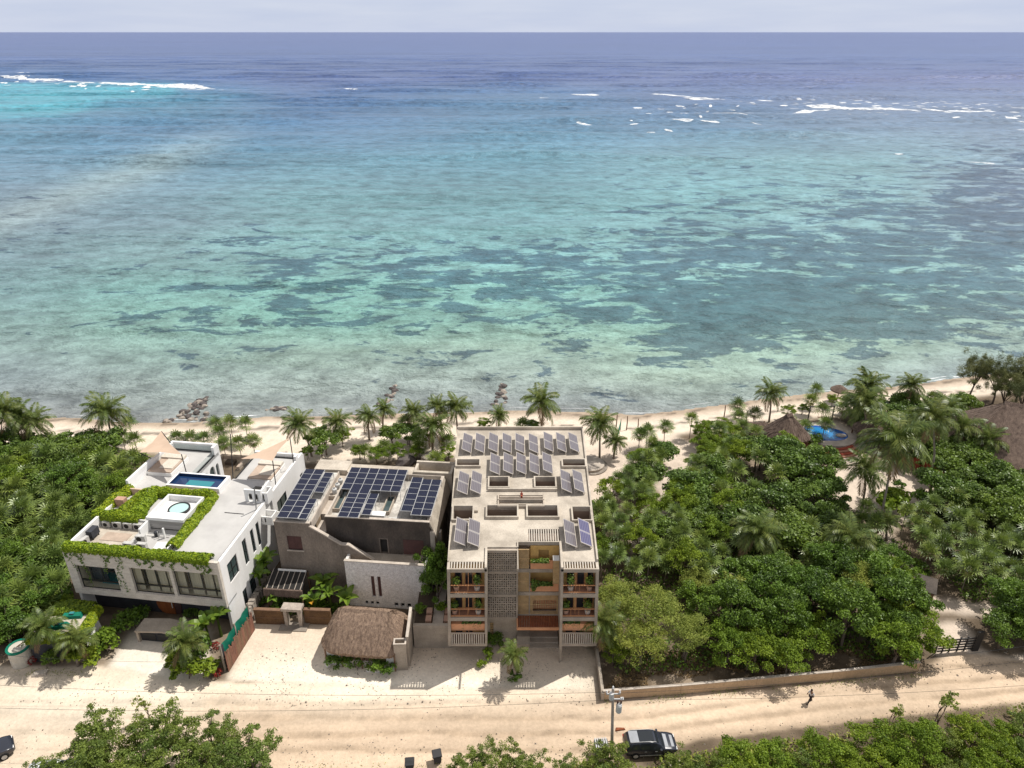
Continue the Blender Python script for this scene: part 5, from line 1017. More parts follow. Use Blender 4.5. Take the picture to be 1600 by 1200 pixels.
t = thing('fallen_frond', 'dry reddish palm frond lying on the road beside the utility pole', 'palm frond', (10.0, 46.1, 0)); MB().hexa([(-.5, -.15, 0), (.5, 0, 0), (.45, .2, 0), (-.4, .25, 0), (-.4, -.1, .12), (.4, 0, .1), (.35, .15, .14), (-.3, .2, .1)]).build('frond', 'rust_tile', t)
for i, (x, y, l) in enumerate(((14.4, 42.3, 'pale broken paving slab at the verge behind the dark parked car'),)):
    t = thing('paving_slab', l, 'slab', (x, y, .02), R(8)); MB().box(-.8, .8, -.6, .6, 0, .12).build('slab', 'coping', t)
for i, (x, y, l) in enumerate(((-8.9, 42.1, 'dark blue bin at the bottom verge, left one'), (-6.6, 42.9, 'blue grey bin beside the verge shrub, right one'))):
    t = thing('wheelie_bin', l, 'bin', (x, y, 0), R(5 + i * 9)); MB().hexa([(-.3, -.3, .1), (.3, -.3, .1), (.3, .3, .1), (-.3, .3, .1), (-.36, -.36, 1.0), (.36, -.36, 1.0), (.36, .36, 1.0), (-.36, .36, 1.0)]).build('body', 'slate', t); MB().hexa([(-.42, -.42, 1.0), (.42, -.42, 1.0), (.42, .42, 1.0), (-.42, .42, 1.0), (-.38, -.38, 1.07), (.38, -.38, 1.07), (.36, .36, 1.16), (-.36, .36, 1.16)]).build('lid', 'black', t)

# --------------- cars ---------------
def make_car(label, paint, roof, loc, rz):
    t = thing('parked_car', label, 'car', loc, rz)
    # stations: x, half width, sill z, belt z, roof z (None outside the cabin), half width at roof
    S = [(-2.35, .72, .50, .92, .92, .60), (-2.28, .88, .36, 1.05, 1.12, .70), (-2.1, .93, .30, 1.10, 1.52, .66), (-1.75, .95, .30, 1.10, 1.66, .68), (-1.0, .96, .28, 1.08, 1.71, .69), (-.2, .96, .28, 1.06, 1.70, .69), (.35, .96, .28, 1.04, 1.62, .67), (.75, .96, .28, 1.03, 1.40, .70), (1.15, .96, .28, 1.02, 1.08, .80), (1.7, .94, .30, .97, 1.01, .74), (2.15, .88, .34, .86, .90, .66), (2.36, .72, .45, .72, .74, .52)]
    b = MB(); K = 8
    for x, w, zs, zb, zr, wr in S:
        ring = [(-w * .92, zs), (-w, (zs + zb) / 2), (-w * .985, zb), (-wr, zr), (wr, zr), (w * .985, zb), (w, (zs + zb) / 2), (w * .92, zs)]
        b.v += [(x, y, z) for y, z in ring]
    for i in range(len(S) - 1):
        for k in range(K): l = (k + 1) % K; b.f.append((i * K + k, (i + 1) * K + k, (i + 1) * K + l, i * K + l))
    b.f.append(tuple(range(K))); e = (len(S) - 1) * K; b.f.append(tuple(e + k for k in range(K - 1, -1, -1)))
    body = b.build('body', paint, t, True)
    bv = body.modifiers.new('soft', 'BEVEL'); bv.width = .03; bv.segments = 2; bv.limit_method = 'ANGLE'
    for s in (-1, 1):   # side glass, slightly proud of the body side
        g = MB()
        for x0, x1 in ((-1.95, -1.1), (-1.04, -.1), (-.04, .72)):
            def at(x, f):
                for (a, c) in zip(S[:-1], S[1:]):
                    if a[0] <= x <= c[0]:
                        q = (x - a[0]) / (c[0] - a[0]); m = [a[i] + (c[i] - a[i]) * q for i in range(6)]; y = m[1] * .985 + (m[5] - m[1] * .985) * f; z = m[3] + (m[4] - m[3]) * f; return (x, s * (y + .012), z + .004)
            P = [at(x0 + .04, .1), at(x1 - .02, .1), at(x1 - (.06 if x1 < .5 else .28), .86), at(x0 + (.22 if x0 < -1.5 else .03), .86)]
            n = len(g.v); g.v += P; g.f.append((n, n + 1, n + 2, n + 3) if s < 0 else (n + 3, n + 2, n + 1, n))
        g.build('side_window', 'dark_glass', t)
    MB().quad((.42, -.58, 1.615), (1.1, -.72, 1.135), (1.1, .72, 1.135), (.42, .58, 1.615)).build('windscreen', 'dark_glass', t)
    MB().quad((-2.27, .62, 1.16), (-2.27, -.62, 1.16), (-2.11, -.58, 1.52), (-2.11, .58, 1.52)).build('rear_window', 'dark_glass', t)
    MB().box(-1.1, .2, -.5, .5, 1.705, 1.722).build('sunroof', 'dark_glass', t)
    if roof != paint:
        MB().box(-1.95, -1.15, -.58, .58, 1.67, 1.73).build('roof_panel', roof, t); MB().hexa([(1.18, -.7, 1.0), (2.05, -.6, .9), (2.05, .6, .9), (1.18, .7, 1.0), (1.2, -.68, 1.085), (2.05, -.58, .945), (2.05, .58, .945), (1.2, .68, 1.085)]).build('bonnet', roof, t)
    for s in (-1, 1):
        MB().tube([(-1.9, s * .62, 1.70), (-1.6, s * .63, 1.765), (.1, s * .63, 1.77), (.35, s * .62, 1.69)], .025, 6).build('roof_rail', 'galv', t)
        MB().box(2.12, 2.3, s * .62 - .16, s * .62 + .16, .70, .82).build('headlight', 'white_clean', t)
        MB().box(-2.345, -2.22, s * .72 - .14, s * .72 + .14, .86, 1.04).build('tail_light', 'red_lamp', t)
        MB().box(.68, .86, s * 1.02 - .1, s * 1.02 + .1, 1.02, 1.16).build('mirror', paint, t)
        MB().box(-1.6, .9, s * .965 - .01, s * .965 + .01, .36, .46).build('side_trim', 'galv', t)
        for xd in (-.6, .35): MB().box(xd - .1, xd + .1, s * .972 - .012, s * .972 + .012, .88, .92).build('door_handle', 'galv', t)
        for xw in (-1.45, 1.45):
            w = MB().lathe([(.2, -.12), (.36, -.11), (.37, -.06), (.37, .06), (.36, .11), (.2, .12)], 20).build('wheel', 'tyre', t); w.rotation_euler = (math.pi / 2, 0, 0); w.location = (xw, s * .88, .37)
            MB().lathe([(.22, -.125), (.22, .125)], 16).build('rim', 'galv', w)
    return t
make_car('dark blue estate car with silver bonnet parked by the utility pole', 'car_paint', 'car_silver', (12.35, 44.15, 0), R(3))
make_car('dark car at the left edge of the picture half outside it', 'car_paint', 'car_paint', (-46.6, 42.9, 0), R(38))
make_car('white car mostly hidden by the bottom left trees', 'car_white', 'car_white', (-39.2, 41.2, 0), R(8))

# --------------- walker ---------------
def skin_chain(name, verts, edges, radii, m, parent, root=0):
    me = bpy.data.meshes.new(name); me.from_pydata(verts, edges, []); me.materials.append(MT[m]); o = link(name, me, parent)
    md = o.modifiers.new('skin', 'SKIN'); md.use_smooth_shade = True
    for i, r in enumerate(radii): me.skin_vertices[0].data[i].radius = (r, r); me.skin_vertices[0].data[i].use_root = (i == root)
    sb = o.modifiers.new('sub', 'SUBSURF'); sb.levels = 1; sb.render_levels = 2; return o
pr = thing('person', 'person in a white shirt and dark trousers walking along the sandy road', 'person', (28.6, 49.15, 0), R(200))
def add_skin(o): pass
PV = [(0, 0, .93), (0, 0, 1.15), (.02, 0, 1.40), (.04, 0, 1.50), (.07, 0, 1.58), (.08, 0, 1.70),           # pelvis..head
      (0, .20, 1.38), (-.12, .24, 1.12), (-.02, .26, .90), (0, -.20, 1.38), (.16, -.24, 1.13), (.32, -.22, .95),   # arms
      (0, .10, .88), (.20, .11, .50), (.27, .11, .09), (.38, .11, .05), (0, -.10, .88), (-.10, -.11, .49), (-.38, -.11, .16), (-.30, -.11, .05)]
PE = [(0, 1), (1, 2), (2, 3), (3, 4), (4, 5), (2, 6), (6, 7), (7, 8), (2, 9), (9, 10), (10, 11), (0, 12), (12, 13), (13, 14), (14, 15), (0, 16), (16, 17), (17, 18), (18, 19)]
PR = [.13, .125, .14, .06, .09, .085, .06, .05, .035, .06, .05, .035, .085, .065, .045, .04, .085, .065, .045, .04]
def skin_obj(name, idx, grow, m):
    mp_ = {k: i for i, k in enumerate(idx)}; me = bpy.data.meshes.new(name)
    me.from_pydata([PV[k] for k in idx], [(mp_[a], mp_[c]) for a, c in PE if a in mp_ and c in mp_], []); me.materials.append(MT[m]); o = link(name, me, pr)
    bm = bmesh_new(me); 
    md = o.modifiers.new('skin', 'SKIN'); md.use_smooth_shade = True
    for i, k in enumerate(idx): v = me.skin_vertices[0].data[i]; v.radius = (PR[k] + grow, PR[k] + grow); v.use_root = i == 0
    sb = o.modifiers.new('sub', 'SUBSURF'); sb.levels = 1; sb.render_levels = 1; return o
def bmesh_new(me):
    import bmesh
    bm = bmesh.new(); bm.from_mesh(me); bm.verts.layers.skin.verify(); bm.to_mesh(me); bm.free()
skin_obj('body', list(range(20)), 0, 'skin'); skin_obj('shirt', [0, 1, 2, 6, 7, 9, 10], .022, 'shirt'); skin_obj('trousers', [0, 12, 13, 14, 16, 17, 18], .02, 'trousers')
MB().lathe([(.02, .115), (.08, .09), (.105, .02), (.10, -.04)], 12, (.07, 0, 1.70)).build('hair', 'hair', pr, True)
MB().box(.24, .44, .06, .16, 0, .09).build('shoe', 'black', pr); MB().box(-.40, -.22, -.16, -.06, 0, .1).build('shoe', 'black', pr)
# =============== beach property on the right, shore things ===============
def palapa(label, x, y, half, rh, h, z0, rz, seed, m='thatch_dark', name='thatched_palapa', posts=True):
    t = thing(name, label, 'palapa', (x, y, 0), rz); thatch_roof(t, half, z0, rh, h, z0, m, 40, .3, seed)
    if posts:
        for sx in (-.75, .75):
            for sy in (-.75, .75): MB().tube([(half[0] * sx, half[1] * sy, 0), (half[0] * sx, half[1] * sy, z0 + .3)], .12, 7).build('post', 'timber', t)
    return t
palapa('steep dark thatched palapa beside the blue swimming pool', 42.4, 97.4, (3.2, 3.0), .25, 3.4, 2.1, R(20), 5)
palapa('flat low thatched lean-to left of the poolside palapa', 38.6, 99.3, (2.3, 2.0), .8, .7, 2.0, R(5), 6)
palapa('very large brown thatched roof at the right edge behind the trees', 73.6, 93.2, (7.6, 8.2), 1.4, 6.2, 3.2, R(-28), 7)
palapa('shaded thatched palapa between the palms right of the pool', 56.5, 98.3, (3.0, 2.6), .3, 2.6, 2.2, R(10), 9)
t = thing('thatched_parasol', 'small thatched parasol standing on the beach to the right', 'parasol', (57.4, 113.6, -.62)); MB().lathe([(1.5, 2.1), (1.45, 2.3), (.7, 2.85), (.1, 3.15)], 16).build('canopy', 'thatch_dark', t); MB().tube([(0, 0, -.3), (0, 0, 2.6)], .08, 7).build('post', 'timber', t)
# kidney pool with terrace, island and red steps
def blob(cx, cy, rx, ry, n=40, lobes=()):
    P = []
    for k in range(n):
        a = 2 * math.pi * k / n; r = 1 + sum(am * math.cos(fr * a + ph) for am, fr, ph in lobes); P.append((cx + rx * r * math.cos(a), cy + ry * r * math.sin(a)))
    return P
sp = thing('swimming_pool', 'bright blue kidney shaped swimming pool on a pale terrace', 'swimming pool', (49.6, 99.4, 0))
MT['pool_blue'] = glassy('pool_blue', (0.025, 0.20, 0.46), 0.06); MT['pool_rim'] = glassy('pool_rim', (0.012, 0.085, 0.33), 0.08)
MB().prism(blob(0, .2, 4.4, 3.9, 40, [(.06, 2, 1)]), .0, .75).build('terrace', 'coping', sp); MB().prism(blob(-.2, .3, 3.2, 2.6, 40, [(.10, 2, .6), (.05, 3, 1)]), .752, .80).build('rim', 'pool_rim', sp)
MB().prism(blob(-.6, .3, 2.45, 2.05, 40, [(.10, 2, .6)]), .802, .82).build('water', 'pool_blue', sp); MB().prism(blob(2.2, -.6, .85, .45, 20), .80, 1.0).build('island', 'coping', sp); MB().prism(blob(-1.6, .3, .14, .14, 8), .82, .86).build('drain', 'pool_rim', sp)
for k in range(4):
    ln = MB().prism([(math.cos(R(205 + i * 9)) * (4.6 + k * .5), math.sin(R(205 + i * 9)) * (4.4 + k * .5)) for i in range(13)] + [(math.cos(R(313 - i * 9)) * (4.1 + k * .5), math.sin(R(313 - i * 9)) * (3.9 + k * .5)) for i in range(13)], 0, .6 - k * .15); ln.build('step', 'red_paint' if k % 2 == 0 else 'terracotta', sp)
t = thing('pool_lounger', 'white and red sun lounger left of the blue pool', 'lounger', (46.3, 102.5, .1), R(25)); MB().box(-.9, .9, -.3, .3, .25, .33).build('frame', 'white_clean', t); MB().box(-.85, .2, -.28, .28, .33, .42).build('cushion', 'white_clean', t); MB().hexa([(.2, -.28, .33), (.9, -.28, .5), (.9, .28, .5), (.2, .28, .33), (.2, -.28, .42), (.88, -.28, .62), (.88, .28, .62), (.2, .28, .42)]).build('backrest', 'red_paint', t)
for x in (-.75, .75): MB().box(x - .04, x + .04, -.28, .28, 0, .25).build('leg', 'grey_metal', bpy.data.objects[t.name])
# red garden wall
rw = [(58.6, 92.5), (60.15, 90.0), (61.5, 86.8), (61.9, 84.2), (63.1, 79.6), (64.4, 77.6)]
t = thing('red_wall', 'red painted garden wall running under the trees on the right', 'wall', (60.15, 90.0, 0))
for a, c in zip(rw[:-1], rw[1:]):
    a = Vector((a[0] - 60.15, a[1] - 90, 0)); c = Vector((c[0] - 60.15, c[1] - 90, 0)); d = (c - a).normalized(); n = Vector((-d.y, d.x, 0)) * -.25; c = c - d * .04; u = Vector((0, 0, 1.8)); MB().hexa([a, c, c + n, a + n, a + u, c + u, c + n + u, a + n + u]).build('wall_bay', 'red_paint', t)
# swing frame and fence posts on the beach
t = thing('swing_frame', 'dark timber swing frame on the sand behind the pool', 'swing', (51.2, 105.6, 0), R(3)); MB().box(-2.1, -1.95, -.08, .08, 0, 2.4).box(1.95, 2.1, -.08, .08, 0, 2.4).build('post', 'black', t); MB().box(-2.1, 2.1, -.08, .08, 2.4, 2.55).build('beam', 'black', t); MB().tube([(-.4, 0, .5), (-.4, 0, 2.4)], .02, 5).tube([(.4, 0, .5), (.4, 0, 2.4)], .02, 5).box(-.45, .45, -.12, .12, .45, .52).build('seat', 'timber', t)
PB = [(963, 662, 'leftmost, nearest the tall coconut palm'), (979, 668, 'second from left'), (996, 672, 'third from left'), (1131, 651, 'short one near the middle'), (1165, 660, 'one left of the poolside palapa'), (1177, 698, 'one beside the lean-to')]
for i, (u, v, l) in enumerate(PB):
    g = G(u, v, 0); o = MB().tube([(0, 0, -1.1), (.05, 0, 1.0), (.02, .03, 2.1)], [.1, .09, .07], 7).build('timber_post', 'timber'); o.location = g; tag(o, 'weathered timber post in the beach sand, ' + l, 'post', 'timber posts on the beach')
t = thing('net_panel', 'green netting strung between beach posts beside the tall coconut palm', 'net', G(964, 692, 0), R(75)); MB().tube([(0, 0, 0), (0, 0, 2.2)], .05, 6).tube([(4, 0, 0), (4, 0, 2.2)], .05, 6).build('post', 'timber', t); MB().box(.05, 3.95, -.015, .015, .6, 2.1).build('net', 'tarp', t)
for i, (u, v, r_, h, l) in enumerate(((922, 728, 2.1, .5, 'round pale stone platform on the sand right of the apartment building'),)):
    g = G(u, v, 0); t = thing('stone_platform', l, 'platform', g); MB().lathe([(r_, 0), (r_, h), (r_ - .2, h + .05)], 28).build('wall', 'coping', t); MB().lathe([(r_ + .5, 0), (r_ + .5, .15)], 28).build('step', 'rock', t)
t = thing('fire_pit', 'square sunken seating pit on the sand behind the white villa', 'fire pit', G(361, 724, 0), WANG); MB().box(-2.2, -1.7, -1.6, 1.6, 0, .55).box(1.7, 2.2, -1.6, 1.6, 0, .55).box(-1.7, 1.7, 1.1, 1.6, 0, .55).build('bench', 'beige', t); MB().box(-.7, .7, -.5, .5, 0, .45).build('table', 'soil', t)
# rock groynes running into the sea: each boulder its own piece
def boulder_mesh(seed):
    rg = random.Random(seed); b = MB(); n = 7
    for zi, rr in ((0, .8), (.45, 1.0), (.85, .7)):
        for k in range(n): a = 2 * math.pi * k / n + rg.uniform(-.2, .2); r = rr * rg.uniform(.75, 1.15); b.v.append((r * math.cos(a), r * math.sin(a) * .8, zi + rg.uniform(-.12, .12)))
    b.v.append((rg.uniform(-.2, .2), rg.uniform(-.2, .2), 1.05))
    for j in range(2):
        for k in range(n): l = (k + 1) % n; b.f.append((j * n + k, j * n + l, (j + 1) * n + l, (j + 1) * n + k))
    for k in range(n): b.f.append((2 * n + k, 2 * n + (k + 1) % n, 3 * n))
    return b
BMe = [boulder_mesh(s).mesh('boulder', 'rock' if s < 3 else 'rock_dark') for s in range(5)]
rgq = random.Random(21)
for (u0, v0, u1, v1, w, n, lb) in ((288, 660, 318, 622, 3.4, 90, 'broad heap of pale rocks at the waterline behind the white villa'), (601, 634, 618, 602, 1.2, 26, 'narrow line of rocks running into the sea behind the rendered house'), (780, 634, 786, 600, 1.2, 24, 'narrow line of dark rocks running into the sea behind the apartment building'), (425, 640, 445, 636, 2.0, 12, 'low scatter of rocks in the shallows near the coconut palms')):
    a = Vector(G(u0, v0, SEA_Z)); c = Vector(G(u1, v1, SEA_Z)); t = thing('rock_groyne', lb, 'rock groyne', a)
    for k in range(n):
        q = (c - a) * (k / n) + Vector((rgq.uniform(-1, 1) * w * (1.15 - k / n), rgq.uniform(-.5, .5), rgq.uniform(-.45, -.05)))
        dark = rgq.random() < .25 + .6 * k / n; o = link('boulder', BMe[rgq.choice((3, 4) if dark else (0, 1, 2))], t, q, rgq.uniform(0, 6)); s = rgq.uniform(.35, .8); o.scale = (s, s, s * .8)
for (u, v, l) in ((634, 727, 'large grey boulder between the rendered house and the apartment building'), (670, 722, 'smaller pale boulder behind the right end of the rendered house'), (875, 1003, '')):
    if not l: continue
    g = G(u, v, 0); o = link('beach_boulder', BMe[3 if 'grey' in l else 1], None, g, 1.0); o.scale = (1.7, 1.5, 1.5); tag(o, l, 'boulder')
t = thing('garden_shed', 'small grey tin roofed shed half hidden under the trees near the timber gate', 'shed', (46.2, 63.6, 0), R(-30)); MB().hexa([(-1.6, -1.2, 1.9), (1.6, -1.2, 1.9), (1.6, 1.2, 2.3), (-1.6, 1.2, 2.3), (-1.6, -1.2, 1.98), (1.6, -1.2, 1.98), (1.6, 1.2, 2.38), (-1.6, 1.2, 2.38)]).build('roof', 'stucco_dark', t); MB().box(-1.4, 1.4, -1.0, 1.0, 0, 1.85).build('wall', 'timber', t)
# =============== vegetation ===============
def crown_mesh(name, seed, rad, hc, ncl, nleaf, leaf, m, aspect=.55, clump=(.28, .42), flat=.8, up=.5, droop=0.0, shell=(.55, 1.0), tintz=True):
    """leaf clumps spread through an ellipsoid; every leaf is a face of its own"""
    rg = np.random.default_rng(seed); d = rnd_dir(ncl, rg); d[:, 2] = np.where(d[:, 2] < -.35, -d[:, 2], d[:, 2])
    c = d * (rg.uniform(*shell, size=(ncl, 1))) * np.array([rad[0], rad[1], rad[2]]) * rg.uniform(.82, 1.12, size=(ncl, 1))
    cr = rg.uniform(*clump, size=ncl) * min(rad[0], rad[1]); tone = rg.uniform(0, 1, ncl)
    k = rg.integers(0, ncl, nleaf); dd = rnd_dir(nleaf, rg); dd[:, 2] = np.where(dd[:, 2] < -.1, np.abs(dd[:, 2]) * .7, dd[:, 2])
    P = c[k] + dd * (cr[k] * rg.uniform(.12, 1.25, nleaf) ** .6)[:, None] * np.array([1, 1, flat])
    Nn = dd * .55 + rnd_dir(nleaf, rg) * .95 + np.array([0, 0, up]); P[:, 2] -= droop * rg.random(nleaf)
    P[:, 2] += hc; T = np.clip(.5 * tone[k] + .5 * rg.random(nleaf), 0, 1)
    return leaf_mesh(name, P, Nn, leaf * rg.uniform(.7, 1.25, nleaf), m, aspect, T), c + np.array([0, 0, hc])
def trunk_mesh(name, seed, h0, r0, tips, m='bark', stems=1):
    rg = random.Random(seed); b = MB()
    for s in range(stems):
        bx, by = (rg.uniform(-.5, .5), rg.uniform(-.5, .5)) if stems > 1 else (0, 0); top = (bx + rg.uniform(-.2, .2), by + rg.uniform(-.2, .2), h0)
        b.tube([(bx, by, -.15), (bx * .9 + .05, by * .9, h0 * .5), top], [r0, r0 * .8, r0 * .62], 7)
        for tpt in tips[s::stems]:
            tpt = Vector(tpt); a = Vector(top); mid = a.lerp(tpt, .5) + Vector((0, 0, .12 * (tpt - a).length)); b.tube([a, mid, a.lerp(tpt, .93)], [r0 * .5, r0 * .32, r0 * .12], 5)
    return b.mesh(name, m, True)
PROTO = {}
def tree_proto(kind, n, rad, hc, ncl, nleaf, leaf, m, h0, r0, stems=1, **kw):
    PROTO[kind] = []
    for i in range(n):
        cm, cc = crown_mesh(kind + '_crown', hash_(kind) + i, rad, hc, ncl, nleaf, leaf, m, **kw)
        tips = [tuple(q) for q in cc[np.random.default_rng(i).choice(len(cc), min(len(cc), 9), replace=False)]]
        PROTO[kind].append((trunk_mesh(kind + '_trunk', i + 5, h0, r0, tips, 'bark', stems), cm))
def hash_(s): return sum(ord(c) * (i + 3) for i, c in enumerate(s)) % 9973
tree_proto('seagrape', 5, (2.3, 2.3, 1.6), 2.7, 24, 4800, .145, 'lf_sea', 1.6, .14, 2, aspect=.8, clump=(.22, .42), up=.6, shell=(.6, 1.15))
tree_proto('broadleaf', 5, (2.9, 2.9, 2.3), 4.0, 32, 7800, .135, 'lf_dark', 2.6, .18, 1, clump=(.18, .36), up=.5, shell=(.55, 1.15))
tree_proto('olive', 3, (3.1, 3.1, 2.6), 4.6, 40, 8500, .125, 'lf_olive', 2.6, .2, 2, aspect=.32, clump=(.2, .34), up=.45)
tree_proto('bright', 4, (2.3, 2.3, 1.9), 3.0, 28, 5600, .115, 'lf_bright', 1.8, .13, 2, clump=(.18, .36), up=.5, shell=(.55, 1.15))
tree_proto('scrub', 6, (2.0, 2.0, 2.2), 2.7, 40, 4600, .095, 'lf_scrub', 1.5, .1, 3, clump=(.14, .27), up=.3, shell=(.3, 1.3))
tree_proto('twiggy', 2, (1.1, 1.0, 1.7), 3.6, 20, 620, .12, 'lf_olive', 1.8, .06, 3, clump=(.18, .34), up=.3, shell=(.2, 1.0))
tree_proto('shrub', 3, (.8, .8, .55), .65, 14, 700, .13, 'lf_bright', .3, .04, 2, clump=(.3, .5))
tree_proto('dark_shrub', 3, (.85, .85, .6), .7, 14, 750, .12, 'lf_dark', .3, .04, 2, clump=(.3, .5))
tree_proto('casuarina', 3, (2.7, 2.7, 3.6), 4.0, 70, 6500, .30, 'lf_pine', 2.2, .16, 1, aspect=.07, clump=(.09, .2), up=.2, flat=2.6, shell=(.2, 1.1))
# fan palm crowns
def fan_crown(seed, nl=21, R0=.66):
    rg = np.random.default_rng(seed); V = []; F = []; T = []
    for i in range(nl):
        az = i * 2.399 + rg.uniform(-.3, .3); el = R(78) - (i / nl) * R(105) + rg.uniform(-.12, .12); d = np.array([math.cos(az) * math.cos(el), math.sin(az) * math.cos(el), math.sin(el)])
        pl = rg.uniform(.42, .66); hub = d * pl + np.array([0, 0, .05]); tone = rg.uniform(.1, .9) if i < nl - 3 else 1.0
        side = np.cross(d, [0, 0, 1.0]); side /= np.linalg.norm(side) + 1e-6; nrm = np.cross(side, d)
        n = len(V); w = .012; V += [side * w, -side * w, hub - side * w, hub + side * w]; F.append((n, n + 1, n + 2, n + 3)); T += [.2] * 4
        ns = 10
        for k in range(ns):
            a = R(-138) + R(276) * k / (ns - 1); L = R0 * (1 - .28 * abs(a) / 2.4) * rg.uniform(.9, 1.08); q = d * math.cos(a) + side * math.sin(a); tip = hub + q * L + np.array([0, 0, -.16 * L - .1 * rg.random() * L]) + nrm * .05
            mid = hub + q * L * .55 + nrm * .04; p = -d * math.sin(a) + side * math.cos(a); ww_ = .052; n = len(V)
            V += [hub, mid + p * ww_, tip, mid - p * ww_]; F.append((n, n + 1, n + 2, n + 3)); T += [np.clip(tone + rg.uniform(-.2, .2), 0, 1)] * 4
    return arr_mesh('fan_crown', np.array(V), np.array(F), 'lf_fan', np.array(T))
FANC = [fan_crown(s) for s in range(5)]
def dry_skirt():
    rg = np.random.default_rng(77); me_ = fan_crown(77, 9, .55); me_.materials[0] = MT['lf_dry']; return me_
DRYSK = dry_skirt(); DRYSK.name = 'dry_skirt'; DRYSK.transform(Matrix.Scale(-1, 4, (0, 0, 1)) @ Matrix.Scale(.8, 4)) 
FANT = [MB().tube([(0, 0, -.1), (random.uniform(-.1, .1), random.uniform(-.1, .1), .5), (0, 0, 1.0)], [.055, .05, .05], 6).mesh('fan_trunk', 'palm_bark', True) for _ in range(3)]
def fan_palm(x, y, z, h, s, label, group, rg=random):
    t = thing('fan_palm', label, 'palm tree', (x, y, z), rg.uniform(0, 6), group); tr = link('trunk', rg.choice(FANT), t); tr.scale = (1.1, 1.1, h)
    c = link('crown', rg.choice(FANC), t, (0, 0, h), rg.uniform(0, 6)); c.scale = (s, s, s * rg.uniform(.85, 1.05))
    if rg.random() < .4: d = link('dry_skirt', DRYSK, t, (0, 0, h - .12), rg.uniform(0, 6)); d.scale = (s * .8,) * 3
    return t
# coconut fronds
def frond(e0, e1, L=1.0, n=30, seed=0, m='lf_palm', wl=.27):
    rg = np.random.default_rng(seed); V = []; F = []; T = []; P = [np.zeros(3)]; A = []
    for k in range(n):
        a = e0 + (e1 - e0) * (k / n) ** 1.1; A.append(a); P.append(P[-1] + np.array([math.cos(a), 0, math.sin(a)]) * L / n)
    for k in range(n):
        w = .011 * (1 - .8 * k / n); i = len(V); V += [P[k] + [0, w, 0], P[k] - [0, w, 0], P[k + 1] - [0, w, 0], P[k + 1] + [0, w, 0]]; F.append((i, i + 1, i + 2, i + 3)); T += [.9] * 4
        if k < 3: continue
        s = k / n; ll = wl * (math.sin(math.pi * (.16 + .76 * s)) ** .7) * rg.uniform(.85, 1.1); fw = np.array([math.cos(A[k]), 0, math.sin(A[k])]); nr = np.array([-math.sin(A[k]), 0, math.cos(A[k])])
        for sd in (-1, 1):
            dr = fw * (.45 + .4 * s) + np.array([0, sd * .85, 0]) + nr * .12 + np.array([0, 0, -.30]) + rg.normal(size=3) * .07; dr /= np.linalg.norm(dr); tip = P[k] + dr * ll + np.array([0, 0, -.2 * ll]); mid = P[k] + dr * ll * .5; i = len(V)
            V += [P[k], mid + fw * .022, tip, mid - fw * .022]; F.append((i, i + 1, i + 2, i + 3)); T += [np.clip(.45 + rg.uniform(-.35, .4), 0, 1)] * 4
    return arr_mesh('frond', np.array(V), np.array(F), m, np.array(T))
FR = [frond(R(80), R(5), seed=1, wl=.29), frond(R(60), R(-35), seed=2, wl=.29), frond(R(40), R(-58), seed=3, wl=.29), frond(R(14), R(-72), seed=4, wl=.29), frond(R(-18), R(-84), seed=5, wl=.27)]
FRD = frond(R(-25), R(-85), seed=6, m='lf_dry')
def coconut(uc, vc, ub, vb, size, label, group=None, lean=0.0, n=30, z0=0.0, hmin=0):
    base = Vector(G(ub, vb, z0)); yt = base.y + lean; q = Wy(uc, vc, yt); top = Vector(q)
    rg = random.Random(int(uc * 7 + vc)); nd = rg.choice((0, 1, 2, 3)); wind = rg.uniform(.1, .35); t = thing('coconut_palm', label, 'palm tree', base, 0, group); tp = top - base
    mid = Vector((tp.x * .35 + rg.uniform(-.15, .15), tp.y * .35, tp.z * .55)); MB().tube([(0, 0, -1.1 if base.y > 92 else -.2), tuple(mid * .5 + Vector((0, 0, 0))), tuple(mid), tuple(mid.lerp(tp, .6)), tuple(tp)], [.2, .15, .13, .12, .12], 8).build('trunk', 'palm_bark', t, True)
    for i in range(n):
        f = i / (n - 1); k = min(4, int(f * 4.6)); fr = link('frond', FR[k] if not (i >= n - 1 - nd) else FRD, t, tp + Vector((0, 0, rg.uniform(-.1, .1))))
        az = i * 2.399 + rg.uniform(-.35, .35); fr.rotation_euler = (rg.uniform(-.3, .3), rg.uniform(-.15, .15) + wind * math.cos(az - R(205)) * -1, az - wind * .9 * math.sin(az - R(205))); s = size * rg.uniform(.88, 1.1); fr.scale = (s, s * .95, s)
    nb = MB(); 
    for i in range(5): a = i * 1.26; nb.lathe([(.02, -.14), (.13, -.05), (.12, .08), (.03, .15)], 6, (tp.x + .2 * math.cos(a), tp.y + .2 * math.sin(a), tp.z - .15))
    nb.build('coconut', 'lf_dry', t); return t
def tree(kind, x, y, s, label, cat='tree', group=None, z=0.0, name=None, rg=random, sz=None):
    nm = {'seagrape': 'sea_grape_tree', 'broadleaf': 'broadleaf_tree', 'olive': 'feathery_tree', 'bright': 'leafy_tree', 'scrub': 'scrub_tree', 'twiggy': 'sapling', 'shrub': 'shrub', 'dark_shrub': 'shrub', 'casuarina': 'pine_tree'}[kind]
    z = z if z or y < 92 else float(ground_z(np.array([x]), np.array([y]))[0]); t = thing(name or nm, label, cat, (x, y, z), rg.uniform(0, 6.2), group); tm, cm = rg.choice(PROTO[kind]); link('trunk', tm, t); link('crown', cm, t); t.scale = (s, s, sz or s * rg.uniform(.9, 1.1)); return t
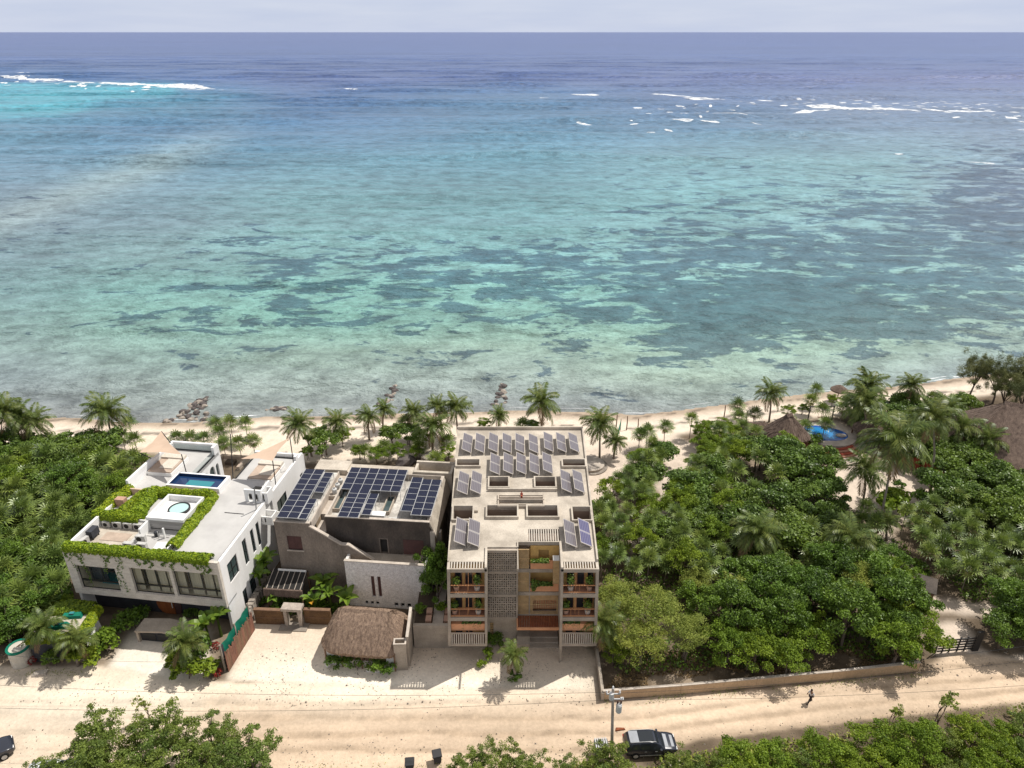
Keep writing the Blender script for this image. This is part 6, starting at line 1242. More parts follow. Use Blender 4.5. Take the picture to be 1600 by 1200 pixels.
# --- footprints nothing grows through ---
def rect(fr, x0, x1, y0, y1): return [fr(a, c)[:2] for a, c in ((x0, y0), (x1, y0), (x1, y1), (x0, y1))]
KEEP = [rect(ww, -1.0, 18.2, -.6, 22.6), rect(cw, -.6, 18, -1.6, 13.2), [(-6.8, 53.5), (9.2, 53.5), (10.2, 81.8), (-8.2, 81.8)], [(-20, 52.5), (-10, 52.3), (-10, 60), (-19.5, 60)], ROAD, FORE, DRIVE, [(-52, 52.5), (-43, 52.5), (-43, 59), (-50, 59.5)],
        [(44.8, 94.6), (55, 94.6), (55, 104), (44.8, 104)], [(66, 86), (80, 80), (90, 96), (76, 104)]] + CLEAR
def free(x, y, r=0.0):
    for P in KEEP:
        for dx, dy in ((0, 0), (r, 0), (-r, 0), (0, r), (0, -r)):
            if in_poly(np.array([x + dx]), np.array([y + dy]), P)[0]: return False
    return True
def fill(poly, spacing, fn, r=0.6, seed=1, limit=999, force=False):
    rg = random.Random(seed); xs = [p[0] for p in poly]; ys = [p[1] for p in poly]; pts = []; tries = 0
    cx = np.array([rg.uniform(min(xs), max(xs)) for _ in range(6000)]); cy = np.array([rg.uniform(min(ys), max(ys)) for _ in range(6000)]); ok = in_poly(cx, cy, poly)
    if not force:
        for P in KEEP:
            for dx, dy in ((0, 0), (r, 0), (-r, 0), (0, r), (0, -r)): ok &= ~in_poly(cx + dx, cy + dy, P)
    cand = list(zip(cx.tolist(), cy.tolist(), ok.tolist()))
    while tries < 6000 and len(pts) < limit:
        tries += 1; x, y, good = cand[tries - 1]
        if not good: continue
        if any((x - a) ** 2 + (y - b_) ** 2 < spacing ** 2 for a, b_ in pts): continue
        pts.append((x, y)); fn(x, y, rg)
    return pts
LG = 'fan palms in the dense grove left of the white villa'
JL = G2([(-80, 720), (40, 712), (150, 715), (235, 728), (160, 800), (100, 868), (112, 935), (60, 985), (-80, 985)], 2.5)
nL = fill(JL, 1.75, lambda x, y, rg: fan_palm(x, y, 0, rg.uniform(1.8, 4.0), rg.uniform(1.2, 2.2), 'green fan palm crowded in the grove left of the white villa', LG, rg) if rg.random() < .64 else tree(rg.choice(('bright', 'seagrape', 'scrub', 'broadleaf')), x, y, rg.uniform(.5, 1.0), 'leafy bush tree among the fan palms left of the white villa', 'tree', 'bush trees among the left fan palms', rg=rg), .9, 3, 150)
fill(G2([(-60, 690), (40, 690), (110, 685), (190, 705), (120, 735), (20, 745), (-60, 740)], 2.5), 2.7, lambda x, y, rg: tree('seagrape', x, y, rg.uniform(.8, 1.05), 'round leaved sea grape at the beach end of the grove left of the white villa', 'tree', 'sea grapes behind the left beach', rg=rg), .5, 4)
fill(G2([(-80, 870), (40, 880), (110, 940), (120, 985), (40, 1005), (-80, 1010)], 2.0), 2.7, lambda x, y, rg: tree('broadleaf', x, y, rg.uniform(.65, .85), 'dark leafy tree in the shade left of the planted carport', 'tree', 'dark trees left of the carport', rg=rg), 1.0, 5)
RG = 'fan palms in the grove right of the apartment building'
fill(G2([(918, 760), (985, 720), (1060, 700), (1075, 760), (1060, 850), (1110, 880), (1000, 900), (930, 890)], 2.5), 1.75, lambda x, y, rg: fan_palm(x, y, 0, rg.uniform(2.6, 4.2), rg.uniform(1.1, 1.5), 'fan palm on sand in the grove right of the apartment building', RG, rg) if rg.random() < .68 else tree(rg.choice(('bright', 'seagrape')), x, y, rg.uniform(.75, 1.0), 'full leafy tree among fan palms right of the apartment building', 'tree', 'leafy trees right of the apartment building', rg=rg), .5, 6, 70)
fill(G2([(1000, 690), (1060, 665), (1130, 660), (1170, 672), (1150, 720), (1080, 780), (1040, 760)], 2.0), 2.1, lambda x, y, rg: (fan_palm(x, y, 0, rg.uniform(2.2, 3.8), rg.uniform(1.1, 1.5), 'fan palm near the beach left of the poolside palapa', 'fan palms behind the right beach', rg) if rg.random() < .55 else tree('bright', x, y, rg.uniform(.6, .8), 'bright leafy tree near the beach left of the poolside palapa', 'tree', 'bright trees behind the right beach', rg=rg)), .4, 7)
fill(G2([(1075, 745), (1160, 690), (1240, 700), (1290, 740), (1310, 820), (1240, 850), (1110, 850), (1070, 800)], 2.5), 2.7, lambda x, y, rg: tree('seagrape', x, y, rg.uniform(.7, 1.3), 'dense sea grape in the thicket before the blue pool', 'tree', 'sea grapes in the thicket before the pool', rg=rg) if rg.random() < .62 else (fan_palm(x, y, 0, rg.uniform(3.0, 4.4), rg.uniform(1.3, 1.8), 'fan palm among the sea grapes before the blue pool', 'fan palms among the sea grapes', rg) if rg.random() < .6 else tree('bright', x, y, rg.uniform(.7, 1.0), 'bright leafy tree among the sea grapes before the pool', 'tree', 'bright trees among the sea grapes', rg=rg)), .6, 8)
fill(G2([(1060, 840), (1150, 830), (1300, 830), (1350, 800), (1380, 850), (1330, 900), (1200, 900), (1080, 910)], 2.5), 2.0, lambda x, y, rg: fan_palm(x, y, 0, rg.uniform(2.2, 3.8), rg.uniform(1.15, 1.6), 'fan palm in the middle of the right hand thicket', 'fan palms in the right hand thicket', rg), .7, 9, 60)
fill(G2([(1070, 900), (1250, 890), (1400, 850), (1420, 940), (1435, 970), (1410, 985), (1290, 985), (1120, 975)], 3.6), 2.9, lambda x, y, rg: tree('broadleaf', x, y, rg.uniform(.65, 1.1), 'dark leafy tree in the thicket behind the low boundary wall', 'tree', 'dark trees behind the boundary wall', rg=rg) if rg.random() < .66 else tree('olive' if rg.random() < .45 else 'bright', x, y, rg.uniform(.6, .9), 'paler green tree in the thicket behind the low boundary wall', 'tree', 'paler trees behind the boundary wall', rg=rg), 1.2, 10)
fill(G2([(1120, 1015), (1200, 985), (1290, 995), (1280, 1025), (1150, 1045)], 2.5), 2.4, lambda x, y, rg: tree('bright', x, y, rg.uniform(.85, 1.05), 'mid green leafy tree leaning over the boundary wall', 'tree', 'mid green trees over the boundary wall', rg=rg), .9, 11)
fill(G2([(1385, 890), (1440, 960), (1450, 1010), (1410, 1030), (1380, 960)], 3), 2.8, lambda x, y, rg: tree('bright', x, y, rg.uniform(.9, 1.1), 'bright green tree at the right end of the boundary wall', 'tree', 'bright trees at the end of the boundary wall', rg=rg), .6, 12)
fill(G2([(1440, 720), (1520, 690), (1640, 720), (1700, 800), (1640, 830), (1520, 790), (1450, 770)], 3), 2.9, lambda x, y, rg: tree('seagrape', x, y, rg.uniform(.95, 1.2), 'sea grape over the red garden wall on the right', 'tree', 'sea grapes over the red wall', rg=rg), .2, 13)
fill(G2([(1410, 800), (1500, 790), (1640, 800), (1700, 900), (1620, 950), (1520, 930), (1440, 900), (1420, 850)], 2.5), 2.0, lambda x, y, rg: fan_palm(x, y, 0, rg.uniform(2.2, 4.0), rg.uniform(1.2, 1.65), 'fan palm in the garden right of the winding path', 'fan palms right of the winding path', rg), 1.1, 14, 60)
fill(G2([(1540, 960), (1600, 930), (1720, 950), (1760, 1040), (1600, 1025), (1550, 1010)], 3), 2.9, lambda x, y, rg: tree('broadleaf', x, y, rg.uniform(.8, 1.0), 'dark leafy tree at the right edge above the road', 'tree', 'dark trees at the right edge', rg=rg), .8, 15)
fill(G2([(1310, 640), (1350, 622), (1400, 630), (1480, 622), (1520, 632), (1500, 690), (1440, 715), (1400, 690), (1345, 680)], 2), 1.9, lambda x, y, rg: (tree('seagrape', x, y, rg.uniform(.6, .9), 'sea grape behind the beach right of the pool', 'tree', 'sea grapes behind the beach right of the pool', rg=rg) if rg.random() < .6 else fan_palm(x, y, 0, rg.uniform(1.6, 3.4), rg.uniform(1.2, 1.6), 'fan palm behind the beach right of the pool', 'fan palms right of the pool', rg)), .3, 16)
# feathery big tree beside the apartment building
for i, (u, v, h, s, l) in enumerate(((965, 930, 4.2, .85, 'pale green feathery tree touching the right side of the apartment building'), (1025, 965, 4.2, 1.0, 'pale green feathery tree, the middle and largest one beside the apartment building'), (1000, 1010, 3.4, .85, 'pale green feathery tree nearest the road beside the apartment building'), (1070, 1000, 3.2, .8, 'pale green feathery tree on the right of its clump beside the apartment building'), (950, 985, 3.0, .6, 'small feathery tree at the corner of the apartment building'))):
    g = G(u, v, h); tree('olive', g[0], g[1], s, l, rg=random.Random(i))
g = G(952, 1030, 1.5); tree('bright', g[0] + .6, g[1] + .8, .55, 'rounded green bush at the right corner of the forecourt', 'bush', rg=random.Random(3))
# roadside trees along the bottom
fill(G2([(150, 1135), (250, 1115), (330, 1122), (395, 1150), (400, 1215), (300, 1260), (110, 1260), (85, 1215)], 3.6), 2.1, lambda x, y, rg: tree('scrub', x, y, rg.uniform(.75, 1.05), 'olive green scrub tree in the clump at the bottom left of the road', 'tree', 'scrub trees at the bottom left', rg=rg), 0, 17, force=True)
fill(G2([(700, 1178), (780, 1175), (810, 1200), (900, 1180), (975, 1175), (985, 1240), (700, 1250)], 2.6), 1.9, lambda x, y, rg: tree('scrub', x, y, rg.uniform(.6, .8), 'low green scrub at the bottom edge left of the utility pole', 'bush', 'scrub at the bottom centre', rg=rg), 0, 18, force=True)
fill(G2([(1060, 1190), (1180, 1180), (1300, 1170), (1420, 1155), (1530, 1140), (1700, 1120), (1750, 1260), (1060, 1280)], 2.4), 1.9, lambda x, y, rg: tree('scrub' if rg.random() < .6 else 'bright', x, y, rg.uniform(.62, .85), 'green roadside tree along the bottom right of the road', 'tree', 'roadside trees at the bottom right', rg=rg), 0, 19, force=True)
for i, (u, v, s, l) in enumerate(((1390, 1125, .75, 'thin yellowish sapling standing up from the roadside, left one'), (1465, 1120, .95, 'thin yellowish sapling standing up from the roadside, right one'), (230, 1110, .7, 'pale twiggy sapling topping the bottom left clump'))):
    g = G(u, v + 18, 0); tree('twiggy', g[0], g[1], s, l, rg=random.Random(i))
for i, (u, v, s, l) in enumerate(((128, 1172, .8, 'olive scrub tree over the white car, upper one'), (70, 1190, .75, 'olive scrub tree over the white car, left one'), (150, 1190, .85, 'olive scrub tree over the white car, right one'))):
    g = G(u, v, 3.2); tree('scrub', g[0], g[1], s, l, rg=random.Random(i))
# casuarinas at the right end of the beach
for i, (u, v, h, s, l) in enumerate(((1526, 582, 5, 1.25, 'wispy pine at the right end of the beach, left one'), (1564, 590, 5, 1.2, 'wispy pine at the right end of the beach, second one'), (1597, 596, 5, 1.3, 'wispy pine at the right end of the beach, third one'), (1572, 612, 4, 1.05, 'wispy pine low before the others at the right beach end'), (1602, 622, 4, 1.1, 'wispy pine cut by the right picture edge beside the thatched roof'), (1632, 600, 5, 1.3, 'wispy pine cut by the right picture edge above the big thatched roof'))):
    g = G(u, v, h); tree('casuarina', g[0], g[1], s, l, z=-.1, rg=random.Random(i))
# coconut palms, each placed
CP = [(1502, 668, 1500, 720, 3.4, 'coconut palm before the lower left corner of the very large thatched roof'), (1545, 690, 1540, 735, 3.2, 'coconut palm before the very large thatched roof, right one'), (28, 652, 34, 706, 3.6, 'tall coconut palm at the far left of the beach'), (52, 660, 44, 702, 3.2, 'coconut palm just right of the tallest one at the far left'), (5, 640, 8, 712, 3.2, 'coconut palm cut by the left picture edge'), (85, 690, 88, 706, 1.9, 'young coconut palm low on the left beach'),
      (165, 645, 181, 698, 4.0, 'coconut palm with a wide crown leaning over the beach left of the white villa'), (467, 664, 488, 713, 3.2, 'coconut palm right of the white villa shade sail'), (527, 661, 520, 695, 2.9, 'coconut palm behind the rendered house, leftmost'), (577, 652, 577, 686, 2.5, 'small coconut palm by the narrow rock line'), (601, 640, 598, 668, 2.2, 'coconut palm nearest the water by the narrow rock line'),
      (646, 645, 646, 684, 2.5, 'slim coconut palm right of the narrow rock line'), (676, 668, 676, 708, 3.3, 'full coconut palm behind the right end of the rendered house'), (684, 636, 690, 676, 2.4, 'coconut palm at the back of the cluster beside the apartment building'), (712, 637, 716, 682, 3.1, 'tall coconut palm at the rear left corner of the apartment building'),
      (780, 650, 780, 676, 2.2, 'small coconut palm behind the apartment building roof, left one'), (846, 630, 846, 672, 3.9, 'large coconut palm behind the middle of the apartment building roof'), (938, 664, 937, 716, 3.5, 'coconut palm with drooping crown at the rear right corner of the apartment building'), (962, 690, 958, 716, 2.2, 'smaller coconut palm under the drooping one'),
      (1204, 614, 1202, 658, 3.1, 'lone coconut palm at the beach left of the poolside palapa'), (1357, 602, 1346, 662, 3.8, 'coconut palm towering right of the pool, rear one'), (1350, 630, 1352, 690, 4.2, 'coconut palm towering right of the pool, front one'), (1424, 602, 1424, 645, 3.0, 'coconut palm on the right beach before the pines'),
      (1398, 690, 1372, 832, 5.2, 'biggest coconut palm with a long leaning pale trunk beside the winding path'), (1351, 735, 1346, 797, 3.9, 'coconut palm standing in the sandy clearing'), (1458, 655, 1453, 770, 4.0, 'coconut palm right of the sandy clearing'), (1425, 672, 1420, 720, 3.4, 'coconut palm in the middle of the palm cluster right of the pool'), (1480, 640, 1478, 700, 3.2, 'coconut palm left of the very large thatched roof'),
      (1183, 832, 1180, 885, 3.6, 'coconut palm rising from the middle of the right hand thicket'), (1328, 845, 1325, 900, 3.6, 'coconut palm above the dark trees left of the winding path'), (803, 1024, 806, 1064, 1.75, 'young coconut palm on the forecourt before the apartment building'), (941, 972, 946, 1018, 2.8, 'coconut palm leaning over the right front corner of the apartment building'),
      (68, 982, 70, 1030, 2.4, 'palm beside the water tank and carport'), (120, 1000, 122, 1040, 2.3, 'pale palm right of the carport palm by the roadside'), (290, 1005, 300, 1045, 2.4, 'bright young palm left of the plank fence'), (1385, 815, 1385, 845, 2.0, 'yellowing young coconut palm by the foot of the biggest palm'), (1240, 665, 1243, 690, 1.9, 'small palm growing beside the poolside palapa'),
      (578, 925, 560, 930, 1.0, '')]
for a in CP:
    if a[5]: coconut(*a)
# single fan palms on the beach side
FP = [(337, 662, 3.4, 'left one of three behind the villa'), (360, 661, 3.6, 'middle one of three behind the villa'), (384, 663, 3.5, 'right one of three behind the villa'), (373, 693, 2.8, 'low left one beside the seating pit'), (395, 690, 3.0, 'low right one beside the seating pit'), (343, 677, 2.8, 'at the villa left wing corner, upper one'), (349, 694, 2.4, 'at the villa left wing corner, lower one'), (200, 658, 3.2, 'slender one right of the wide coconut palm'),
      (276, 684, 2.2, 'leftmost of the row above the villa left wing'), (298, 686, 2.0, 'second of the row above the villa left wing'), (318, 686, 2.0, 'third of the row above the villa left wing'), (162, 685, 1.8, 'below the wide coconut palm, left'), (190, 682, 2.2, 'below the wide coconut palm, middle'), (210, 688, 2.2, 'below the wide coconut palm, right'),
      (633, 660, 2.8, 'between the coconut palms behind the rendered house'), (570, 706, 1.6, 'low leftmost behind the rendered house'), (600, 700, 1.8, 'low middle behind the rendered house'), (655, 700, 1.8, 'low right behind the rendered house'), (680, 718, 2.0, 'at the rear right corner of the rendered house'), (698, 690, 2.2, 'beside the rear left corner of the apartment building'),
      (1276, 606, 3.2, 'slim lone one at the waterline right of the lone coconut palm'), (1268, 624, 2.6, 'below the slim lone one'), (1153, 630, 2.6, 'slim one at the left of the right beach'), (1155, 650, 1.8, 'low one under the slim beach palm'), (1180, 645, 2.0, 'beside the lone coconut palm, left'), (1285, 640, 2.4, 'above the pool, left'), (1290, 663, 2.6, 'directly before the pool water'), (1258, 668, 1.6, 'leaning on the poolside palapa'), (1000, 680, 2.6, 'lone pair left on the sand right of the apartment building'), (1012, 675, 2.8, 'lone pair right on the sand right of the apartment building'), (1040, 668, 2.6, 'behind the lone pair toward the beach'), (817, 662, 1.8, 'dark low one behind the apartment roof'), (1253, 745, 2.0, 'small one at the left of the sandy clearing')]
for i, (u, v, h, l) in enumerate(FP):
    g = G(u, v, h); fan_palm(g[0], g[1], float(ground_z(np.array([g[0]]), np.array([g[1]]))[0]), h, 1.5, 'fan palm ' + l, 'single fan palms along the beach', random.Random(i))
# bushes behind the houses
BSH = [(505, 700, 1.0, 'seagrape'), (535, 690, .7, 'bright'), (560, 712, .55, 'bright'), (590, 718, .6, 'bright'), (615, 690, .8, 'seagrape'), (622, 712, .55, 'bright'), (650, 712, .5, 'bright'), (640, 685, .8, 'seagrape'), (664, 690, .6, 'bright'), (700, 712, .5, 'bright'), (756, 668, .5, 'bright'), (480, 712, .4, 'bright'), (505, 680, .5, 'seagrape'), (1230, 648, .5, 'bright'), (1255, 640, .4, 'bright'), (1300, 628, .5, 'bright'), (830, 668, .5, 'seagrape')]
BW = ['first', 'second', 'third', 'fourth', 'fifth', 'sixth', 'seventh', 'eighth', 'ninth', 'tenth', 'eleventh', 'twelfth', 'thirteenth', 'fourteenth', 'fifteenth', 'sixteenth', 'seventeenth']
for i, (u, v, s, k) in enumerate(BSH):
    g = G(u, v, 1.5 * s); tree(k, g[0], g[1], s, ('broad leafy bush' if k == 'seagrape' else 'bright leafy bush') + ' on the sand behind the houses facing the sea', 'bush', 'bushes between the houses and the beach', name='beach_bush', rg=random.Random(i))
# bananas
def banana_leaf(seed, m='lf_banana'):
    rg = np.random.default_rng(seed); V = []; F = []; T = []; n = 9; p = np.zeros(3); pts = []
    for k in range(n + 1):
        a = R(75) - R(105) * (k / n) ** 1.3; pts.append(p.copy()); p = p + np.array([math.cos(a), 0, math.sin(a)]) / n
    for k in range(n):
        for sd in (-1, 1):
            w0 = .15 * math.sin(math.pi * min(1, (k + .15) / n)) ** .6; w1 = .15 * math.sin(math.pi * min(1, (k + 1) / n * .98 + .01)) ** .6; i = len(V)
            V += [pts[k], pts[k + 1], pts[k + 1] + [0, sd * w1, .05], pts[k] + [0, sd * w0, .05]]; F.append((i, i + 1, i + 2, i + 3)); T += [rg.uniform(.2, .9)] * 4
    return arr_mesh('leaf', np.array(V), np.array(F), m, np.array(T))
BL = [banana_leaf(s) for s in range(3)]; BLY = banana_leaf(9, leafmat('yellow_leaf', (.4, .2, .02), (.6, .36, .05), .3)) 
def banana(u, v, size, label, h=1.3, yellow=False, z0=0.0, n=8):
    g = G(u, v, h + z0); t = thing('banana_plant', label, 'banana plant', (g[0], g[1], z0)); rg = random.Random(int(u + v)); MB().tube([(0, 0, 0), (0, 0, h)], [.16, .1], 7).build('stem', 'lf_olive', t)
    for i in range(n):
        l = link('leaf', BLY if (yellow and i == 2) else rg.choice(BL), t, (0, 0, h - .05), 0); l.rotation_euler = (rg.uniform(-.3, .3), rg.uniform(-.35, .2), i * 2.4 + rg.uniform(-.3, .3)); s = size * rg.uniform(.8, 1.15); l.scale = (s, s * 1.1, s)
for a in ((428, 935, 2.1, 'banana plant left of the doorway frame'), (405, 905, 2.3, 'tall banana plant against the white villa wall', 2.6), (415, 880, 2.2, 'banana plant at the rear of the villa side passage', 3.4), (490, 945, 2.2, 'banana plant with a yellow leaf right of the doorway frame', 1.5, True), (515, 930, 2.4, 'banana plant behind the earth wall', 2.0), (540, 940, 2.1, 'banana plant left of the thatched hut', 1.4), (505, 915, 2.2, 'banana plant in the shade before the rendered house', 2.2), (445, 925, 2.0, 'banana plant behind the left earth wall', 1.2, True),
          (322, 980, 2.2, 'banana plant left of the plank fence', 2.6), (340, 968, 2.0, 'banana plant close to the green mesh screen', 2.4), (310, 1000, 2.0, 'banana plant in front of the villa canopy', 1.6)): banana(*a)
# narrow planting between the rendered house and the apartment building
for i, (u, v, h, s, k, l) in enumerate(((680, 880, 5.5, .7, 'broadleaf', 'tall slim tree between the rough white wall and the apartment building'), (685, 930, 3.5, .55, 'broadleaf', 'lower leafy tree beside the apartment building terrace'), (672, 905, 4.5, .5, 'bright', 'leafy tree overhanging the rough white wall'))):
    g = G(u, v, h); tree(k, g[0], g[1], s, l, rg=random.Random(i), sz=1.25)
for i, (u, v, z, k, s, l) in enumerate(((657, 955, 2.8, 'dark_shrub', .8, 'blue green spiky shrub on the raised terrace'), (688, 955, 2.8, 'shrub', .9, 'pale shrub on the right of the raised terrace'), (522, 1036, .5, 'dark_shrub', 1.2, 'dark round shrub left before the thatched hut'), (553, 1038, .5, 'dark_shrub', 1.1, 'dark round shrub in the middle before the thatched hut'), (590, 1044, .5, 'dark_shrub', 1.2, 'dark shrub right before the thatched hut'), (605, 1045, .5, 'dark_shrub', 1.0, 'dark shrub beside the square pillar'), (763, 1018, .8, 'shrub', .8, 'small bright shrub on the forecourt left of the young coconut palm'), (806, 1060, .3, 'dark_shrub', .85, 'dark round cushion at the foot of the young coconut palm'), (752, 1038, .2, 'shrub', .6, 'low creeping plant on the forecourt sand'), (775, 1003, .5, 'dark_shrub', 1.0, 'dark hedge at the foot of the breeze block wall'), (760, 1001, .5, 'dark_shrub', .9, 'dark hedge left at the foot of the breeze block wall'),
        (218, 962, 1.0, 'dark_shrub', 1.3, 'dark shrub in the shade left of the round door'), (200, 975, 1.0, 'dark_shrub', 1.7, 'dark shrub in the shade right of the carport'), (300, 958, .8, 'dark_shrub', .9, 'dark shrub right of the round door'), (165, 1000, 1.0, 'shrub', 1.7, 'bright shrub at the driveway edge'), (130, 1030, .8, 'shrub', 1.9, 'large leafy shrub at the driveway mouth'), (148, 1020, .8, 'shrub', 1.4, 'leafy shrub right of the pale roadside palm'), (80, 1035, .4, 'dark_shrub', 1.1, 'dark low shrub right of the water tank'), (290, 1045, .8, 'shrub', 1.8, 'leafy shrub at the fence corner, left'), (320, 1050, .8, 'shrub', 1.8, 'leafy shrub at the fence corner, right'), (305, 1020, .9, 'dark_shrub', 1.6, 'dark shrub behind the fence corner'), (275, 1030, .8, 'shrub', 1.3, 'leafy shrub below the bright young palm'),
        (1385, 800, .8, 'shrub', 2.6, 'bright low bush at the foot of the biggest coconut palm'), (1400, 790, .8, 'shrub', 2.4, 'bright low bush beside the sand path'), (1270, 690, .6, 'dark_shrub', 1.4, 'clipped shrub beside the red pool steps'), (1405, 762, .4, 'dark_shrub', 1.1, 'dark box shrub in the shade of the biggest palm'), (1440, 790, .8, 'dark_shrub', 2.2, 'dark bush at the end of the red wall'), (1590, 860, 1.0, 'shrub', 2.6, 'pale shrub at the right picture edge'), (1432, 900, .5, 'dark_shrub', 1.6, 'dark bush at the path bend'))):
    g = G(u, v, z); tree(k, g[0], g[1], s, l, 'shrub', None, 2.6 if 'raised terrace' in l else 0, rg=random.Random(i))
for i, (u, v, l) in enumerate(((1290 - 1240, 1033, 'red leaved plant beside the water tank'), (340, 1052, 'red leaved plant at the foot of the plank fence'), (338, 1010, 'red flowering plant by the banana plants'))):
    g = G(u, v, .4); t = thing('red_plant', l, 'plant', (g[0], g[1], 0)); P = rnd_dir(90) * .38 + np.array([0, 0, .5]); link('leaves', leaf_mesh('leaves', P, rnd_dir(90), .16, 'lf_red', .3), t); MB().tube([(0, 0, 0), (0, 0, .4)], .05, 5).build('stem', 'bark', t)
# --- hedges and vines on the villa ---
def strip_leaves(path, wdt, z0, z1, dens, rg, round_=.35):
    C_ = []; Nn = []
    for (a, c) in zip(path[:-1], path[1:]):
        a = np.array(a); c = np.array(c); L = np.linalg.norm(c - a); d = (c - a) / L; nn = np.array([-d[1], d[0]]); k = int(dens * L)
        s = rg.random(k) * L; th = rg.uniform(0, math.pi, k); lump = .75 + .5 * fbm(s * 1.1 + a[0], s * 0 + a[1], 2); off = np.cos(th) * wdt * lump; zz = z0 + (z1 - z0) * np.abs(np.sin(th)) ** .6 * lump * rg.uniform(.75, 1.08, k)
        P = a[None] + s[:, None] * d[None] + off[:, None] * nn[None]; C_.append(np.column_stack([P, zz])); Nn.append(np.column_stack([np.cos(th)[:, None] * nn[None], np.abs(np.sin(th)) + .3]) + rg.normal(size=(k, 3)) * .5)
    return np.concatenate(C_), np.concatenate(Nn)
def hedge(name, label, path, wdt, z0, z1, dens=420, leaf=.13, m='lf_hedge', vines=()):
    rg = np.random.default_rng(hash_(label)); t = thing(name, label, 'hedge', ww(0, 0, 0), WANG); P, Nn = strip_leaves(path, wdt, z0, z1, dens, rg)
    T = np.clip(.25 + .9 * (P[:, 2] - z0) / (z1 - z0) * rg.uniform(.3, 1, len(P)), 0, 1); link('foliage', leaf_mesh('foliage', P, Nn, leaf * rg.uniform(.7, 1.3, len(P)), m, .6, rg.random(len(P))), t)
    b = MB()
    for (a, c) in zip(path[:-1], path[1:]): b.tube([(*a, z0 + .1), (*c, z0 + .1)], .05, 5)
    b.build('stem', 'bark', t)
    for (x, y, zt, L, n) in vines:
        s = rg.random(n); V = np.column_stack([x + .22 * np.sin(s * 7 + x) + rg.normal(0, .12, n), np.full(n, y) + rg.uniform(-.08, 0, n), zt - s ** 1.3 * L]); link('trailing_vine', leaf_mesh('trailing_vine', V, np.tile([0, -1.0, .3], (n, 1)) + rg.normal(size=(n, 3)) * .4, .085, 'lf_dark', .7), t)
    return t
vn = []
rv = random.Random(6)
for x in (.5, .9, 1.6, 2.2, 4.6, 5.2, 5.9, 6.3, 8.4, 9.2, 9.8, 11.4, 12.3, 13.6, 14.9, 15.6, 16.2): vn.append((x, -.03, 9.3, rv.choice((1.0, 1.6, 2.6, 4.8)) if x < 7 else rv.uniform(.6, 1.5), rv.randint(40, 90)))
hedge('roof_hedge', 'long bright hedge along the front roof edge of the white villa with trailing vines', [(.2, .45), (6, .5), (11, .45), (16.4, .5)], .62, 9.2, 10.0, 620, vines=vn)
hedge('roof_hedge', 'bright hedge strip running back along the right of the hot tub on the villa roof', [(11.3, 1.8), (11.2, 6), (11.0, 11.3)], .62, 9.15, 9.95, 520)
hedge('roof_hedge', 'bright hedge along the back of the hot tub in front of the rooftop pool', [(10.9, 11.4), (6, 11.3), (3.2, 11.2)], .6, 8.9, 9.9, 520)
hedge('roof_hedge', 'wide bright hedge on the left of the hot tub on the villa roof', [(3.2, 11.0), (3.7, 8), (4.3, 5.9)], .95, 8.9, 9.9, 900)
hedge('roof_hedge', 'bright hedge above the row of air conditioners on the villa roof', [(-.6, 6.3), (2, 6.2), (5.0, 6.1)], .65, 8.9, 9.9, 620)
hedge('roof_hedge', 'bright hedge along the left edge of the villa planted terrace', [(-.4, 6.5), (-.2, 9), (.3, 11.6)], .6, 8.9, 9.8, 560)
hedge('roof_hedge', 'short bright hedge in the middle of the villa planted terrace', [(1.9, 7.2), (2.1, 9.2), (2.3, 11.0)], .4, 8.9, 9.7, 480)
rgh = np.random.default_rng(3); t = thing('carport_hedge', 'bright planting along the edges of the low carport roof', 'hedge', (-46.6, 54.9, 0), R(4)); P, Nn = strip_leaves([(-2.2, -.45), (2.9, -.4), (2.9, 3.4)], .55, 2.7, 3.5, 700, rgh); link('foliage', leaf_mesh('foliage', P, Nn, .13, 'lf_hedge', .6), t); P, Nn = strip_leaves([(2.4, 3.6), (-1.5, 3.7)], .9, 2.6, 3.6, 900, rgh); link('rear_foliage', leaf_mesh('rear_foliage', P, Nn, .14, 'lf_bright', .6), t); MB().tube([(-2.2, -.45, 3.0), (2.9, -.4, 3.0)], .06, 5).build('stem', 'bark', t)
# --- potted and hanging plants on the apartment balconies ---
POT = [MB().lathe([(.14, 0), (.2, .05), (.25, .42), (.27, .46), (.22, .46), (.2, .40)], 12, cap=True).mesh('pot', k) for k in ('pot', 'pot_pale')]
def potted(x, y, z, s, label, pot=0, hgt=.6, m='lf_sea', n=160, spread=.38):
    p = mw((x, y, z)); t = thing('potted_plant', label, 'potted plant', (MO[0] + p[0], MO[1] + p[1], z)); link('pot', POT[pot], t); t.scale = (s, s, s)
    d = rnd_dir(n); P = d * np.array([spread, spread, hgt * .6]) * RNG.uniform(.3, 1, (n, 1)) + np.array([0, 0, .46 + hgt * .6]); link('foliage', leaf_mesh('foliage', P, d + rnd_dir(n) * .6 + [0, 0, .4], .12, m, .45), t); MB().tube([(0, 0, .4), (0, 0, .46 + hgt * .5)], .03, 5).build('stem', 'bark', t)
for x, z, lv, sd, pt in ((-6.4, 8.96, 'top', 'left end of the left', 0), (-4.4, 8.96, 'top', 'right end of the left', 1), (-6.6, 5.94, 'middle', 'left end of the left', 0), (-4.3, 5.94, 'middle', 'right end of the left', 1), (4.6, 8.96, 'top', 'left end of the right', 1), (6.4, 8.96, 'top', 'right end of the right', 0), (4.2, 5.94, 'middle', 'left end of the right', 0), (6.3, 5.94, 'middle', 'right end of the right', 1)):
    potted(x, .55, z, 1.25, 'potted plant on the %s %s balcony of the apartment building' % (sd, lv), pt, .75 if pt == 0 else .95)
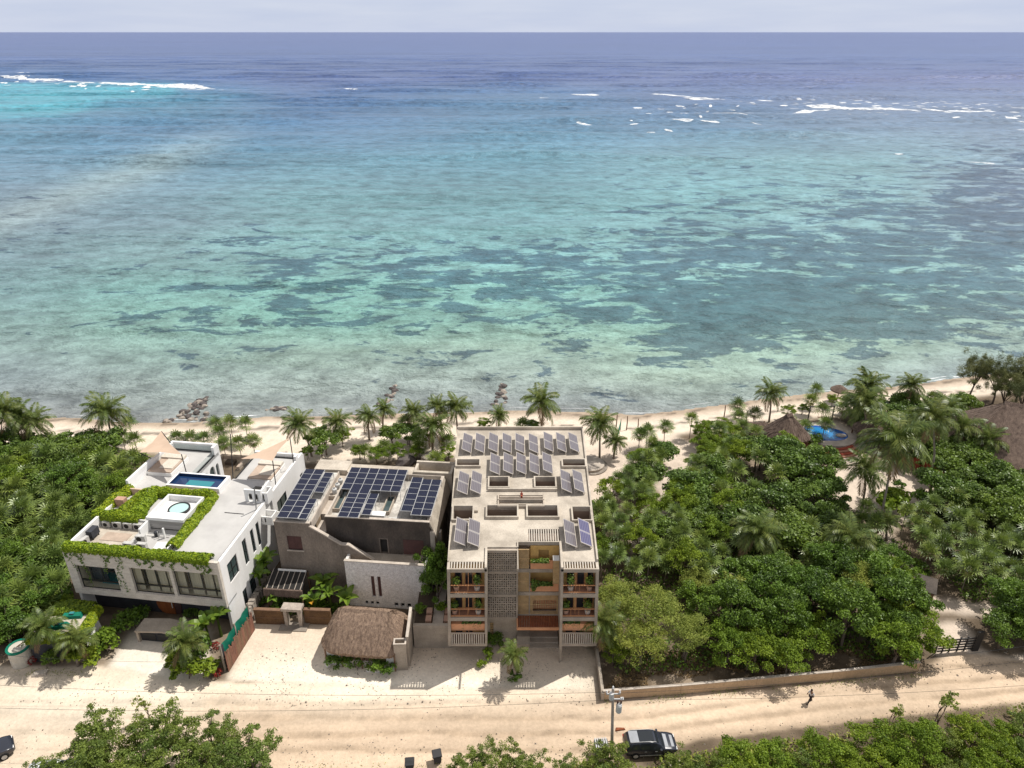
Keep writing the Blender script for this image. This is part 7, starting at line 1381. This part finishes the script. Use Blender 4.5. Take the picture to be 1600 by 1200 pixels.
def spill(x0, x1, y, z, drop, label, n=420, m='lf_sea'):
    p = mw((x0, y, z)); q = mw((x1, y, z)); t = thing('hanging_plant', label, 'hanging plant', (MO[0] + p[0], MO[1] + p[1], z)); L = q[0] - p[0]; rg = np.random.default_rng(int(abs(x0) * 100 + z * 7)); s = rg.random(n); l = fbm(s * 5 + z, s * 0 + x0, 2); zz = np.where(rg.random(n) < .45, rg.uniform(0, .45, n) * l * 1.6, -drop * rg.random(n) * np.clip(l * 2 - .5, .1, 1))
    P = np.column_stack([s * L, np.where(zz < 0, -.1, rg.uniform(-.2, .3, n)), zz]); link('foliage', leaf_mesh('foliage', P, rg.normal(size=(n, 3)) * .6 + [0, -.6, .6], .12, m, .5), t); MB().box(0, L, 0, .18, -.12, .02).build('trough', 'soil', t)
spill(-5.9, -4.0, .5, 4.78, .75, 'dark hanging plants over the orange planter at the lower left bay of the apartment building'); spill(3.95, 5.6, .5, 4.78, .7, 'dark hanging plants over the orange planter at the lower right bay of the apartment building')
spill(.85, 2.6, 3.15, 10.32, .5, 'leafy plants in the orange planter at the top of the apartment recess', 480); spill(.85, 3.0, 3.15, 7.38, .8, 'trailing plants in the orange planter halfway up the apartment recess', 560)
# --- undergrowth that nobody could count ---
def carpet(name, poly, n, zmax, leaf, m, seed):
    rg = np.random.default_rng(seed); xs = [p[0] for p in poly]; ys = [p[1] for p in poly]; x = rg.uniform(min(xs), max(xs), n * 3); y = rg.uniform(min(ys), max(ys), n * 3); k = in_poly(x, y, poly)
    for P in KEEP: k &= ~in_poly(x, y, P)
    k &= fbm(x * .35, y * .35, 3) > .38; x = x[k][:n]; y = y[k][:n]; z = zmax * fbm(x * .5 + 9, y * .5, 3) * rg.random(len(x)) ** .5
    return struct(link(name, leaf_mesh(name, np.column_stack([x, y, z]), rnd_dir(len(x), rg) * .8 + [0, 0, .7], leaf * rg.uniform(.6, 1.3, len(x)), m, .5)), 'stuff')
for i, (u, v, s, l) in enumerate(((1145, 905, 1.0, 'bare greyish sapling poking out of the right hand thicket, left one'), (1235, 880, .9, 'bare greyish sapling poking out of the right hand thicket, middle one'), (1330, 930, 1.0, 'bare greyish sapling poking out of the right hand thicket, right one'), (1090, 880, .9, 'bare greyish sapling beside the feathery trees'), (60, 850, .9, 'bare greyish sapling in the far left grove'))):
    g = G(u, v, 5); tree('twiggy', g[0], g[1], s * 1.2, l, rg=random.Random(i + 40))
ORDN = ['leftmost', 'second from left', 'third from left', 'fourth from left', 'fifth from left', 'sixth from left', 'seventh from left', 'eighth from left', 'ninth from left', 'tenth from left', 'eleventh from left', 'twelfth from left', 'thirteenth from left', 'fourteenth from left']
def front_row(group, desc, gap=1.6, lim=14):
    """trees along the near edge of a clump can be pointed at one by one"""
    L = sorted([o for o in COL.objects if o.get('group') == group], key=lambda o: o.location.y); front = []
    for o in L:
        if all(abs(o.location.x - f.location.x) > gap for f in front): front.append(o)
    front = sorted(front, key=lambda o: o.location.x)
    for i, o in enumerate(front[:lim]): o['label'] = '%s, %s in its front row' % (desc, ORDN[i])
    for o in L:
        if o not in front[:lim]: o['label'] = desc + ', behind its front row'
front_row('dark trees behind the boundary wall', 'dark leafy tree behind the low boundary wall'); front_row('scrub trees at the bottom left', 'olive scrub tree at the bottom left'); front_row('roadside trees at the bottom right', 'green roadside tree at the bottom right', 2.4)
front_row('sea grapes in the thicket before the pool', 'sea grape in the thicket before the pool'); front_row('fan palms right of the winding path', 'fan palm right of the winding path', 1.8); front_row('fan palms in the grove right of the apartment building', 'fan palm right of the apartment building'); front_row('mid green trees over the boundary wall', 'mid green tree leaning over the wall')
front_row('sea grapes over the red wall', 'sea grape over the red garden wall'); front_row('dark trees at the right edge', 'dark tree at the right edge above the road'); front_row('fan palms in the right hand thicket', 'fan palm in the right hand thicket'); front_row('scrub at the bottom centre', 'low scrub at the bottom edge'); front_row('dark trees left of the carport', 'dark tree left of the planted carport')
front_row('sea grapes behind the left beach', 'sea grape behind the left beach'); front_row('paler trees behind the boundary wall', 'paler tree behind the low boundary wall'); front_row(LG, 'fan palm in the grove left of the villa', 1.8); front_row('bright trees at the end of the boundary wall', 'bright tree at the boundary wall right end'); front_row('bush trees among the left fan palms', 'leafy bush among the left fan palms'); front_row('leafy trees right of the apartment building', 'leafy tree right of the apartment building')
front_row('bushes between the houses and the beach', 'leafy bush on the sand behind the houses', .5); front_row('sea grapes behind the beach right of the pool', 'sea grape on the beach right of the pool')
carpet('undergrowth', JL, 26000, 1.9, .2, 'lf_dark', 1)
carpet('undergrowth', G2([(1000, 860), (1100, 760), (1240, 720), (1330, 800), (1420, 860), (1440, 1030), (1280, 1040), (960, 1060), (940, 900)], 0), 22000, 1.5, .18, 'lf_dark', 2)
carpet('undergrowth', G2([(1430, 720), (1700, 700), (1760, 1020), (1560, 1000), (1440, 860)], 0), 14000, 1.4, .2, 'lf_sea', 3)
carpet('undergrowth', G2([(-100, 1130), (60, 1215), (440, 1170), (700, 1195), (980, 1195), (1060, 1185), (1600, 1110), (1760, 1100), (1760, 1330), (-100, 1330)], 0), 30000, 1.6, .16, 'lf_olive', 4)
carpet('garden_cover', G2([(395, 880), (545, 880), (540, 960), (395, 965)], 0), 6000, 1.5, .2, 'lf_dark', 5)
def verge(name, pts, n, spread, seed):
    rg = np.random.default_rng(seed); P = []
    for (a, c) in zip(pts[:-1], pts[1:]):
        a = np.array(a); c = np.array(c); k = int(n * np.linalg.norm(c - a)); s = rg.random(k)[:, None]; P.append(a + (c - a) * s + rg.normal(0, spread, (k, 2)))
    P = np.concatenate(P); keep = fbm(P[:, 0] * .5, P[:, 1] * .5 + seed, 3) > .5; P = P[keep]; z = rg.random(len(P)) ** 2 * .28
    struct(link(name, leaf_mesh(name, np.column_stack([P, z]), rnd_dir(len(P), rg) * .8 + [0, 0, .5], rg.uniform(.05, .11, len(P)), 'lf_olive', .35)), 'stuff')
verge('verge_weeds', [(9, 49.1), (16.4, 49.8), (24, 50.6), (31.8, 51.4), (41, 52.5)], 34, .28, 1); verge('verge_weeds', [(12, 42.6), (24, 44.6), (36, 46.6), (50, 48.6)], 50, .5, 2); verge('verge_weeds', [(-20, 41.8), (-6, 42.0), (7, 43.0)], 40, .5, 3); verge('verge_weeds', [(-50, 52.8), (-44, 52.7), (-41.5, 53)], 40, .3, 4)
rgs = np.random.default_rng(12); SV_ = []; SF_ = []
for k in range(2600):
    if k < 1900: x = rgs.uniform(-48, 52); y = float(np.interp(x, [-48, -20, 9, 41, 52], [47.4, 46.8, 46.8, 50.4, 51.6])) + rgs.choice([-1, 1]) * abs(rgs.normal(3.2, 1.1))
    else: x = rgs.uniform(-28, 8); y = rgs.uniform(50.5, 56)
    s = rgs.uniform(.02, .06) * (2 if rgs.random() < .04 else 1); i = len(SV_); z = .02
    SV_ += [(x - s, y - s, z - .03), (x + s, y - s * .8, z - .03), (x + s * .9, y + s, z - .03), (x - s, y + s, z - .03), (x, y, z + s)]; SF_ += [(i, i + 1, i + 4, i + 4), (i + 1, i + 2, i + 4, i + 4), (i + 2, i + 3, i + 4, i + 4), (i + 3, i, i + 4, i + 4)]
mb_ = MB(); mb_.v = SV_; mb_.f = [f[:3] for f in SF_]; struct(mb_.build('road_stones', 'rock'), 'stuff')
carpet('leaf_litter', G2([(945, 1075), (1430, 1045), (1420, 1000), (1000, 1020)], 0), 9000, .12, .12, 'lf_dry', 6)
# woodland going on beyond the picture: one countless mass
def canopy(poly, n, seed, h=3.2):
    rg = np.random.default_rng(seed); xs = [p[0] for p in poly]; ys = [p[1] for p in poly]; x = rg.uniform(min(xs), max(xs), n * 2); y = rg.uniform(min(ys), max(ys), n * 2); k = in_poly(x, y, poly)
    for P in KEEP: k &= ~in_poly(x, y, P)
    x = x[k][:n]; y = y[k][:n]; z = h * (.25 + 1.1 * fbm(x * .28, y * .28, 3)) * (.75 + .25 * rg.random(len(x)))
    struct(link('woodland', leaf_mesh('woodland', np.column_stack([x, y, z]), rnd_dir(len(x), rg) * .8 + [0, 0, .7], rg.uniform(.18, .36, len(x)), 'lf_sea', .6)), 'stuff')
canopy([(-120, 56), (-66, 56), (-70, 96), (-120, 94)], 42000, 31); canopy([(-120, 8), (110, 20), (110, 44), (60, 36), (0, 32), (-30, 33), (-60, 31), (-120, 31)], 90000, 32, 2.6); canopy([(82, 58), (140, 62), (150, 120), (96, 108)], 42000, 33)
